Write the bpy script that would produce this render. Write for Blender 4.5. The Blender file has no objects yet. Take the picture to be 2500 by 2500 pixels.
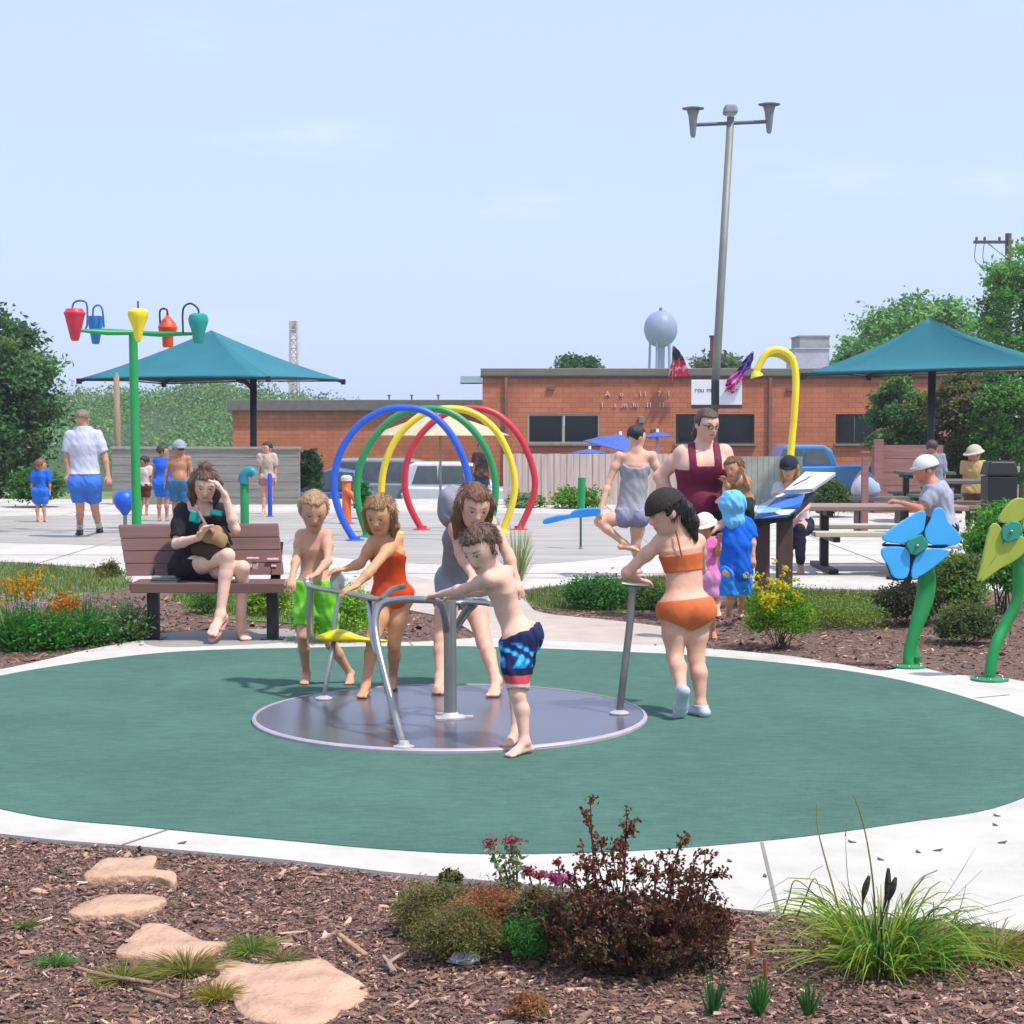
import bpy, math, random
import numpy as np
from mathutils import Vector, Matrix
rng = np.random.default_rng(11); random.seed(5)
SC = bpy.context.scene; COL = SC.collection
R = math.radians
# ------------------------------------------------------------------ camera maths (photo measured on a 2500 px grid)
FOC = 4250.0; EYE = 1.6; PITCH = math.atan(218 / 4250)
def ray(u, v):
    a = (u - 1250) / FOC; b = (1250 - v) / FOC; s, c = math.sin(PITCH), math.cos(PITCH)
    return (a, c + b * s, -s + b * c)
def P(u, v, Y):
    r = ray(u, v); t = Y / r[1]; return np.array((r[0] * t, Y, EYE + r[2] * t))
def G(u, v, z=0.0):
    r = ray(u, v); t = (z - EYE) / r[2]; return np.array((r[0] * t, r[1] * t, z))
def px(n, Y): return n * Y / FOC
def unit(v):
    v = np.asarray(v, float); return v / (np.linalg.norm(v) + 1e-9)
def lin(h):
    h = h.lstrip('#'); o = []
    for i in (0, 2, 4):
        c = int(h[i:i + 2], 16) / 255
        o.append(c / 12.92 if c <= .04045 else ((c + .055) / 1.055) ** 2.4)
    return tuple(o)
# ------------------------------------------------------------------ materials
MATS = {}
def M(name, col, rough=.6, var=.12, scale=6, bump=0, bscale=60, metal=0, trans=0, attr=False, sss=0, spec=.4, stretch=None, coat=0, dirt=0, dirtcol='4a4038', big=None):
    if name in MATS: return MATS[name]
    m = bpy.data.materials.new(name); m.use_nodes = True; MATS[name] = m
    nt = m.node_tree; N = nt.nodes; L = nt.links; b = N['Principled BSDF']
    c = lin(col) if isinstance(col, str) else col
    tc = N.new('ShaderNodeTexCoord'); src = tc.outputs['Object']
    if stretch:
        mp = N.new('ShaderNodeMapping'); mp.inputs['Scale'].default_value = stretch; L.new(src, mp.inputs[0]); src2 = mp.outputs[0]
    else: src2 = src
    nz = N.new('ShaderNodeTexNoise'); nz.inputs['Scale'].default_value = scale; nz.inputs['Detail'].default_value = 5
    L.new(src2, nz.inputs['Vector'])
    mr = N.new('ShaderNodeMapRange'); mr.inputs[1].default_value = .3; mr.inputs[2].default_value = .7
    mr.inputs[3].default_value = 1 - var; mr.inputs[4].default_value = 1 + var; L.new(nz.outputs[0], mr.inputs[0])
    mx = N.new('ShaderNodeVectorMath'); mx.operation = 'SCALE'
    L.new(mr.outputs[0], mx.inputs['Scale'])
    if attr:
        at = N.new('ShaderNodeAttribute'); at.attribute_name = 'Col'
        if attr == 'mul':
            vm = N.new('ShaderNodeVectorMath'); vm.operation = 'MULTIPLY'; vm.inputs[1].default_value = c
            L.new(at.outputs['Color'], vm.inputs[0]); L.new(vm.outputs[0], mx.inputs[0])
        else: L.new(at.outputs['Color'], mx.inputs[0])
    else: mx.inputs[0].default_value = c
    out = mx.outputs[0]
    if big:
        n3 = N.new('ShaderNodeTexNoise'); n3.inputs['Scale'].default_value = big[0]; n3.inputs['Detail'].default_value = 6; n3.inputs['Roughness'].default_value = .65; L.new(src, n3.inputs['Vector'])
        m3 = N.new('ShaderNodeMapRange'); m3.inputs[1].default_value = .35; m3.inputs[2].default_value = .65; m3.inputs[3].default_value = 1 - big[1]; m3.inputs[4].default_value = 1 + big[1]; L.new(n3.outputs[0], m3.inputs[0])
        v3 = N.new('ShaderNodeVectorMath'); v3.operation = 'SCALE'; L.new(out, v3.inputs[0]); L.new(m3.outputs[0], v3.inputs['Scale']); out = v3.outputs[0]
    if dirt:
        n2 = N.new('ShaderNodeTexNoise'); n2.inputs['Scale'].default_value = scale * .35; n2.inputs['Detail'].default_value = 8; n2.inputs['Roughness'].default_value = .7
        L.new(src, n2.inputs['Vector'])
        m2 = N.new('ShaderNodeMapRange'); m2.inputs[1].default_value = .5; m2.inputs[2].default_value = .72; m2.inputs[3].default_value = 0; m2.inputs[4].default_value = dirt
        L.new(n2.outputs[0], m2.inputs[0])
        mm = N.new('ShaderNodeMix'); mm.data_type = 'RGBA'; L.new(m2.outputs[0], mm.inputs[0]); L.new(out, mm.inputs[6]); mm.inputs[7].default_value = (*lin(dirtcol), 1)
        out = mm.outputs[2]
    L.new(out, b.inputs['Base Color'])
    b.inputs['Roughness'].default_value = rough; b.inputs['Metallic'].default_value = metal
    b.inputs['Specular IOR Level'].default_value = spec
    if coat: b.inputs['Coat Weight'].default_value = coat
    if sss:
        b.inputs['Subsurface Weight'].default_value = sss; b.inputs['Subsurface Radius'].default_value = (.012, .005, .003); b.inputs['Subsurface Scale'].default_value = 1
    if bump:
        nb = N.new('ShaderNodeTexNoise'); nb.inputs['Scale'].default_value = bscale; nb.inputs['Detail'].default_value = 4
        L.new(src2, nb.inputs['Vector'])
        bp = N.new('ShaderNodeBump'); bp.inputs['Strength'].default_value = bump; bp.inputs['Distance'].default_value = .02
        L.new(nb.outputs[0], bp.inputs['Height']); L.new(bp.outputs[0], b.inputs['Normal'])
    if trans:
        tr = N.new('ShaderNodeBsdfTranslucent'); L.new(out, tr.inputs[0])
        ms = N.new('ShaderNodeMixShader'); ms.inputs[0].default_value = trans
        L.new(b.outputs[0], ms.inputs[1]); L.new(tr.outputs[0], ms.inputs[2]); L.new(ms.outputs[0], N['Material Output'].inputs[0])
    return m
# ------------------------------------------------------------------ objects
ORG = {}
def tag(o, label=None, cat=None, group=None, kind=None):
    if label: o['label'] = label
    if cat: o['category'] = cat
    if group: o['group'] = group
    if kind: o['kind'] = kind
    return o
def thing(name, label, cat, loc, group=None):
    o = bpy.data.objects.new(name, None); COL.objects.link(o); o.location = [float(x) for x in loc]; o.empty_display_size = .1
    ORG[o] = np.array(loc, float); return tag(o, label, cat, group)
def npobj(name, V, faces, mat, parent=None, loc=None, col=None, smooth=False, mi=None):
    """faces: int array Nx4/Nx3 or list of index lists"""
    V = np.asarray(V, float).reshape(-1, 3)
    if parent is not None: lo = ORG[parent]
    else: lo = np.array(loc if loc is not None else (0, 0, 0), float)
    me = bpy.data.meshes.new(name); me.vertices.add(len(V)); me.vertices.foreach_set('co', (V - lo).ravel())
    if isinstance(faces, np.ndarray):
        n, k = faces.shape; me.loops.add(n * k); me.loops.foreach_set('vertex_index', faces.ravel().astype(np.int32))
        me.polygons.add(n); me.polygons.foreach_set('loop_start', np.arange(0, n * k, k, dtype=np.int32))
    else:
        cnt = np.array([len(f) for f in faces], dtype=np.int32); flat = np.array([i for f in faces for i in f], dtype=np.int32)
        me.loops.add(len(flat)); me.loops.foreach_set('vertex_index', flat)
        me.polygons.add(len(cnt)); me.polygons.foreach_set('loop_start', np.concatenate(([0], np.cumsum(cnt)[:-1])).astype(np.int32))
    me.update(calc_edges=True); me.validate()
    me.polygons.foreach_set('use_smooth', np.full(len(me.polygons), bool(smooth)))
    for m in (mat if isinstance(mat, (list, tuple)) else [mat]): me.materials.append(m)
    if mi is not None: me.polygons.foreach_set('material_index', np.asarray(mi, dtype=np.int32))
    if col is not None:
        ca = me.color_attributes.new('Col', 'FLOAT_COLOR', 'POINT'); c4 = np.ones((len(V), 4)); c4[:, :3] = col
        ca.data.foreach_set('color', c4.ravel())
    o = bpy.data.objects.new(name, me); COL.objects.link(o)
    if parent is not None: o.parent = parent
    else: o.location = [float(x) for x in lo]
    ORG[o] = lo; return o
class MB:
    def __init__(s): s.V = []; s.F = []; s.n = 0
    def add(s, V, F):
        s.V.append(np.asarray(V, float).reshape(-1, 3)); s.F += [[i + s.n for i in f] for f in F]; s.n += len(s.V[-1]); return s
    def box(s, c, d, A=None, taper=1.0):
        """centre c, full size d, A = 3x3 columns = local axes"""
        c = np.array(c, float); h = np.array(d, float) / 2
        L = np.array([(x * h[0] * (taper if z > 0 else 1), y * h[1] * (taper if z > 0 else 1), z * h[2]) for z in (-1, 1) for y in (-1, 1) for x in (-1, 1)])
        if A is not None: L = L @ np.array(A).T
        return s.add(L + c, [(0, 2, 3, 1), (4, 5, 7, 6), (0, 1, 5, 4), (2, 6, 7, 3), (0, 4, 6, 2), (1, 3, 7, 5)])
    def tube(s, pts, r, n=10, cap=True, flat=None):
        pts = np.array(pts, float); m = len(pts); r = np.full(m, r) if np.isscalar(r) else np.array(r, float)
        T = np.gradient(pts, axis=0) if m > 2 else np.array([pts[1] - pts[0]] * 2); T /= np.linalg.norm(T, axis=1)[:, None] + 1e-9
        ref = np.array((0, 0, 1.)) if abs(T[0][2]) < .9 else np.array((0, 1., 0))
        u = unit(np.cross(T[0], ref)); V = []
        for i in range(m):
            u = unit(u - T[i] * np.dot(u, T[i])); w = np.cross(T[i], u); a = np.arange(n) * 2 * math.pi / n
            k = 1 if flat is None else flat
            V.append(pts[i] + r[i] * (np.cos(a)[:, None] * u + k * np.sin(a)[:, None] * w))
        F = [(i * n + j, i * n + (j + 1) % n, (i + 1) * n + (j + 1) % n, (i + 1) * n + j) for i in range(m - 1) for j in range(n)]
        if cap: F += [tuple(range(n - 1, -1, -1)), tuple(range((m - 1) * n, m * n))]
        return s.add(np.concatenate(V), F)
    def lathe(s, prof, c, n=20, axis=None, sx=1, sy=1):
        c = np.array(c, float); V = []; a = np.arange(n) * 2 * math.pi / n
        for r, z in prof: V.append(np.stack([np.cos(a) * r * sx, np.sin(a) * r * sy, np.full(n, z)], 1))
        V = np.concatenate(V)
        if axis is not None:
            w = unit(axis); u = unit(np.cross(w, (0, 1, 0) if abs(w[1]) < .9 else (1, 0, 0))); v = np.cross(w, u); V = V @ np.stack([u, v, w])
        m = len(prof); F = [(i * n + j, i * n + (j + 1) % n, (i + 1) * n + (j + 1) % n, (i + 1) * n + j) for i in range(m - 1) for j in range(n)]
        F += [tuple(range(n - 1, -1, -1)), tuple(range((m - 1) * n, m * n))]
        return s.add(V + c, F)
    def prism(s, poly, t):
        """closed 3D polygon extruded by vector t"""
        p = np.array(poly, float); n = len(p); t = np.array(t, float)
        return s.add(np.concatenate([p, p + t]), [tuple(range(n - 1, -1, -1)), tuple(range(n, 2 * n))] + [(i, (i + 1) % n, n + (i + 1) % n, n + i) for i in range(n)])
    def ball(s, c, r, n=16, A=None):
        r = np.array((r, r, r) if np.isscalar(r) else r, float); m = n // 2; V = []; F = []
        for i in range(m + 1):
            th = math.pi * i / m
            for j in range(n): V.append((math.sin(th) * math.cos(2 * math.pi * j / n), math.sin(th) * math.sin(2 * math.pi * j / n), math.cos(th)))
        V = np.array(V) * r
        if A is not None: V = V @ np.array(A).T
        for i in range(m):
            for j in range(n): F.append((i * n + j, (i + 1) * n + j, (i + 1) * n + (j + 1) % n, i * n + (j + 1) % n))
        return s.add(V + np.array(c), F)
    def build(s, name, mat, parent=None, loc=None, smooth=False, bevel=0, seg=2, auto=None):
        o = npobj(name, np.concatenate(s.V), s.F, mat, parent, loc, smooth=smooth or auto is not None)
        if bevel:
            b = o.modifiers.new('Bevel', 'BEVEL'); b.width = bevel; b.segments = seg; b.limit_method = 'ANGLE'; b.angle_limit = R(40)
        if auto is not None:
            e = o.modifiers.new('Split', 'EDGE_SPLIT'); e.split_angle = R(auto)
        return o
def spline(pts, n=8, closed=False):
    p = np.array(pts, float); m = len(p); o = []
    rngk = range(m if closed else m - 1)
    for i in rngk:
        a, b, c, d = (p[(i + k) % m] if closed else p[min(max(i + k, 0), m - 1)] for k in (-1, 0, 1, 2))
        for t in np.arange(n) / n:
            o.append(.5 * (2 * b + (c - a) * t + (2 * a - 5 * b + 4 * c - d) * t * t + (3 * b - a - 3 * c + d) * t ** 3))
    if not closed: o.append(p[-1])
    return np.array(o)
def dup(root, loc, label=None, name=None):
    r = root.copy(); COL.objects.link(r); r.location = [float(x) for x in loc]; ORG[r] = np.array(loc, float)
    if label: r['label'] = label
    for ch in root.children:
        c = ch.copy(); COL.objects.link(c); c.parent = r; ORG[c] = ORG[r]
        for g in ch.children:
            d = g.copy(); COL.objects.link(d); d.parent = c
    return r
def text(name, body, size, org, xdir, updir, mat, parent, depth=.003):
    cu = bpy.data.curves.new(name, 'FONT'); cu.body = body; cu.size = size; cu.extrude = depth; cu.align_x = 'CENTER'; cu.align_y = 'CENTER'
    t = bpy.data.objects.new(name, cu); COL.objects.link(t); dg = bpy.context.evaluated_depsgraph_get(); dg.update()
    me = bpy.data.meshes.new_from_object(t.evaluated_get(dg)); bpy.data.objects.remove(t)
    me.materials.clear(); me.materials.append(mat); o = bpy.data.objects.new(name, me); COL.objects.link(o)
    x = unit(xdir); y = unit(updir); z = np.cross(x, y)
    Mx = Matrix([[*c] for c in np.stack([x, y, z], 1)]).to_4x4(); lo = np.array(org, float) - (ORG[parent] if parent else 0)
    Mx.translation = Vector(lo); o.parent = parent; o.matrix_basis = Mx; return o
def letters(body, size, org, mat, parent, pitch, depth=.003):
    org = np.array(org, float); n = len(body)
    for i, ch in enumerate(body):
        if ch.strip(): text('letter', ch, size, org + ((i - (n - 1) / 2) * pitch, 0, 0), (1, 0, 0), (0, 0, 1), mat, parent, depth)
# ------------------------------------------------------------------ foliage
def jitter(base, n, amt=.25, hue=.12):
    c = np.array(base)[None] * (1 + rng.normal(0, amt, (n, 1))); c = c * (1 + rng.normal(0, hue, (n, 3)) * np.array((1, .5, 1))); return np.clip(c, .002, 1)
def leaf_geo(C, L, W, D=None, up=.3, fold=.25):
    """one folded four-corner leaf at each centre; D = pointing directions"""
    n = len(C); L = np.broadcast_to(L, n)[:, None]; W = np.broadcast_to(W, n)[:, None]
    if D is None: D = rng.normal(0, 1, (n, 3)); D[:, 2] = D[:, 2] * .6 + up
    D = D / (np.linalg.norm(D, axis=1)[:, None] + 1e-9); S = np.cross(D, rng.normal(0, 1, (n, 3))); S /= np.linalg.norm(S, axis=1)[:, None] + 1e-9
    Nn = np.cross(S, D)
    V = np.stack([C - D * L * .5, C + S * W * .5 + Nn * W * fold, C + D * L * .5, C - S * W * .5 + Nn * W * fold], 1).reshape(-1, 3)
    F = np.arange(4 * n).reshape(-1, 4); F = np.concatenate([F[:, [0, 1, 2]], F[:, [0, 2, 3]]]); return V, F
def leaves(name, C, L, W, mat, cols, parent=None, loc=None, D=None, up=.3):
    V, F = leaf_geo(np.asarray(C), L, W, D, up); return npobj(name, V, F, mat, parent, loc, col=np.repeat(cols, 4, axis=0))
def blades_geo(B, T, W, bend, seg=5, mid=.5):
    """curved strips from base points B to tips T; bend lifts the middle"""
    n = len(B); W = np.broadcast_to(W, n); t = np.linspace(0, 1, seg + 1); V = []
    side = np.cross(T - B, rng.normal(0, 1, (n, 3))); side /= np.linalg.norm(side, axis=1)[:, None] + 1e-9
    for k in t:
        p = B + (T - B) * k + bend * (4 * k * (1 - k)) ** 1.0; w = (W * (1 - k) ** .6 + .0004)[:, None] * side * .5; V.append(np.stack([p - w, p + w], 1))
    V = np.stack(V, 1).reshape(-1, 3); m = 2 * (seg + 1); i0 = np.arange(n)[:, None] * m
    F = np.concatenate([np.stack([i0[:, 0] + 2 * k, i0[:, 0] + 2 * k + 1, i0[:, 0] + 2 * k + 3, i0[:, 0] + 2 * k + 2], 1) for k in range(seg)]); return V, F, m
def blades(name, B, T, W, bend, mat, cols, parent=None, loc=None, seg=5):
    V, F, m = blades_geo(np.asarray(B), np.asarray(T), W, np.asarray(bend), seg); return npobj(name, V, F, mat, parent, loc, col=np.repeat(cols, m, axis=0))
def inside(poly, X, Y):
    p = np.asarray(poly)[:, :2]; c = np.zeros(len(X), bool); j = len(p) - 1
    for i in range(len(p)):
        xi, yi = p[i]; xj, yj = p[j]
        with np.errstate(divide='ignore', invalid='ignore'):
            c ^= ((yi > Y) != (yj > Y)) & (X < (xj - xi) * (Y - yi) / (yj - yi + 1e-12) + xi)
        j = i
    return c
def clumps(c, rad, n, m, spread, shell=.75, lo=-1.0):
    """m points round each of n clump centres scattered near an ellipsoid's shell"""
    d = rng.normal(0, 1, (n * 3, 3)); d /= np.linalg.norm(d, axis=1)[:, None]; d = d[d[:, 2] > lo][:n]
    rr = shell + (1 - shell) * rng.random((len(d), 1)) - .25 * rng.random((len(d), 1)) ** 2
    cc = np.array(c) + d * rr * np.array(rad); k = len(cc); q = rng.normal(0, 1, (k, m, 3)) * np.array((spread, spread, spread * .6)) * (.6 + .8 * rng.random((k, 1, 1)))
    return (cc[:, None] + q).reshape(-1, 3), cc
LEAF = None
def leafmat():
    return M('leaf', 'ffffff', rough=.5, var=.08, trans=.46, attr=True, spec=.3)
def tree(name, label, base, h, crown_c, rad, n, m, spread, ls, colr, trunk_r=.15, group=None, cat='tree', branches=7):
    t = thing(name, label, cat, base, group); C, cc = clumps(crown_c, rad, n, m, spread)
    cl = np.repeat(jitter(lin(colr), len(cc), .28, .1), m, axis=0) * (1 + rng.normal(0, .15, (len(C), 1)))
    leaves('crown', C, ls * (.45 + 1.1 * rng.random(len(C))), ls * .6, leafmat(), np.clip(cl, .004, 1), t)
    b = MB(); base = np.array(base, float); top = np.array(crown_c) + np.array((0, 0, rad[2] * .5))
    b.tube(spline([base - (0, 0, .1), base * .6 + top * .4 + (.05, 0, 0), top], 5), np.linspace(trunk_r, trunk_r * .2, 11), 8)
    for i in range(branches):
        s0 = base + (top - base) * (.35 + .5 * i / branches); e = cc[i % len(cc)]; b.tube(spline([s0, (s0 + e) / 2 + (0, 0, .1 * rad[2]), e], 4), np.linspace(trunk_r * .4, trunk_r * .08, 9), 5)
    b.build('trunk', M('bark', '5a4c40', rough=.9, var=.3, scale=12, bump=.6, bscale=25), t, smooth=True); return t
def shrub(name, label, base, rad, n, m, spread, ls, colr, asp=.55, group=None, cat='shrub', stems=9, part='foliage', up=.3, lo=-.35, zc=.55):
    base = np.array(base, float); t = thing(name, label, cat, base, group); c = base + (0, 0, rad[2] * zc * 1.6)
    C, cc = clumps(c, rad, n, m, spread, .55, lo); keep = C[:, 2] > base[2] + .005; cl = np.repeat(jitter(lin(colr), len(cc), .25, .12), m, axis=0) * (1 + rng.normal(0, .18, (len(C), 1)))
    leaves(part, C[keep], ls * (.6 + .8 * rng.random(keep.sum())), ls * asp, leafmat(), np.clip(cl[keep], .004, 1), t, up=up)
    b = MB()
    for i in range(stems): b.tube(spline([base + rng.normal(0, 1, 3) * (rad[0] * .12, rad[1] * .12, 0), (base + cc[i % len(cc)]) / 2 + (0, 0, .03 * rad[2]), cc[i % len(cc)]], 4), np.linspace(.012, .004, 9) * max(rad[2], .3) * 1.3, 5)
    b.build('stem', M('twig', '57452f', rough=.85, var=.3), t, smooth=True); return t
# ------------------------------------------------------------------ figures: signed-distance bodies, one continuous surface each
def snets(F, org, vox):
    ins = F < 0
    if not ins.any(): return np.zeros((0, 3)), np.zeros((0, 4), int)
    b = np.argwhere(ins); lo = np.maximum(b.min(0) - 2, 0); hi = np.minimum(b.max(0) + 3, F.shape)
    F = F[lo[0]:hi[0], lo[1]:hi[1], lo[2]:hi[2]].copy(); org = org + lo * vox
    for ax in range(3):
        sl = [slice(None)] * 3
        for e in (0, -1): sl[ax] = e; F[tuple(sl)] = np.maximum(F[tuple(sl)], 1e-4)
    ins = F < 0; sh = np.array(F.shape) - 1; c = np.zeros(sh, np.uint8)
    offs = [(i, j, k) for i in (0, 1) for j in (0, 1) for k in (0, 1)]
    for o in offs: c += ins[o[0]:o[0] + sh[0], o[1]:o[1] + sh[1], o[2]:o[2] + sh[2]]
    act = (c > 0) & (c < 8); ii = np.argwhere(act); idx = np.full(sh, -1, np.int64); idx[act] = np.arange(len(ii))
    f = {o: F[ii[:, 0] + o[0], ii[:, 1] + o[1], ii[:, 2] + o[2]] for o in offs}; pos = np.zeros((len(ii), 3)); n = np.zeros(len(ii))
    for o in offs:
        for ax in range(3):
            if o[ax]: continue
            q = list(o); q[ax] = 1; q = tuple(q); a, bb = f[o], f[q]; cr = (a < 0) != (bb < 0)
            t = np.where(cr, a / np.where(cr, a - bb, 1), 0); p = np.array(o, float)[None].repeat(len(ii), 0); p[:, ax] += t
            pos += p * cr[:, None]; n += cr
    V = (ii + pos / n[:, None]) * vox + org; Fs = []
    for ax in range(3):
        a1, a2 = (ax + 1) % 3, (ax + 2) % 3; s0 = [slice(1, -1)] * 3; s1 = [slice(1, -1)] * 3; s0[ax] = slice(0, -1); s1[ax] = slice(1, None)
        i0 = ins[tuple(s0)]; e = np.argwhere(i0 != ins[tuple(s1)]); st = i0[e[:, 0], e[:, 1], e[:, 2]]; e = e + 1; e[:, ax] -= 1
        q = []
        for d1, d2 in ((-1, -1), (0, -1), (0, 0), (-1, 0)):
            g = e.copy(); g[:, a1] += d1; g[:, a2] += d2; q.append(idx[g[:, 0], g[:, 1], g[:, 2]])
        q = np.stack(q, 1); q[~st] = q[~st][:, ::-1]; Fs.append(q)
    return V, np.concatenate(Fs)
def smin(a, b, k):
    h = np.maximum(k - np.abs(a - b), 0) / k; return np.minimum(a, b) - h * h * k * .25
FAR = .09
class Fig:
    def __init__(s, Y0, vox): s.Y0 = Y0; s.vox = vox; s.g = {}; s.cache = {}
    def pt(s, j):
        if isinstance(j, np.ndarray): return j
        return P(j[0], j[1], s.Y0 + (j[2] if len(j) > 2 else 0))
    def cone(s, grp, a, b, ra, rb, n=None, kf=1., k=.02): s.g.setdefault(grp, []).append(('c', np.array(a, float), np.array(b, float), ra, rb, n, kf, k))
    def ell(s, grp, c, A, rad, k=.02): s.g.setdefault(grp, []).append(('e', np.array(c, float), np.array(A, float), np.array(rad, float), k))
    def chain(s, grp, pts, r, k=.02, n=None, kf=1.):
        r = [r] * len(pts) if np.isscalar(r) else r
        for i in range(len(pts) - 1): s.cone(grp, pts[i], pts[i + 1], r[i], r[i + 1], n, kf, k)
    def _bb(s, p):
        if p[0] == 'c':
            r = max(p[3], p[4]); return np.minimum(p[1], p[2]) - r, np.maximum(p[1], p[2]) + r
        r = p[3].max(); return p[1] - r, p[1] + r
    def setup(s):
        bb = [s._bb(p) for g in s.g.values() for p in g]; s.lo = np.min([b[0] for b in bb], 0) - .05; hi = np.max([b[1] for b in bb], 0) + .05
        s.sh = np.ceil((hi - s.lo) / s.vox).astype(int) + 1; s.ax = [s.lo[i] + np.arange(s.sh[i]) * s.vox for i in range(3)]
    def field(s, grp):
        if grp in s.cache: return s.cache[grp]
        F = np.full(s.sh, FAR, np.float32)
        for p in s.g.get(grp, []):
            a, b = s._bb(p); i0 = np.clip(np.floor((a - .07 - s.lo) / s.vox).astype(int), 0, s.sh); i1 = np.clip(np.ceil((b + .07 - s.lo) / s.vox).astype(int) + 1, 0, s.sh)
            X, Y, Z = np.meshgrid(*[s.ax[i][i0[i]:i1[i]] for i in range(3)], indexing='ij', sparse=True)
            if p[0] == 'c':
                _, A, B, ra, rb, n, kf, k = p; qx, qy, qz = X - A[0], Y - A[1], Z - A[2]; ba = B - A
                if n is not None:
                    f = 1 / kf - 1; dt = (qx * n[0] + qy * n[1] + qz * n[2]) * f; qx, qy, qz = qx + dt * n[0], qy + dt * n[1], qz + dt * n[2]; ba = ba + n * np.dot(ba, n) * f
                t = np.clip((qx * ba[0] + qy * ba[1] + qz * ba[2]) / (ba @ ba + 1e-12), 0, 1)
                d = np.sqrt((qx - t * ba[0]) ** 2 + (qy - t * ba[1]) ** 2 + (qz - t * ba[2]) ** 2) - (ra + (rb - ra) * t)
                if n is not None: d = d * (.5 + .5 * kf)
            else:
                _, c, A, rad, k = p; dx, dy, dz = X - c[0], Y - c[1], Z - c[2]; u = [(A[i][0] * dx + A[i][1] * dy + A[i][2] * dz) for i in range(3)]
                k0 = np.sqrt(sum((u[i] / rad[i]) ** 2 for i in range(3))); k1 = np.sqrt(sum((u[i] / rad[i] ** 2) ** 2 for i in range(3))) + 1e-9; d = k0 * (k0 - 1) / k1
            sl = tuple(slice(i0[i], i1[i]) for i in range(3)); kk = abs(k)
            F[sl] = smin(F[sl], d.astype(np.float32), kk) if k > 0 else np.maximum(F[sl], -d)
        s.cache[grp] = F; return F
    def plane(s, p, n):
        n = unit(n); X, Y, Z = np.meshgrid(*s.ax, indexing='ij', sparse=True); return ((X - p[0]) * n[0] + (Y - p[1]) * n[1] + (Z - p[2]) * n[2]).astype(np.float32)
    def folds(s, amp, sc, dirv=(1, .3, .6)):
        X, Y, Z = np.meshgrid(*s.ax, indexing='ij', sparse=True); d = unit(dirv); ph = rng.random(4) * 6
        a = (X * d[0] + Y * d[1] + Z * d[2]) * sc; w = np.sin(X * sc * .7 + Y * sc * .5 + ph[0]) + np.sin(Z * sc * .45 + Y * sc * .3 + ph[1])
        return (amp * (np.sin(a + 1.3 * w + ph[2]) + .5 * np.sin(2.1 * a - w + ph[3]))).astype(np.float32)
    def cloth(s, name, mat, parts, fold=0, fsc=60, k=.015, fdir=(1, .3, .6), parent=None, label=None, colf=None):
        """parts: list of (groups, offset, [(point, normal)...]) ; keeps what lies behind every plane"""
        T = None
        for gr, off, pls in parts:
            f = None
            for g in (gr if isinstance(gr, (list, tuple)) else [gr]):
                q = s.field(g); f = q if f is None else smin(f, q, .02)
            f = f - np.float32(off)
            for e in pls:
                if isinstance(e, list):
                    d = s.plane(*e[0])
                    for q in e[1:]: d = np.minimum(d, s.plane(*q))
                    f = np.maximum(f, d)
                else: f = np.maximum(f, s.plane(*e))
            T = f if T is None else smin(T, f, k)
        if fold: T = T + s.folds(fold, fsc, fdir)
        V, F = snets(T, s.lo, s.vox)
        if len(V) == 0: print('EMPTY CLOTH', name); return None
        o = npobj(name, V, F, mat, parent or s.o, smooth=True, col=None if colf is None else colf(V))
        if label: o['label'] = label
        return o
def head_frame(yaw, pitch=0, roll=0):
    y, p, r = R(yaw), R(pitch), R(roll); f = np.array((math.sin(y) * math.cos(p), -math.cos(y) * math.cos(p), -math.sin(p)))
    rt = unit(np.cross((0, 0, 1), f)) if abs(f[2]) < .99 else np.array((1, 0, 0)); up = np.cross(f, rt)   # rt: the figure's left seen from front = image right at yaw 0
    rt2 = rt * math.cos(r) + up * math.sin(r); up2 = np.cross(f, rt2); return f, rt2, up2
SKIN = {}
def skin(tone):
    return M('skin_' + tone, tone, rough=.52, var=.06, scale=90, sss=.12, attr='mul', spec=.3, big=(9, .07), bump=.06, bscale=220)
def hand(F, grp, w, tip, s, nrm=None, curl=.5):
    d = unit(tip - w); L = .175 * s; z = np.array((0, 0, 1.)) if nrm is None else np.array(nrm, float); n = unit(z - d * (z @ d)); sd = np.cross(d, n); k = .012 * s
    F.cone(grp, w, w + d * L * .48, .17 * L, .24 * L, n, .5, .02 * s)
    for o, l in ((-.19, .40), (-.065, .47), (.065, .45), (.19, .36)):
        b = w + d * L * .46 + sd * o * L; m = b + (d - n * curl * .5) * L * l * .5; e = m + unit(d - n * curl * 1.3) * L * l * .5
        F.cone(grp, b, m, .062 * L, .056 * L, k=k * .6); F.cone(grp, m, e, .056 * L, .045 * L, k=k * .5)
    tb = w + d * L * .14 + sd * L * .16; tm = tb + unit(d * .8 + sd * .75 - n * .2) * L * .24; F.cone(grp, tb, tm, .08 * L, .066 * L, k=k); F.cone(grp, tm, tm + unit(d + sd * .25 - n * .4) * L * .2, .064 * L, .05 * L, k=k * .6)
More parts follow.
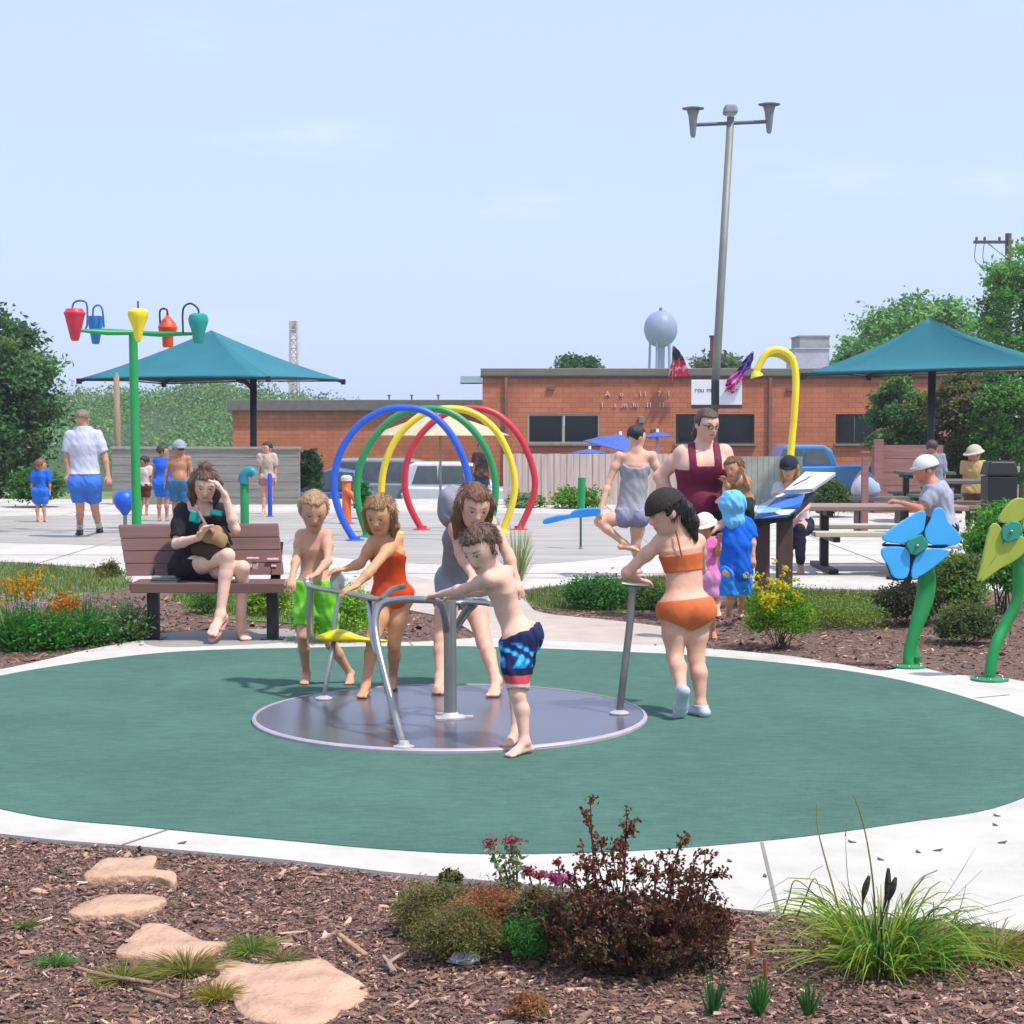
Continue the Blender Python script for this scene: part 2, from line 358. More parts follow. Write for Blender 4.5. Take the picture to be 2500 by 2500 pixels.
def person(label, Y0, J, s=1.0, g=1.0, fy=0, head=(0, 0, 0), hh=.22, vox=.006, tone='c98f74', hair='4a3426', hairstyle='short', zf=0.0, bust=0, belly=0, legg=1.0, armg=1.0, eyes=True, extra=None, curl=.5, toes=True, seat=.0):
    """J: joints as (u, v, depth offset) on the photo's grid; feet as ('g', u_heel, v_heel, u_toe, v_toe[, floor]) or a pair of joints"""
    F = Fig(Y0, vox); j = {k: (v if isinstance(v[0], (str, tuple, list)) else F.pt(v)) for k, v in J.items()}
    n = np.array((math.sin(R(fy)), -math.cos(R(fy)), 0.)); F.n = n; F.j = j; t = 'torso'
    ax = unit(j['ch'] - j['pv']); n = unit(n - ax * (n @ ax)); sg = s * g
    F.cone(t, j['pv'], j['wa'], .142 * sg, .118 * sg, n, .70, .03); F.cone(t, j['wa'], j['ch'], .118 * sg, .138 * sg, n, .68, .03)
    mid = (j['sL'] + j['sR']) / 2; F.cone(t, j['ch'], mid * .85 + j['ch'] * .15, .138 * sg, .075 * sg, n, .72, .04)
    for q in 'LR':
        F.cone(t, mid * .7 + j['s' + q] * .3 - ax * .02 * s, j['s' + q], .06 * sg, .05 * s * armg, None, 1, .05 * s); F.cone(t, j['nk'], mid * .35 + j['s' + q] * .65, .05 * s, .04 * s, None, 1, .04 * s)
        if bust: F.ell(t, j['ch'] + ax * .01 + n * .07 * sg + (j['s' + q] - mid) * .5, np.eye(3), np.array((.082, .066, .085)) * bust * s, .06)
        F.cone(t, j['pv'] * .5 + j['h' + q] * .5, j['h' + q], .1 * sg, .098 * sg * legg, None, 1, .05)
        F.ell(t, j['h' + q] - n * .05 * sg + ax * .0, np.eye(3), np.array((.085, .085, .09)) * sg * (1 + seat), .05)
    if belly: F.ell(t, j['wa'] * .55 + j['pv'] * .45 + n * .07 * sg, np.eye(3), np.array((.13, .1, .13)) * belly * s, .06)
    # head
    f, r, u = head_frame(*head); h = hh; c = j['hd']; A = np.stack([r, f, u]); hd = 'head'
    F.ell(hd, c + u * .10 * h - f * .05 * h, A, np.array((.36, .44, .40)) * h, .02); F.ell(hd, c - u * .12 * h + f * .07 * h, A, np.array((.285, .33, .37)) * h, .04 * h / .2)
    F.ell(hd, c - u * .37 * h + f * .22 * h, A, np.array((.14, .12, .11)) * h, .05)
    for q in (-1, 1):
        F.ell(hd, c + r * q * .36 * h - u * .04 * h - f * .06 * h, A, np.array((.05, .10, .14)) * h, .01)
        F.ell(hd, c + r * q * .15 * h + u * .015 * h + f * .47 * h, A, np.array((.085, .09, .055)) * h, -1)
    F.cone(hd, c + u * .02 * h + f * .37 * h, c - u * .12 * h + f * .435 * h, .035 * h, .058 * h, k=.015)
    F.ell(hd, c - u * .255 * h + f * .35 * h, A, np.array((.11, .06, .022)) * h, .008); F.ell(hd, c - u * .295 * h + f * .345 * h, A, np.array((.09, .055, .024)) * h, .008)
    F.cone('neck', j['nk'] - ax * .02 * s, c - u * .22 * h - f * .08 * h, .056 * s * (g ** .5), .05 * s * (g ** .5), k=.03)
    for q in 'LR':
        a = 'arm' + q; S, E, W = j['s' + q], j['e' + q], j['w' + q]; ag = armg * s; fo = E + (W - E) * .28
        F.cone(a, S, S * .6 + E * .4, .05 * ag, .046 * ag, k=.03); F.cone(a, S * .6 + E * .4, E, .046 * ag, .036 * ag, k=.03); F.cone('fore' + q, E, fo, .037 * ag, .039 * ag, k=.02); F.cone('fore' + q, fo, W, .039 * ag, .025 * ag ** .5 * s ** .5, k=.02)
        tip = j.get('f' + q); tip = W + unit(W - E) * .1 if tip is None else tip
        hand(F, 'fore' + q, W, tip, s, j.get('n' + q) if j.get('n' + q) is None else J['n' + q], curl)
        l = 'leg' + q; fl = J['a' + q]
        if fl[0] == 'g':
            z = fl[5] if len(fl) > 5 else zf; hl = G(fl[1], fl[2], z); tp = G(fl[3], fl[4], z); fd = unit((tp - hl) * (1, 1, 0)); heel = hl + (0, 0, .03 * s); ank = hl + fd * .05 * s + np.array((0, 0, .085 * s)); toe = hl + fd * .225 * s + np.array((0, 0, .014 * s)); fu = np.array((0, 0, 1.))
        else:
            ank, tp = F.pt(fl[0]), F.pt(fl[1]); fd = unit(tp - ank); K0 = j['k' + q]; fu = unit(ank - K0); fu = -fu; fu = unit(fu - fd * (fu @ fd)); heel = ank - fd * .035 * s - fu * .055 * s; toe = ank + fd * .18 * s - fu * .05 * s
        j['an' + q] = ank; j['toe' + q] = toe; j['heel' + q] = heel; j['fd' + q] = fd; j['fu' + q] = fu
        H, K = j['h' + q], j['k' + q]; lg = legg * s
        F.cone(l, H, H * .5 + K * .5, .094 * lg * g ** .5, .075 * lg, k=.04); F.cone(l, H * .5 + K * .5, K, .075 * lg, .053 * lg, k=.03)
        fwd = unit(n * .7 + fd * .3); cf = K + (ank - K) * .33 - fwd * .016 * s
        F.cone('shin' + q, K, cf, .050 * lg, .052 * lg, k=.02); F.cone('shin' + q, cf, ank, .052 * lg, .033 * lg ** .5 * s ** .5, k=.02)
        ft = 'foot' + q; sd = np.cross(fd, fu); ball = toe - fd * .07 * s + fu * .01 * s
        F.cone(ft, ank, heel + fu * .0, .036 * s, .031 * s, k=.02); F.cone(ft, ank, ball, .034 * s, .034 * s, fu, .8, .03 * s); F.cone(ft, heel, ball, .03 * s, .036 * s, fu, .7, .02 * s)
        F.cone(ft, ball, toe - fd * .02 * s, .036 * s, .036 * s, fu, .45, .02 * s)
        if toes:
            for i, o in enumerate((-.036, -.018, 0, .016, .031)):
                b = toe + sd * o * s * (1 if q == 'L' else -1) - fd * .03 * s; F.cone(ft, b, b + fd * (.034 - .0035 * (i if i else -1)) * s, .0125 * s, .0095 * s if i else .013 * s, k=.006)
    F.g.setdefault('hair', []); hm = .028 * h + .006
    F.ell('hair', c + u * .10 * h - f * .06 * h, A, np.array((.36, .44, .40)) * h + hm, .02)
    F.hf = (f, r, u, c, h)
    if hairstyle == 'long': F.cone('hair', c - f * .2 * h, c - u * .5 * h - f * .22 * h, .3 * h, .24 * h, f, .6, .03)
    if extra: extra(F, j)
    F.setup(); B = None
    for gname in ('torso', 'neck', 'head', 'armL', 'armR', 'foreL', 'foreR', 'legL', 'legR', 'shinL', 'shinR', 'footL', 'footR'):
        q = F.field(gname); kk = {'torso': .02, 'neck': .035 * s, 'head': .025, 'armL': .03 * s, 'armR': .03 * s}.get(gname, .025 * s); B = q.copy() if B is None else smin(B, q, kk)
    V, Q = snets(B, F.lo, vox)
    L = V - c; lx, ly, lz = (L @ r) / h, (L @ f) / h, (L @ u) / h; Cc = np.ones((len(V), 3))
    def blend(msk, colr):
        m = np.clip(msk, 0, 1)[:, None]; Cc[:] = Cc * (1 - m) + np.array(colr) * m
    near = (ly > .15)
    blend(near * np.exp(-((np.abs(lx) - .2) / .1) ** 2 - ((lz + .12) / .1) ** 2) * .5, (1.05, .72, .68))
    blend(near * np.exp(-(lx / .13) ** 4 - ((lz + .275) / .045) ** 4) * .85, (.78, .42, .42))
    hc = np.array(lin(hair)) / (np.array(lin(tone)) + .02)
    blend(near * np.exp(-((np.abs(lx) - .155) / .085) ** 4 - ((lz - .115) / .024) ** 4) * .8, np.clip(hc, 0, 1))
    blend(near * np.exp(-((np.abs(lx) - .15) / .085) ** 4 - ((lz - .04) / .022) ** 2) * .75, (.32, .22, .18))
    blend(near * np.exp(-(lx / .1) ** 4 - ((lz + .275) / .009) ** 2) * .5, (.3, .12, .12))
    for q in 'LR':
        d = np.linalg.norm(V - (j['w' + q] + unit(j['w' + q] - j['e' + q]) * .12 * s), axis=1); blend(np.exp(-(d / (.06 * s)) ** 2) * .35, (1.05, .8, .76))
        d = np.linalg.norm(V - j['k' + q], axis=1); blend(np.exp(-(d / (.06 * s)) ** 2) * .3, (1.0, .8, .76))
    base = (j['anL'] + j['anR']) / 2; base[2] = min(j['toeL'][2], j['toeR'][2]) - .01
    o = npobj('person', V, Q, skin(tone), loc=base, smooth=True, col=Cc); F.o = o; tag(o, label, 'person')
    if eyes:
        for q in (-1, 1):
            e = MB(); e.ball(c + r * q * .15 * h + u * .012 * h + f * .345 * h, np.array((.056, .05, .024)) * h, 12, A.T); ew = len(e.F)
            e.ball(c + r * q * .15 * h + u * .01 * h + f * .377 * h, np.array((.03, .022, .023)) * h, 10, A.T)
            npobj('eye', np.concatenate(e.V), e.F, [M('eye_white', 'a5988e', rough=.25, var=.02), M('eye_iris', '2a1c14', rough=.2, var=.05)], o, smooth=True, mi=[0] * ew + [1] * (len(e.F) - ew))
    if hairstyle != 'none':
        Hh = F.field('hair').copy(); lift = .3 * h if hairstyle in ('short', 'long') else .34 * h
        pf = F.plane(c + f * .10 * h, f); pu = -F.plane(c + u * lift, u); keep = smin(pf, pu, .02)
        Hh = np.maximum(Hh, keep); cut = -.22 if hairstyle == 'short' else (-.10 if hairstyle in ('crop', 'bun') else None)
        if cut is not None: Hh = np.maximum(Hh, -F.plane(c + u * cut * h - f * .1 * h, u + f * .35))
        if 'strands' in F.g: Hh = smin(Hh, F.field('strands'), .02)
        Hh = Hh + F.folds(.0022, 150, r + .15 * u)
        V, Q = snets(Hh, F.lo, vox)
        if len(V):
            npobj('hair', V, Q, M('hair_' + hair, hair, rough=.45, var=.35, scale=18, bump=.5, bscale=22, stretch=(6, 6, .8), spec=.5), o, smooth=True)
            if vox < .0075:
                m = 1500; ix = rng.integers(0, len(V), m); p = V[ix]; nn = p - (c - f * .05 * h); nn /= np.linalg.norm(nn, axis=1)[:, None]; low = (p - c) @ u < 0
                dn = np.where(low[:, None], -u, p - (c + u * .5 * h - f * .18 * h)); dn = dn / (np.linalg.norm(dn, axis=1)[:, None] + 1e-6) + rng.normal(0, .22, (m, 3)); dn -= nn * (dn * nn).sum(1)[:, None] * .9; dn /= np.linalg.norm(dn, axis=1)[:, None] + 1e-6
                front = ((p - c) @ f > .22 * h) & ((p - c) @ u < .42 * h); kl = {'crop': .45, 'short': .8}.get(hairstyle, 1.) * (1.25 if 'strands' in F.g else 1.); ln = (.07 + .16 * rng.random(m))[:, None] * h * kl * np.where(front, .45, 1.)[:, None]; blades('hair_strands', p - nn * .003, p + dn * ln + nn * (rng.random((m, 1)) * .004 - .001), .0026, nn * .003, M('hair_strand', 'ffffff', rough=.45, var=.1, attr=True, spec=.5), np.clip(jitter(np.array(lin(hair)) * 1.15, m, .3, .06), .004, 1), o, seg=3)
    return F
SKY_VEIL = .74; SKY_COL = (5.2, 6.3, 9.2, 1); CLOUD_COL = (8.2, 8.8, 9.9, 1); SKY_K = .092; EXPO = .66
# ------------------------------------------------------------------ camera, light, sky
cam = bpy.data.cameras.new('camera'); co = bpy.data.objects.new('camera', cam); COL.objects.link(co); SC.camera = co
cam.sensor_width = 36; cam.lens = 36 * FOC / 2500; cam.clip_end = 3000; cam.clip_start = .1
co.location = (0, 0, EYE); co.rotation_euler = (R(90) - PITCH, 0, 0)
SUN = unit((.80, -.50, 1.75)); su = bpy.data.lights.new('sun', 'SUN'); su.energy = 3.1; su.angle = R(3); su.color = (1, .955, .89)
so = bpy.data.objects.new('sun', su); COL.objects.link(so); so.rotation_euler = Vector(SUN).to_track_quat('Z', 'Y').to_euler(); so.location = (6, -6, 12)
w = bpy.data.worlds.new('World'); SC.world = w; w.use_nodes = True; nt = w.node_tree; N = nt.nodes; L = nt.links; bg = N['Background']
sk = N.new('ShaderNodeTexSky'); sk.sky_type = 'NISHITA'; sk.sun_disc = False; sk.sun_elevation = math.asin(SUN[2]); sk.sun_rotation = math.atan2(SUN[0], SUN[1])
sk.air_density = 1.0; sk.dust_density = 1.6; sk.ozone_density = 1.6; sk.altitude = 100
tc = N.new('ShaderNodeTexCoord'); mp = N.new('ShaderNodeMapping'); mp.inputs['Scale'].default_value = (1.3, 1.3, 5.5); L.new(tc.outputs['Generated'], mp.inputs[0])
cn = N.new('ShaderNodeTexNoise'); cn.inputs['Scale'].default_value = 3.2; cn.inputs['Detail'].default_value = 9; cn.inputs['Roughness'].default_value = .6; L.new(mp.outputs[0], cn.inputs['Vector'])
cr = N.new('ShaderNodeMapRange'); cr.interpolation_type = 'SMOOTHSTEP'; cr.inputs[1].default_value = .56; cr.inputs[2].default_value = .80; cr.inputs[3].default_value = 0; cr.inputs[4].default_value = .40; L.new(cn.outputs[0], cr.inputs[0])
# thin summer haze veils the blue of the whole dome; a few faint clouds ride low
hz = N.new('ShaderNodeMix'); hz.data_type = 'RGBA'; hz.inputs[0].default_value = SKY_VEIL; L.new(sk.outputs[0], hz.inputs[6]); hz.inputs[7].default_value = SKY_COL
cm = N.new('ShaderNodeMix'); cm.data_type = 'RGBA'; L.new(cr.outputs[0], cm.inputs[0]); L.new(hz.outputs[2], cm.inputs[6]); cm.inputs[7].default_value = CLOUD_COL
L.new(cm.outputs[2], bg.inputs[0]); bg.inputs[1].default_value = SKY_K
SC.view_settings.view_transform = 'Standard'; SC.view_settings.look = 'None'; SC.view_settings.exposure = EXPO; SC.view_settings.gamma = 1
# ------------------------------------------------------------------ ground sheets
def g2(pts, n=6, closed=True, sm=True):
    p = np.array([G(u, v)[:2] if True else 0 for u, v in pts]); return spline(p, n, closed) if sm else p
def sheet(name, poly, z, mat, thick=.05):
    p = np.array([(x, y, z) for x, y in poly]); b = MB()
    a = np.sum(p[:, 0] * np.roll(p[:, 1], -1) - np.roll(p[:, 0], -1) * p[:, 1])
    if a < 0: p = p[::-1]
    b.prism(p - (0, 0, thick), (0, 0, thick)); o = b.build(name, mat); tag(o, kind='structure'); return o
def gridmesh(name, x0, x1, y0, y1, nx, ny, zf, mat):
    xs = np.linspace(x0, x1, nx); ys = np.linspace(y0, y1, ny); X, Y = np.meshgrid(xs, ys); Z = zf(X, Y)
    i = np.arange(nx * ny).reshape(ny, nx); F = np.stack([i[:-1, :-1], i[:-1, 1:], i[1:, 1:], i[1:, :-1]], -1).reshape(-1, 4)
    return tag(npobj(name, np.stack([X, Y, Z], -1).reshape(-1, 3), F, mat, smooth=True), kind='structure')
def wob(X, Y, s=1.):
    return .5 * np.sin(X * 3.1 * s + 1.3 * np.sin(Y * 2.3 * s)) + .3 * np.sin(Y * 5.7 * s + 2 * np.sin(X * 4.1 * s)) + .2 * np.sin(X * 11 * s + Y * 9 * s)
grass_m = M('lawn', '5f6f38', rough=.9, var=.3, scale=3, bump=.4, bscale=80, dirt=.5, dirtcol='7a6f46')
ground_m = M('dirt_grass', '66703f', rough=.95, var=.3, scale=.4)
mulch_m = M('mulch', '765c50', rough=.95, var=.45, scale=38, bump=1.0, bscale=90, dirt=.45, dirtcol='4c3a33')
xs = np.array([-900, 900.]); yp = [(-30, -.12), (37.2, -.12), (40.5, -1.05), (60, -1.05), (1500, -1.05)]
V = [(x, y, z) for y, z in yp for x in xs]; tag(npobj('ground', V, np.array([(2 * i, 2 * i + 1, 2 * i + 3, 2 * i + 2) for i in range(4)]), ground_m), kind='structure')
def mz(X, Y):
    near = np.clip((5.3 - Y) / .7, 0, 1); return -.011 + .005 * wob(X, Y, 1.3) + near * (.014 * wob(X, Y, 2.1) + .012)
gridmesh('mulch_bed', -8, 8, 3.2, 18.5, 260, 300, mz, mulch_m)
conc = lambda n, c, d=.25: M(n, c, rough=.85, var=.07, scale=5, bump=.15, bscale=120, dirt=d, dirtcol='7d736a', big=(.8, .10))
PAD = [(-150, 1700), (45, 1645), (400, 1597), (750, 1585), (1100, 1581), (1500, 1594), (1800, 1612), (2150, 1655), (2465, 1742), (2660, 1850), (2465, 1966), (2200, 2015), (1900, 2055), (1550, 2083), (1200, 2091), (950, 2080), (700, 2058), (350, 2025), (45, 1990), (-250, 1900), (-320, 1790)]
pad_p = g2(PAD)
RING = [(-330, 1700), (-150, 1665), (45, 1628), (210, 1590), (330, 1568), (365, 1562), (420, 1550), (690, 1540), (800, 1565), (1000, 1570), (1180, 1560), (1400, 1570), (1640, 1580), (1900, 1601), (2040, 1622), (2150, 1640), (2230, 1630), (2330, 1650), (2465, 1660), (2700, 1720), (2900, 1900), (2800, 2200), (2600, 2290), (2465, 2275), (2300, 2255), (2100, 2240), (1900, 2233), (1740, 2218), (1500, 2185), (1250, 2160), (960, 2135), (700, 2104), (350, 2072), (45, 2045), (-300, 1990), (-600, 1850)]
ring_p = g2(RING)
plaza_p = np.array([(-16, 36.6), (16, 36.6)] + [tuple(G(u, v)[:2]) for u, v in [(4400, 1450), (2750, 1465), (2465, 1442), (2150, 1440), (1960, 1436), (1700, 1400), (1530, 1408), (1400, 1424), (1270, 1440), (1130, 1446), (900, 1432), (700, 1432), (400, 1440), (310, 1418), (290, 1392), (45, 1372), (-300, 1368), (-1700, 1360)]])
path_p = g2([(880, 1410), (1000, 1408), (1140, 1432), (1270, 1436), (1290, 1475), (1330, 1498), (1500, 1516), (1640, 1535), (1720, 1560), (1660, 1592), (1500, 1608), (1250, 1598), (1165, 1590), (1160, 1550), (1090, 1510), (1000, 1490), (930, 1470), (800, 1455)])
sheet('plaza', plaza_p, 0, conc('plaza_concrete', 'bdb6ad', .3))
sheet('concrete_path', path_p, .004, conc('path_concrete', 'b3a598', .2)); sheet('concrete_ring', ring_p, .008, conc('ring_concrete', 'bdb7ae', .3))
pad_m = M('rubber_pad', '4f7265', rough=.92, var=.13, scale=26, bump=.7, bscale=150, dirt=.3, dirtcol='668578', spec=.2, stretch=(.35, 1.5, 1), big=(.9, .10))
sheet('play_pad', pad_p, .012, pad_m)
# wet splash deck: darker and glossier concrete let into the plaza
wet_m = M('wet_concrete', 'a39c92', rough=.5, var=.2, scale=1.6, bump=.05, bscale=30, dirt=.6, dirtcol='aba59c', stretch=(.35, 1.6, 1))
sheet('splash_deck', g2([(-900, 1325), (-300, 1322), (200, 1330), (700, 1352), (1000, 1375), (1290, 1378), (1560, 1350), (1680, 1300), (1560, 1262), (1200, 1252), (700, 1252), (200, 1258), (-400, 1265), (-1200, 1272)]), .004, wet_m)
sheet('pad_extension', g2([(1112, 1578), (1150, 1575), (1162, 1568), (1145, 1545), (1120, 1535), (1112, 1550)]), .0125, pad_m) if 0 else None
# stones let into the concrete joints
jb = MB()
for (u0, v0), (u1, v1) in [((1900, 2233), (1860, 2062)), ((300, 2068), (410, 2031)), ((2465, 1700), (2380, 1708)), ((1000, 1570), (1010, 1584))]:
    a, b = G(u0, v0), G(u1, v1); t = unit(b - a) * .0; s_ = np.cross(unit(b - a), (0, 0, 1)) * .006
    jb.add([a - s_ + (0, 0, .0105), a + s_ + (0, 0, .0105), b + s_ + (0, 0, .0105), b - s_ + (0, 0, .0105)], [(0, 1, 2, 3)])
for x in np.arange(-15, 15.1, 2.4): jb.add([(x, 36, .0047), (x + .014, 36, .0047), (x + .014, 17.4, .0047), (x, 17.4, .0047)], [(0, 1, 2, 3)])
for y in np.arange(18.4, 36, 2.6): jb.add([(-15, y, .0048), (15, y, .0048), (15, y + .03, .0048), (-15, y + .03, .0048)], [(0, 1, 2, 3)])
tag(jb.build('concrete_joint', M('joint', '857e76', rough=.9)), kind='structure')
# lawns
lawnL = g2([(-300, 1380), (45, 1378), (285, 1396), (320, 1424), (300, 1440), (240, 1446), (180, 1455), (45, 1462), (-300, 1470)])
lawnM = g2([(1285, 1447), (1400, 1431), (1540, 1414), (1700, 1415), (1700, 1470), (1560, 1490), (1420, 1490), (1300, 1480)])
lawnR = g2([(1800, 1445), (1960, 1447), (2150, 1455), (2170, 1490), (2110, 1525), (2020, 1520), (1930, 1500), (1820, 1500)])
lawnB = g2([(430, 1450), (640, 1440), (900, 1455), (960, 1500), (900, 1535), (700, 1520), (560, 1510), (470, 1490)])
for nm, p in (('lawn', lawnL), ('lawn', lawnM), ('lawn', lawnR), ('lawn', lawnB)): sheet(nm, p, -.002, grass_m, .02)
def scatter(poly, n):
    lo, hi = poly.min(0), poly.max(0); q = lo + rng.random((n * 4, 2)) * (hi - lo); q = q[inside(poly, q[:, 0], q[:, 1])][:n]; return q
def grass(name, poly, n, h, colr, w=.006):
    q = scatter(poly, n); k = len(q); B = np.c_[q, np.full(k, -.004)]; hh = h * (.5 + rng.random(k)); T = B + np.c_[rng.normal(0, .35, (k, 2)) * hh[:, None], hh]
    bend = np.c_[np.zeros((k, 2)), hh * .12]; return tag(blades(name, B, T, w, bend, leafmat(), jitter(lin(colr), k, .3, .15), seg=2), kind='stuff', cat='grass')
tag(grass('grass', lawnL, 9000, .05, '6d7d3c'), 'short pale lawn grass left of the bench in front of the plaza'); tag(grass('grass', lawnM, 7000, .045, '6f7a42'), 'thin lawn grass strip in front of the plaza edge')
tag(grass('grass', lawnR, 6000, .06, '667a34'), 'rough green grass between the sign and the blue metal flower'); tag(grass('grass', lawnB, 4500, .06, '5f7f2c'), 'green grass growing on the bed behind the bench')
STONE_PX = [[(205, 2155), (225, 2130), (262, 2110), (330, 2106), (382, 2103), (376, 2132), (425, 2142), (432, 2158), (420, 2166), (370, 2152), (300, 2153)], [(165, 2246), (215, 2218), (265, 2200), (330, 2197), (390, 2204), (405, 2216), (340, 2236), (250, 2247)],
    [(282, 2342), (320, 2300), (352, 2272), (400, 2270), (450, 2290), (500, 2312), (555, 2316), (480, 2350), (420, 2372), (380, 2376), (340, 2350)], [(520, 2372), (560, 2362), (640, 2370), (720, 2364), (790, 2360), (830, 2385), (900, 2430), (880, 2462), (760, 2520), (600, 2500), (560, 2440), (510, 2420), (535, 2395)]]
STONES = tuple((lambda p: p.mean(0) + (p - p.mean(0)) * .97)(np.array([G(u, v)[:2] for u, v in spline(q, 5, True)])) for q in STONE_PX)
# wood chips of the near bed
def chips(name, x0, x1, y0, y1, n, Lr, seed):
    q = np.c_[x0 + rng.random(n) * (x1 - x0), y0 + rng.random(n) * (y1 - y0)]; q = q[~inside(ring_p, q[:, 0], q[:, 1])]
    for p in STONES + (path_p, plaza_p, lawnL, lawnM, lawnR): q = q[~inside(p, q[:, 0], q[:, 1])]
    k = len(q); C = np.c_[q, mz(q[:, 0], q[:, 1]) + .002 + .008 * rng.random(k)]; L_ = Lr * (.35 + rng.exponential(.7, k)); W_ = L_ * (.14 + .34 * rng.random(k)); a = rng.random(k) * 7
    D = np.c_[np.cos(a), np.sin(a), rng.normal(0, .28, k)]; D /= np.linalg.norm(D, axis=1)[:, None]; S = np.c_[-np.sin(a), np.cos(a), rng.normal(0, .3, k)]; Nn = np.cross(D, S); th = (.0015 + .05 * L_)[:, None] * (.6 + rng.random((k, 1)))
    jt = lambda: 1 + rng.normal(0, .18, (k, 1)); V = []
    for zz in (-1, 1):
        for dx, sx in ((-1, -.7), (-.2, -1.1), (1, -.6), (.9, .8), (-.8, .9)): V.append(C + D * L_[:, None] * .5 * dx * jt() + S * W_[:, None] * .5 * sx * jt() + Nn * th * zz * .5)
    V = np.stack(V, 1).reshape(-1, 3); b = np.arange(k)[:, None] * 10; Fs = [np.stack([b[:, 0] + 5 + i for i in range(5)], 1)]
    pal = np.array((1.50, 1.36, 1.30)) * np.array([lin(h) for h in ('745c51', '836a5e', '5f4b42', '4c3d37', '978171', '6c564c', 'ab998a', '3e332f', '7b6253')]); pc = np.array([.2, .14, .16, .13, .07, .16, .03, .06, .05]); cl = pal[rng.choice(9, k, p=pc / pc.sum())] * (1 + rng.normal(0, .15, (k, 1)))
    side = np.concatenate([np.stack([b[:, 0] + i, b[:, 0] + (i + 1) % 5, b[:, 0] + 5 + (i + 1) % 5, b[:, 0] + 5 + i], 1) for i in range(5)])
    fl = [list(r) for r in Fs[0]] + [list(r) for r in side]
    return tag(npobj(name, V, fl, M('wood_chip', 'ffffff', rough=.9, var=.15, scale=40, attr=True, bump=.4, bscale=150), col=np.repeat(np.clip(cl, .01, 1), 10, axis=0)), kind='stuff', cat='wood chips')
tag(chips('wood_chips', -2.3, 2.4, 4.2, 6.75, 100000, .0118, 1), 'brown shredded wood mulch over the near planting bed')
tag(chips('wood_chips', -4.2, 5.0, 10.2, 16, 26000, .022, 2), 'brown wood mulch in the beds beyond the green pad')
# ------------------------------------------------------------------ buildings and far structures
LOT = -1.05
tag(sheet('parking_lot', np.array([(-22, 40.6), (26, 40.6), (26, 49.6), (-22, 49.6)]), LOT + .02, M('asphalt', '55534f', rough=.9, var=.2, scale=2)), 'grey asphalt')
def brickmat():
    m = M('brick', 'a4532f', rough=.85, var=.12, scale=1.2); nt = m.node_tree; N = nt.nodes; L = nt.links; b = N['Principled BSDF']
    tc = N.new('ShaderNodeTexCoord'); sx = N.new('ShaderNodeSeparateXYZ'); L.new(tc.outputs['Object'], sx.inputs[0]); cx = N.new('ShaderNodeCombineXYZ'); L.new(sx.outputs[0], cx.inputs[0]); L.new(sx.outputs[2], cx.inputs[1]); L.new(sx.outputs[1], cx.inputs[2])
    br = N.new('ShaderNodeTexBrick'); br.inputs['Scale'].default_value = 1; br.inputs['Brick Width'].default_value = .42; br.inputs['Row Height'].default_value = .14; br.inputs['Mortar Size'].default_value = .008
    br.inputs['Color1'].default_value = (*lin('c67854'), 1); br.inputs['Color2'].default_value = (*lin('b86d4b'), 1); br.inputs['Mortar'].default_value = (*lin('94604b'), 1); L.new(cx.outputs[0], br.inputs['Vector'])
    nz = N.new('ShaderNodeTexNoise'); nz.inputs['Scale'].default_value = .9; nz.inputs['Detail'].default_value = 6; L.new(tc.outputs['Object'], nz.inputs['Vector'])
    mr = N.new('ShaderNodeMapRange'); mr.inputs[1].default_value = .3; mr.inputs[2].default_value = .7; mr.inputs[3].default_value = .84; mr.inputs[4].default_value = 1.14; L.new(nz.outputs[0], mr.inputs[0])
    v = N.new('ShaderNodeVectorMath'); v.operation = 'SCALE'; L.new(br.outputs[0], v.inputs[0]); L.new(mr.outputs[0], v.inputs['Scale']); L.new(v.outputs[0], b.inputs['Base Color']); return m
brick = brickmat(); fascia = M('fascia', '7b7264', rough=.7, var=.1, scale=2); glass = M('dark_glass', '0c0d0f', rough=.12, var=.1, spec=.5); alum = M('aluminium', 'a39a92', rough=.5, var=.05); black = M('black_paint', '17171a', rough=.5, var=.15, scale=20)
YB = 50.0
def wallbox(mb, u0, u1, zt, zb, y0, y1): x0, x1 = P(u0, 1032, YB)[0], P(u1, 1032, YB)[0]; mb.box(((x0 + x1) / 2, (y0 + y1) / 2, (zt + zb) / 2), (x1 - x0, y1 - y0, zt - zb))
bl = thing('brick_building', 'long low orange brick building with dark windows and a flat brown roof edge', 'building', (P(1660, 1032, YB)[0], YB, LOT))
ZT = P(1250, 921, YB)[2]; wins = [(1288, 1464, 1013, 1083), (1650, 1842, 1009, 1083), (2040, 2140, 1006, 1083)]
mb = MB(); zw1, zw0 = P(0, 1011, YB)[2], P(0, 1083, YB)[2]
edges = [1178] + [e for w_ in wins for e in w_[:2]] + [2420]
for a, b_ in zip(edges[0::2], edges[1::2]): wallbox(mb, a, b_, zw1, zw0, YB, YB + .3)
wallbox(mb, 1178, 2420, ZT, zw1, YB, YB + .3); wallbox(mb, 1178, 2420, zw0, LOT, YB, YB + .3)
xl, xr = P(1178, 1100, YB)[0], P(2420, 1100, YB)[0]; mb.box((xl + .15, YB + 5.2, (ZT + LOT) / 2), (.3, 9.8, ZT - LOT)); mb.box((xr - .15, YB + 5.2, (ZT + LOT) / 2), (.3, 9.8, ZT - LOT)); mb.build('wall', brick, bl)
mb = MB(); zr = P(0, 901, YB)[2]; mb.box(((xl + xr) / 2, YB + 5, (zr + ZT) / 2 + .02), (xr - xl + .1, 10.1, zr - ZT + .0)); rf = mb.build('roof', fascia, bl, bevel=.02)
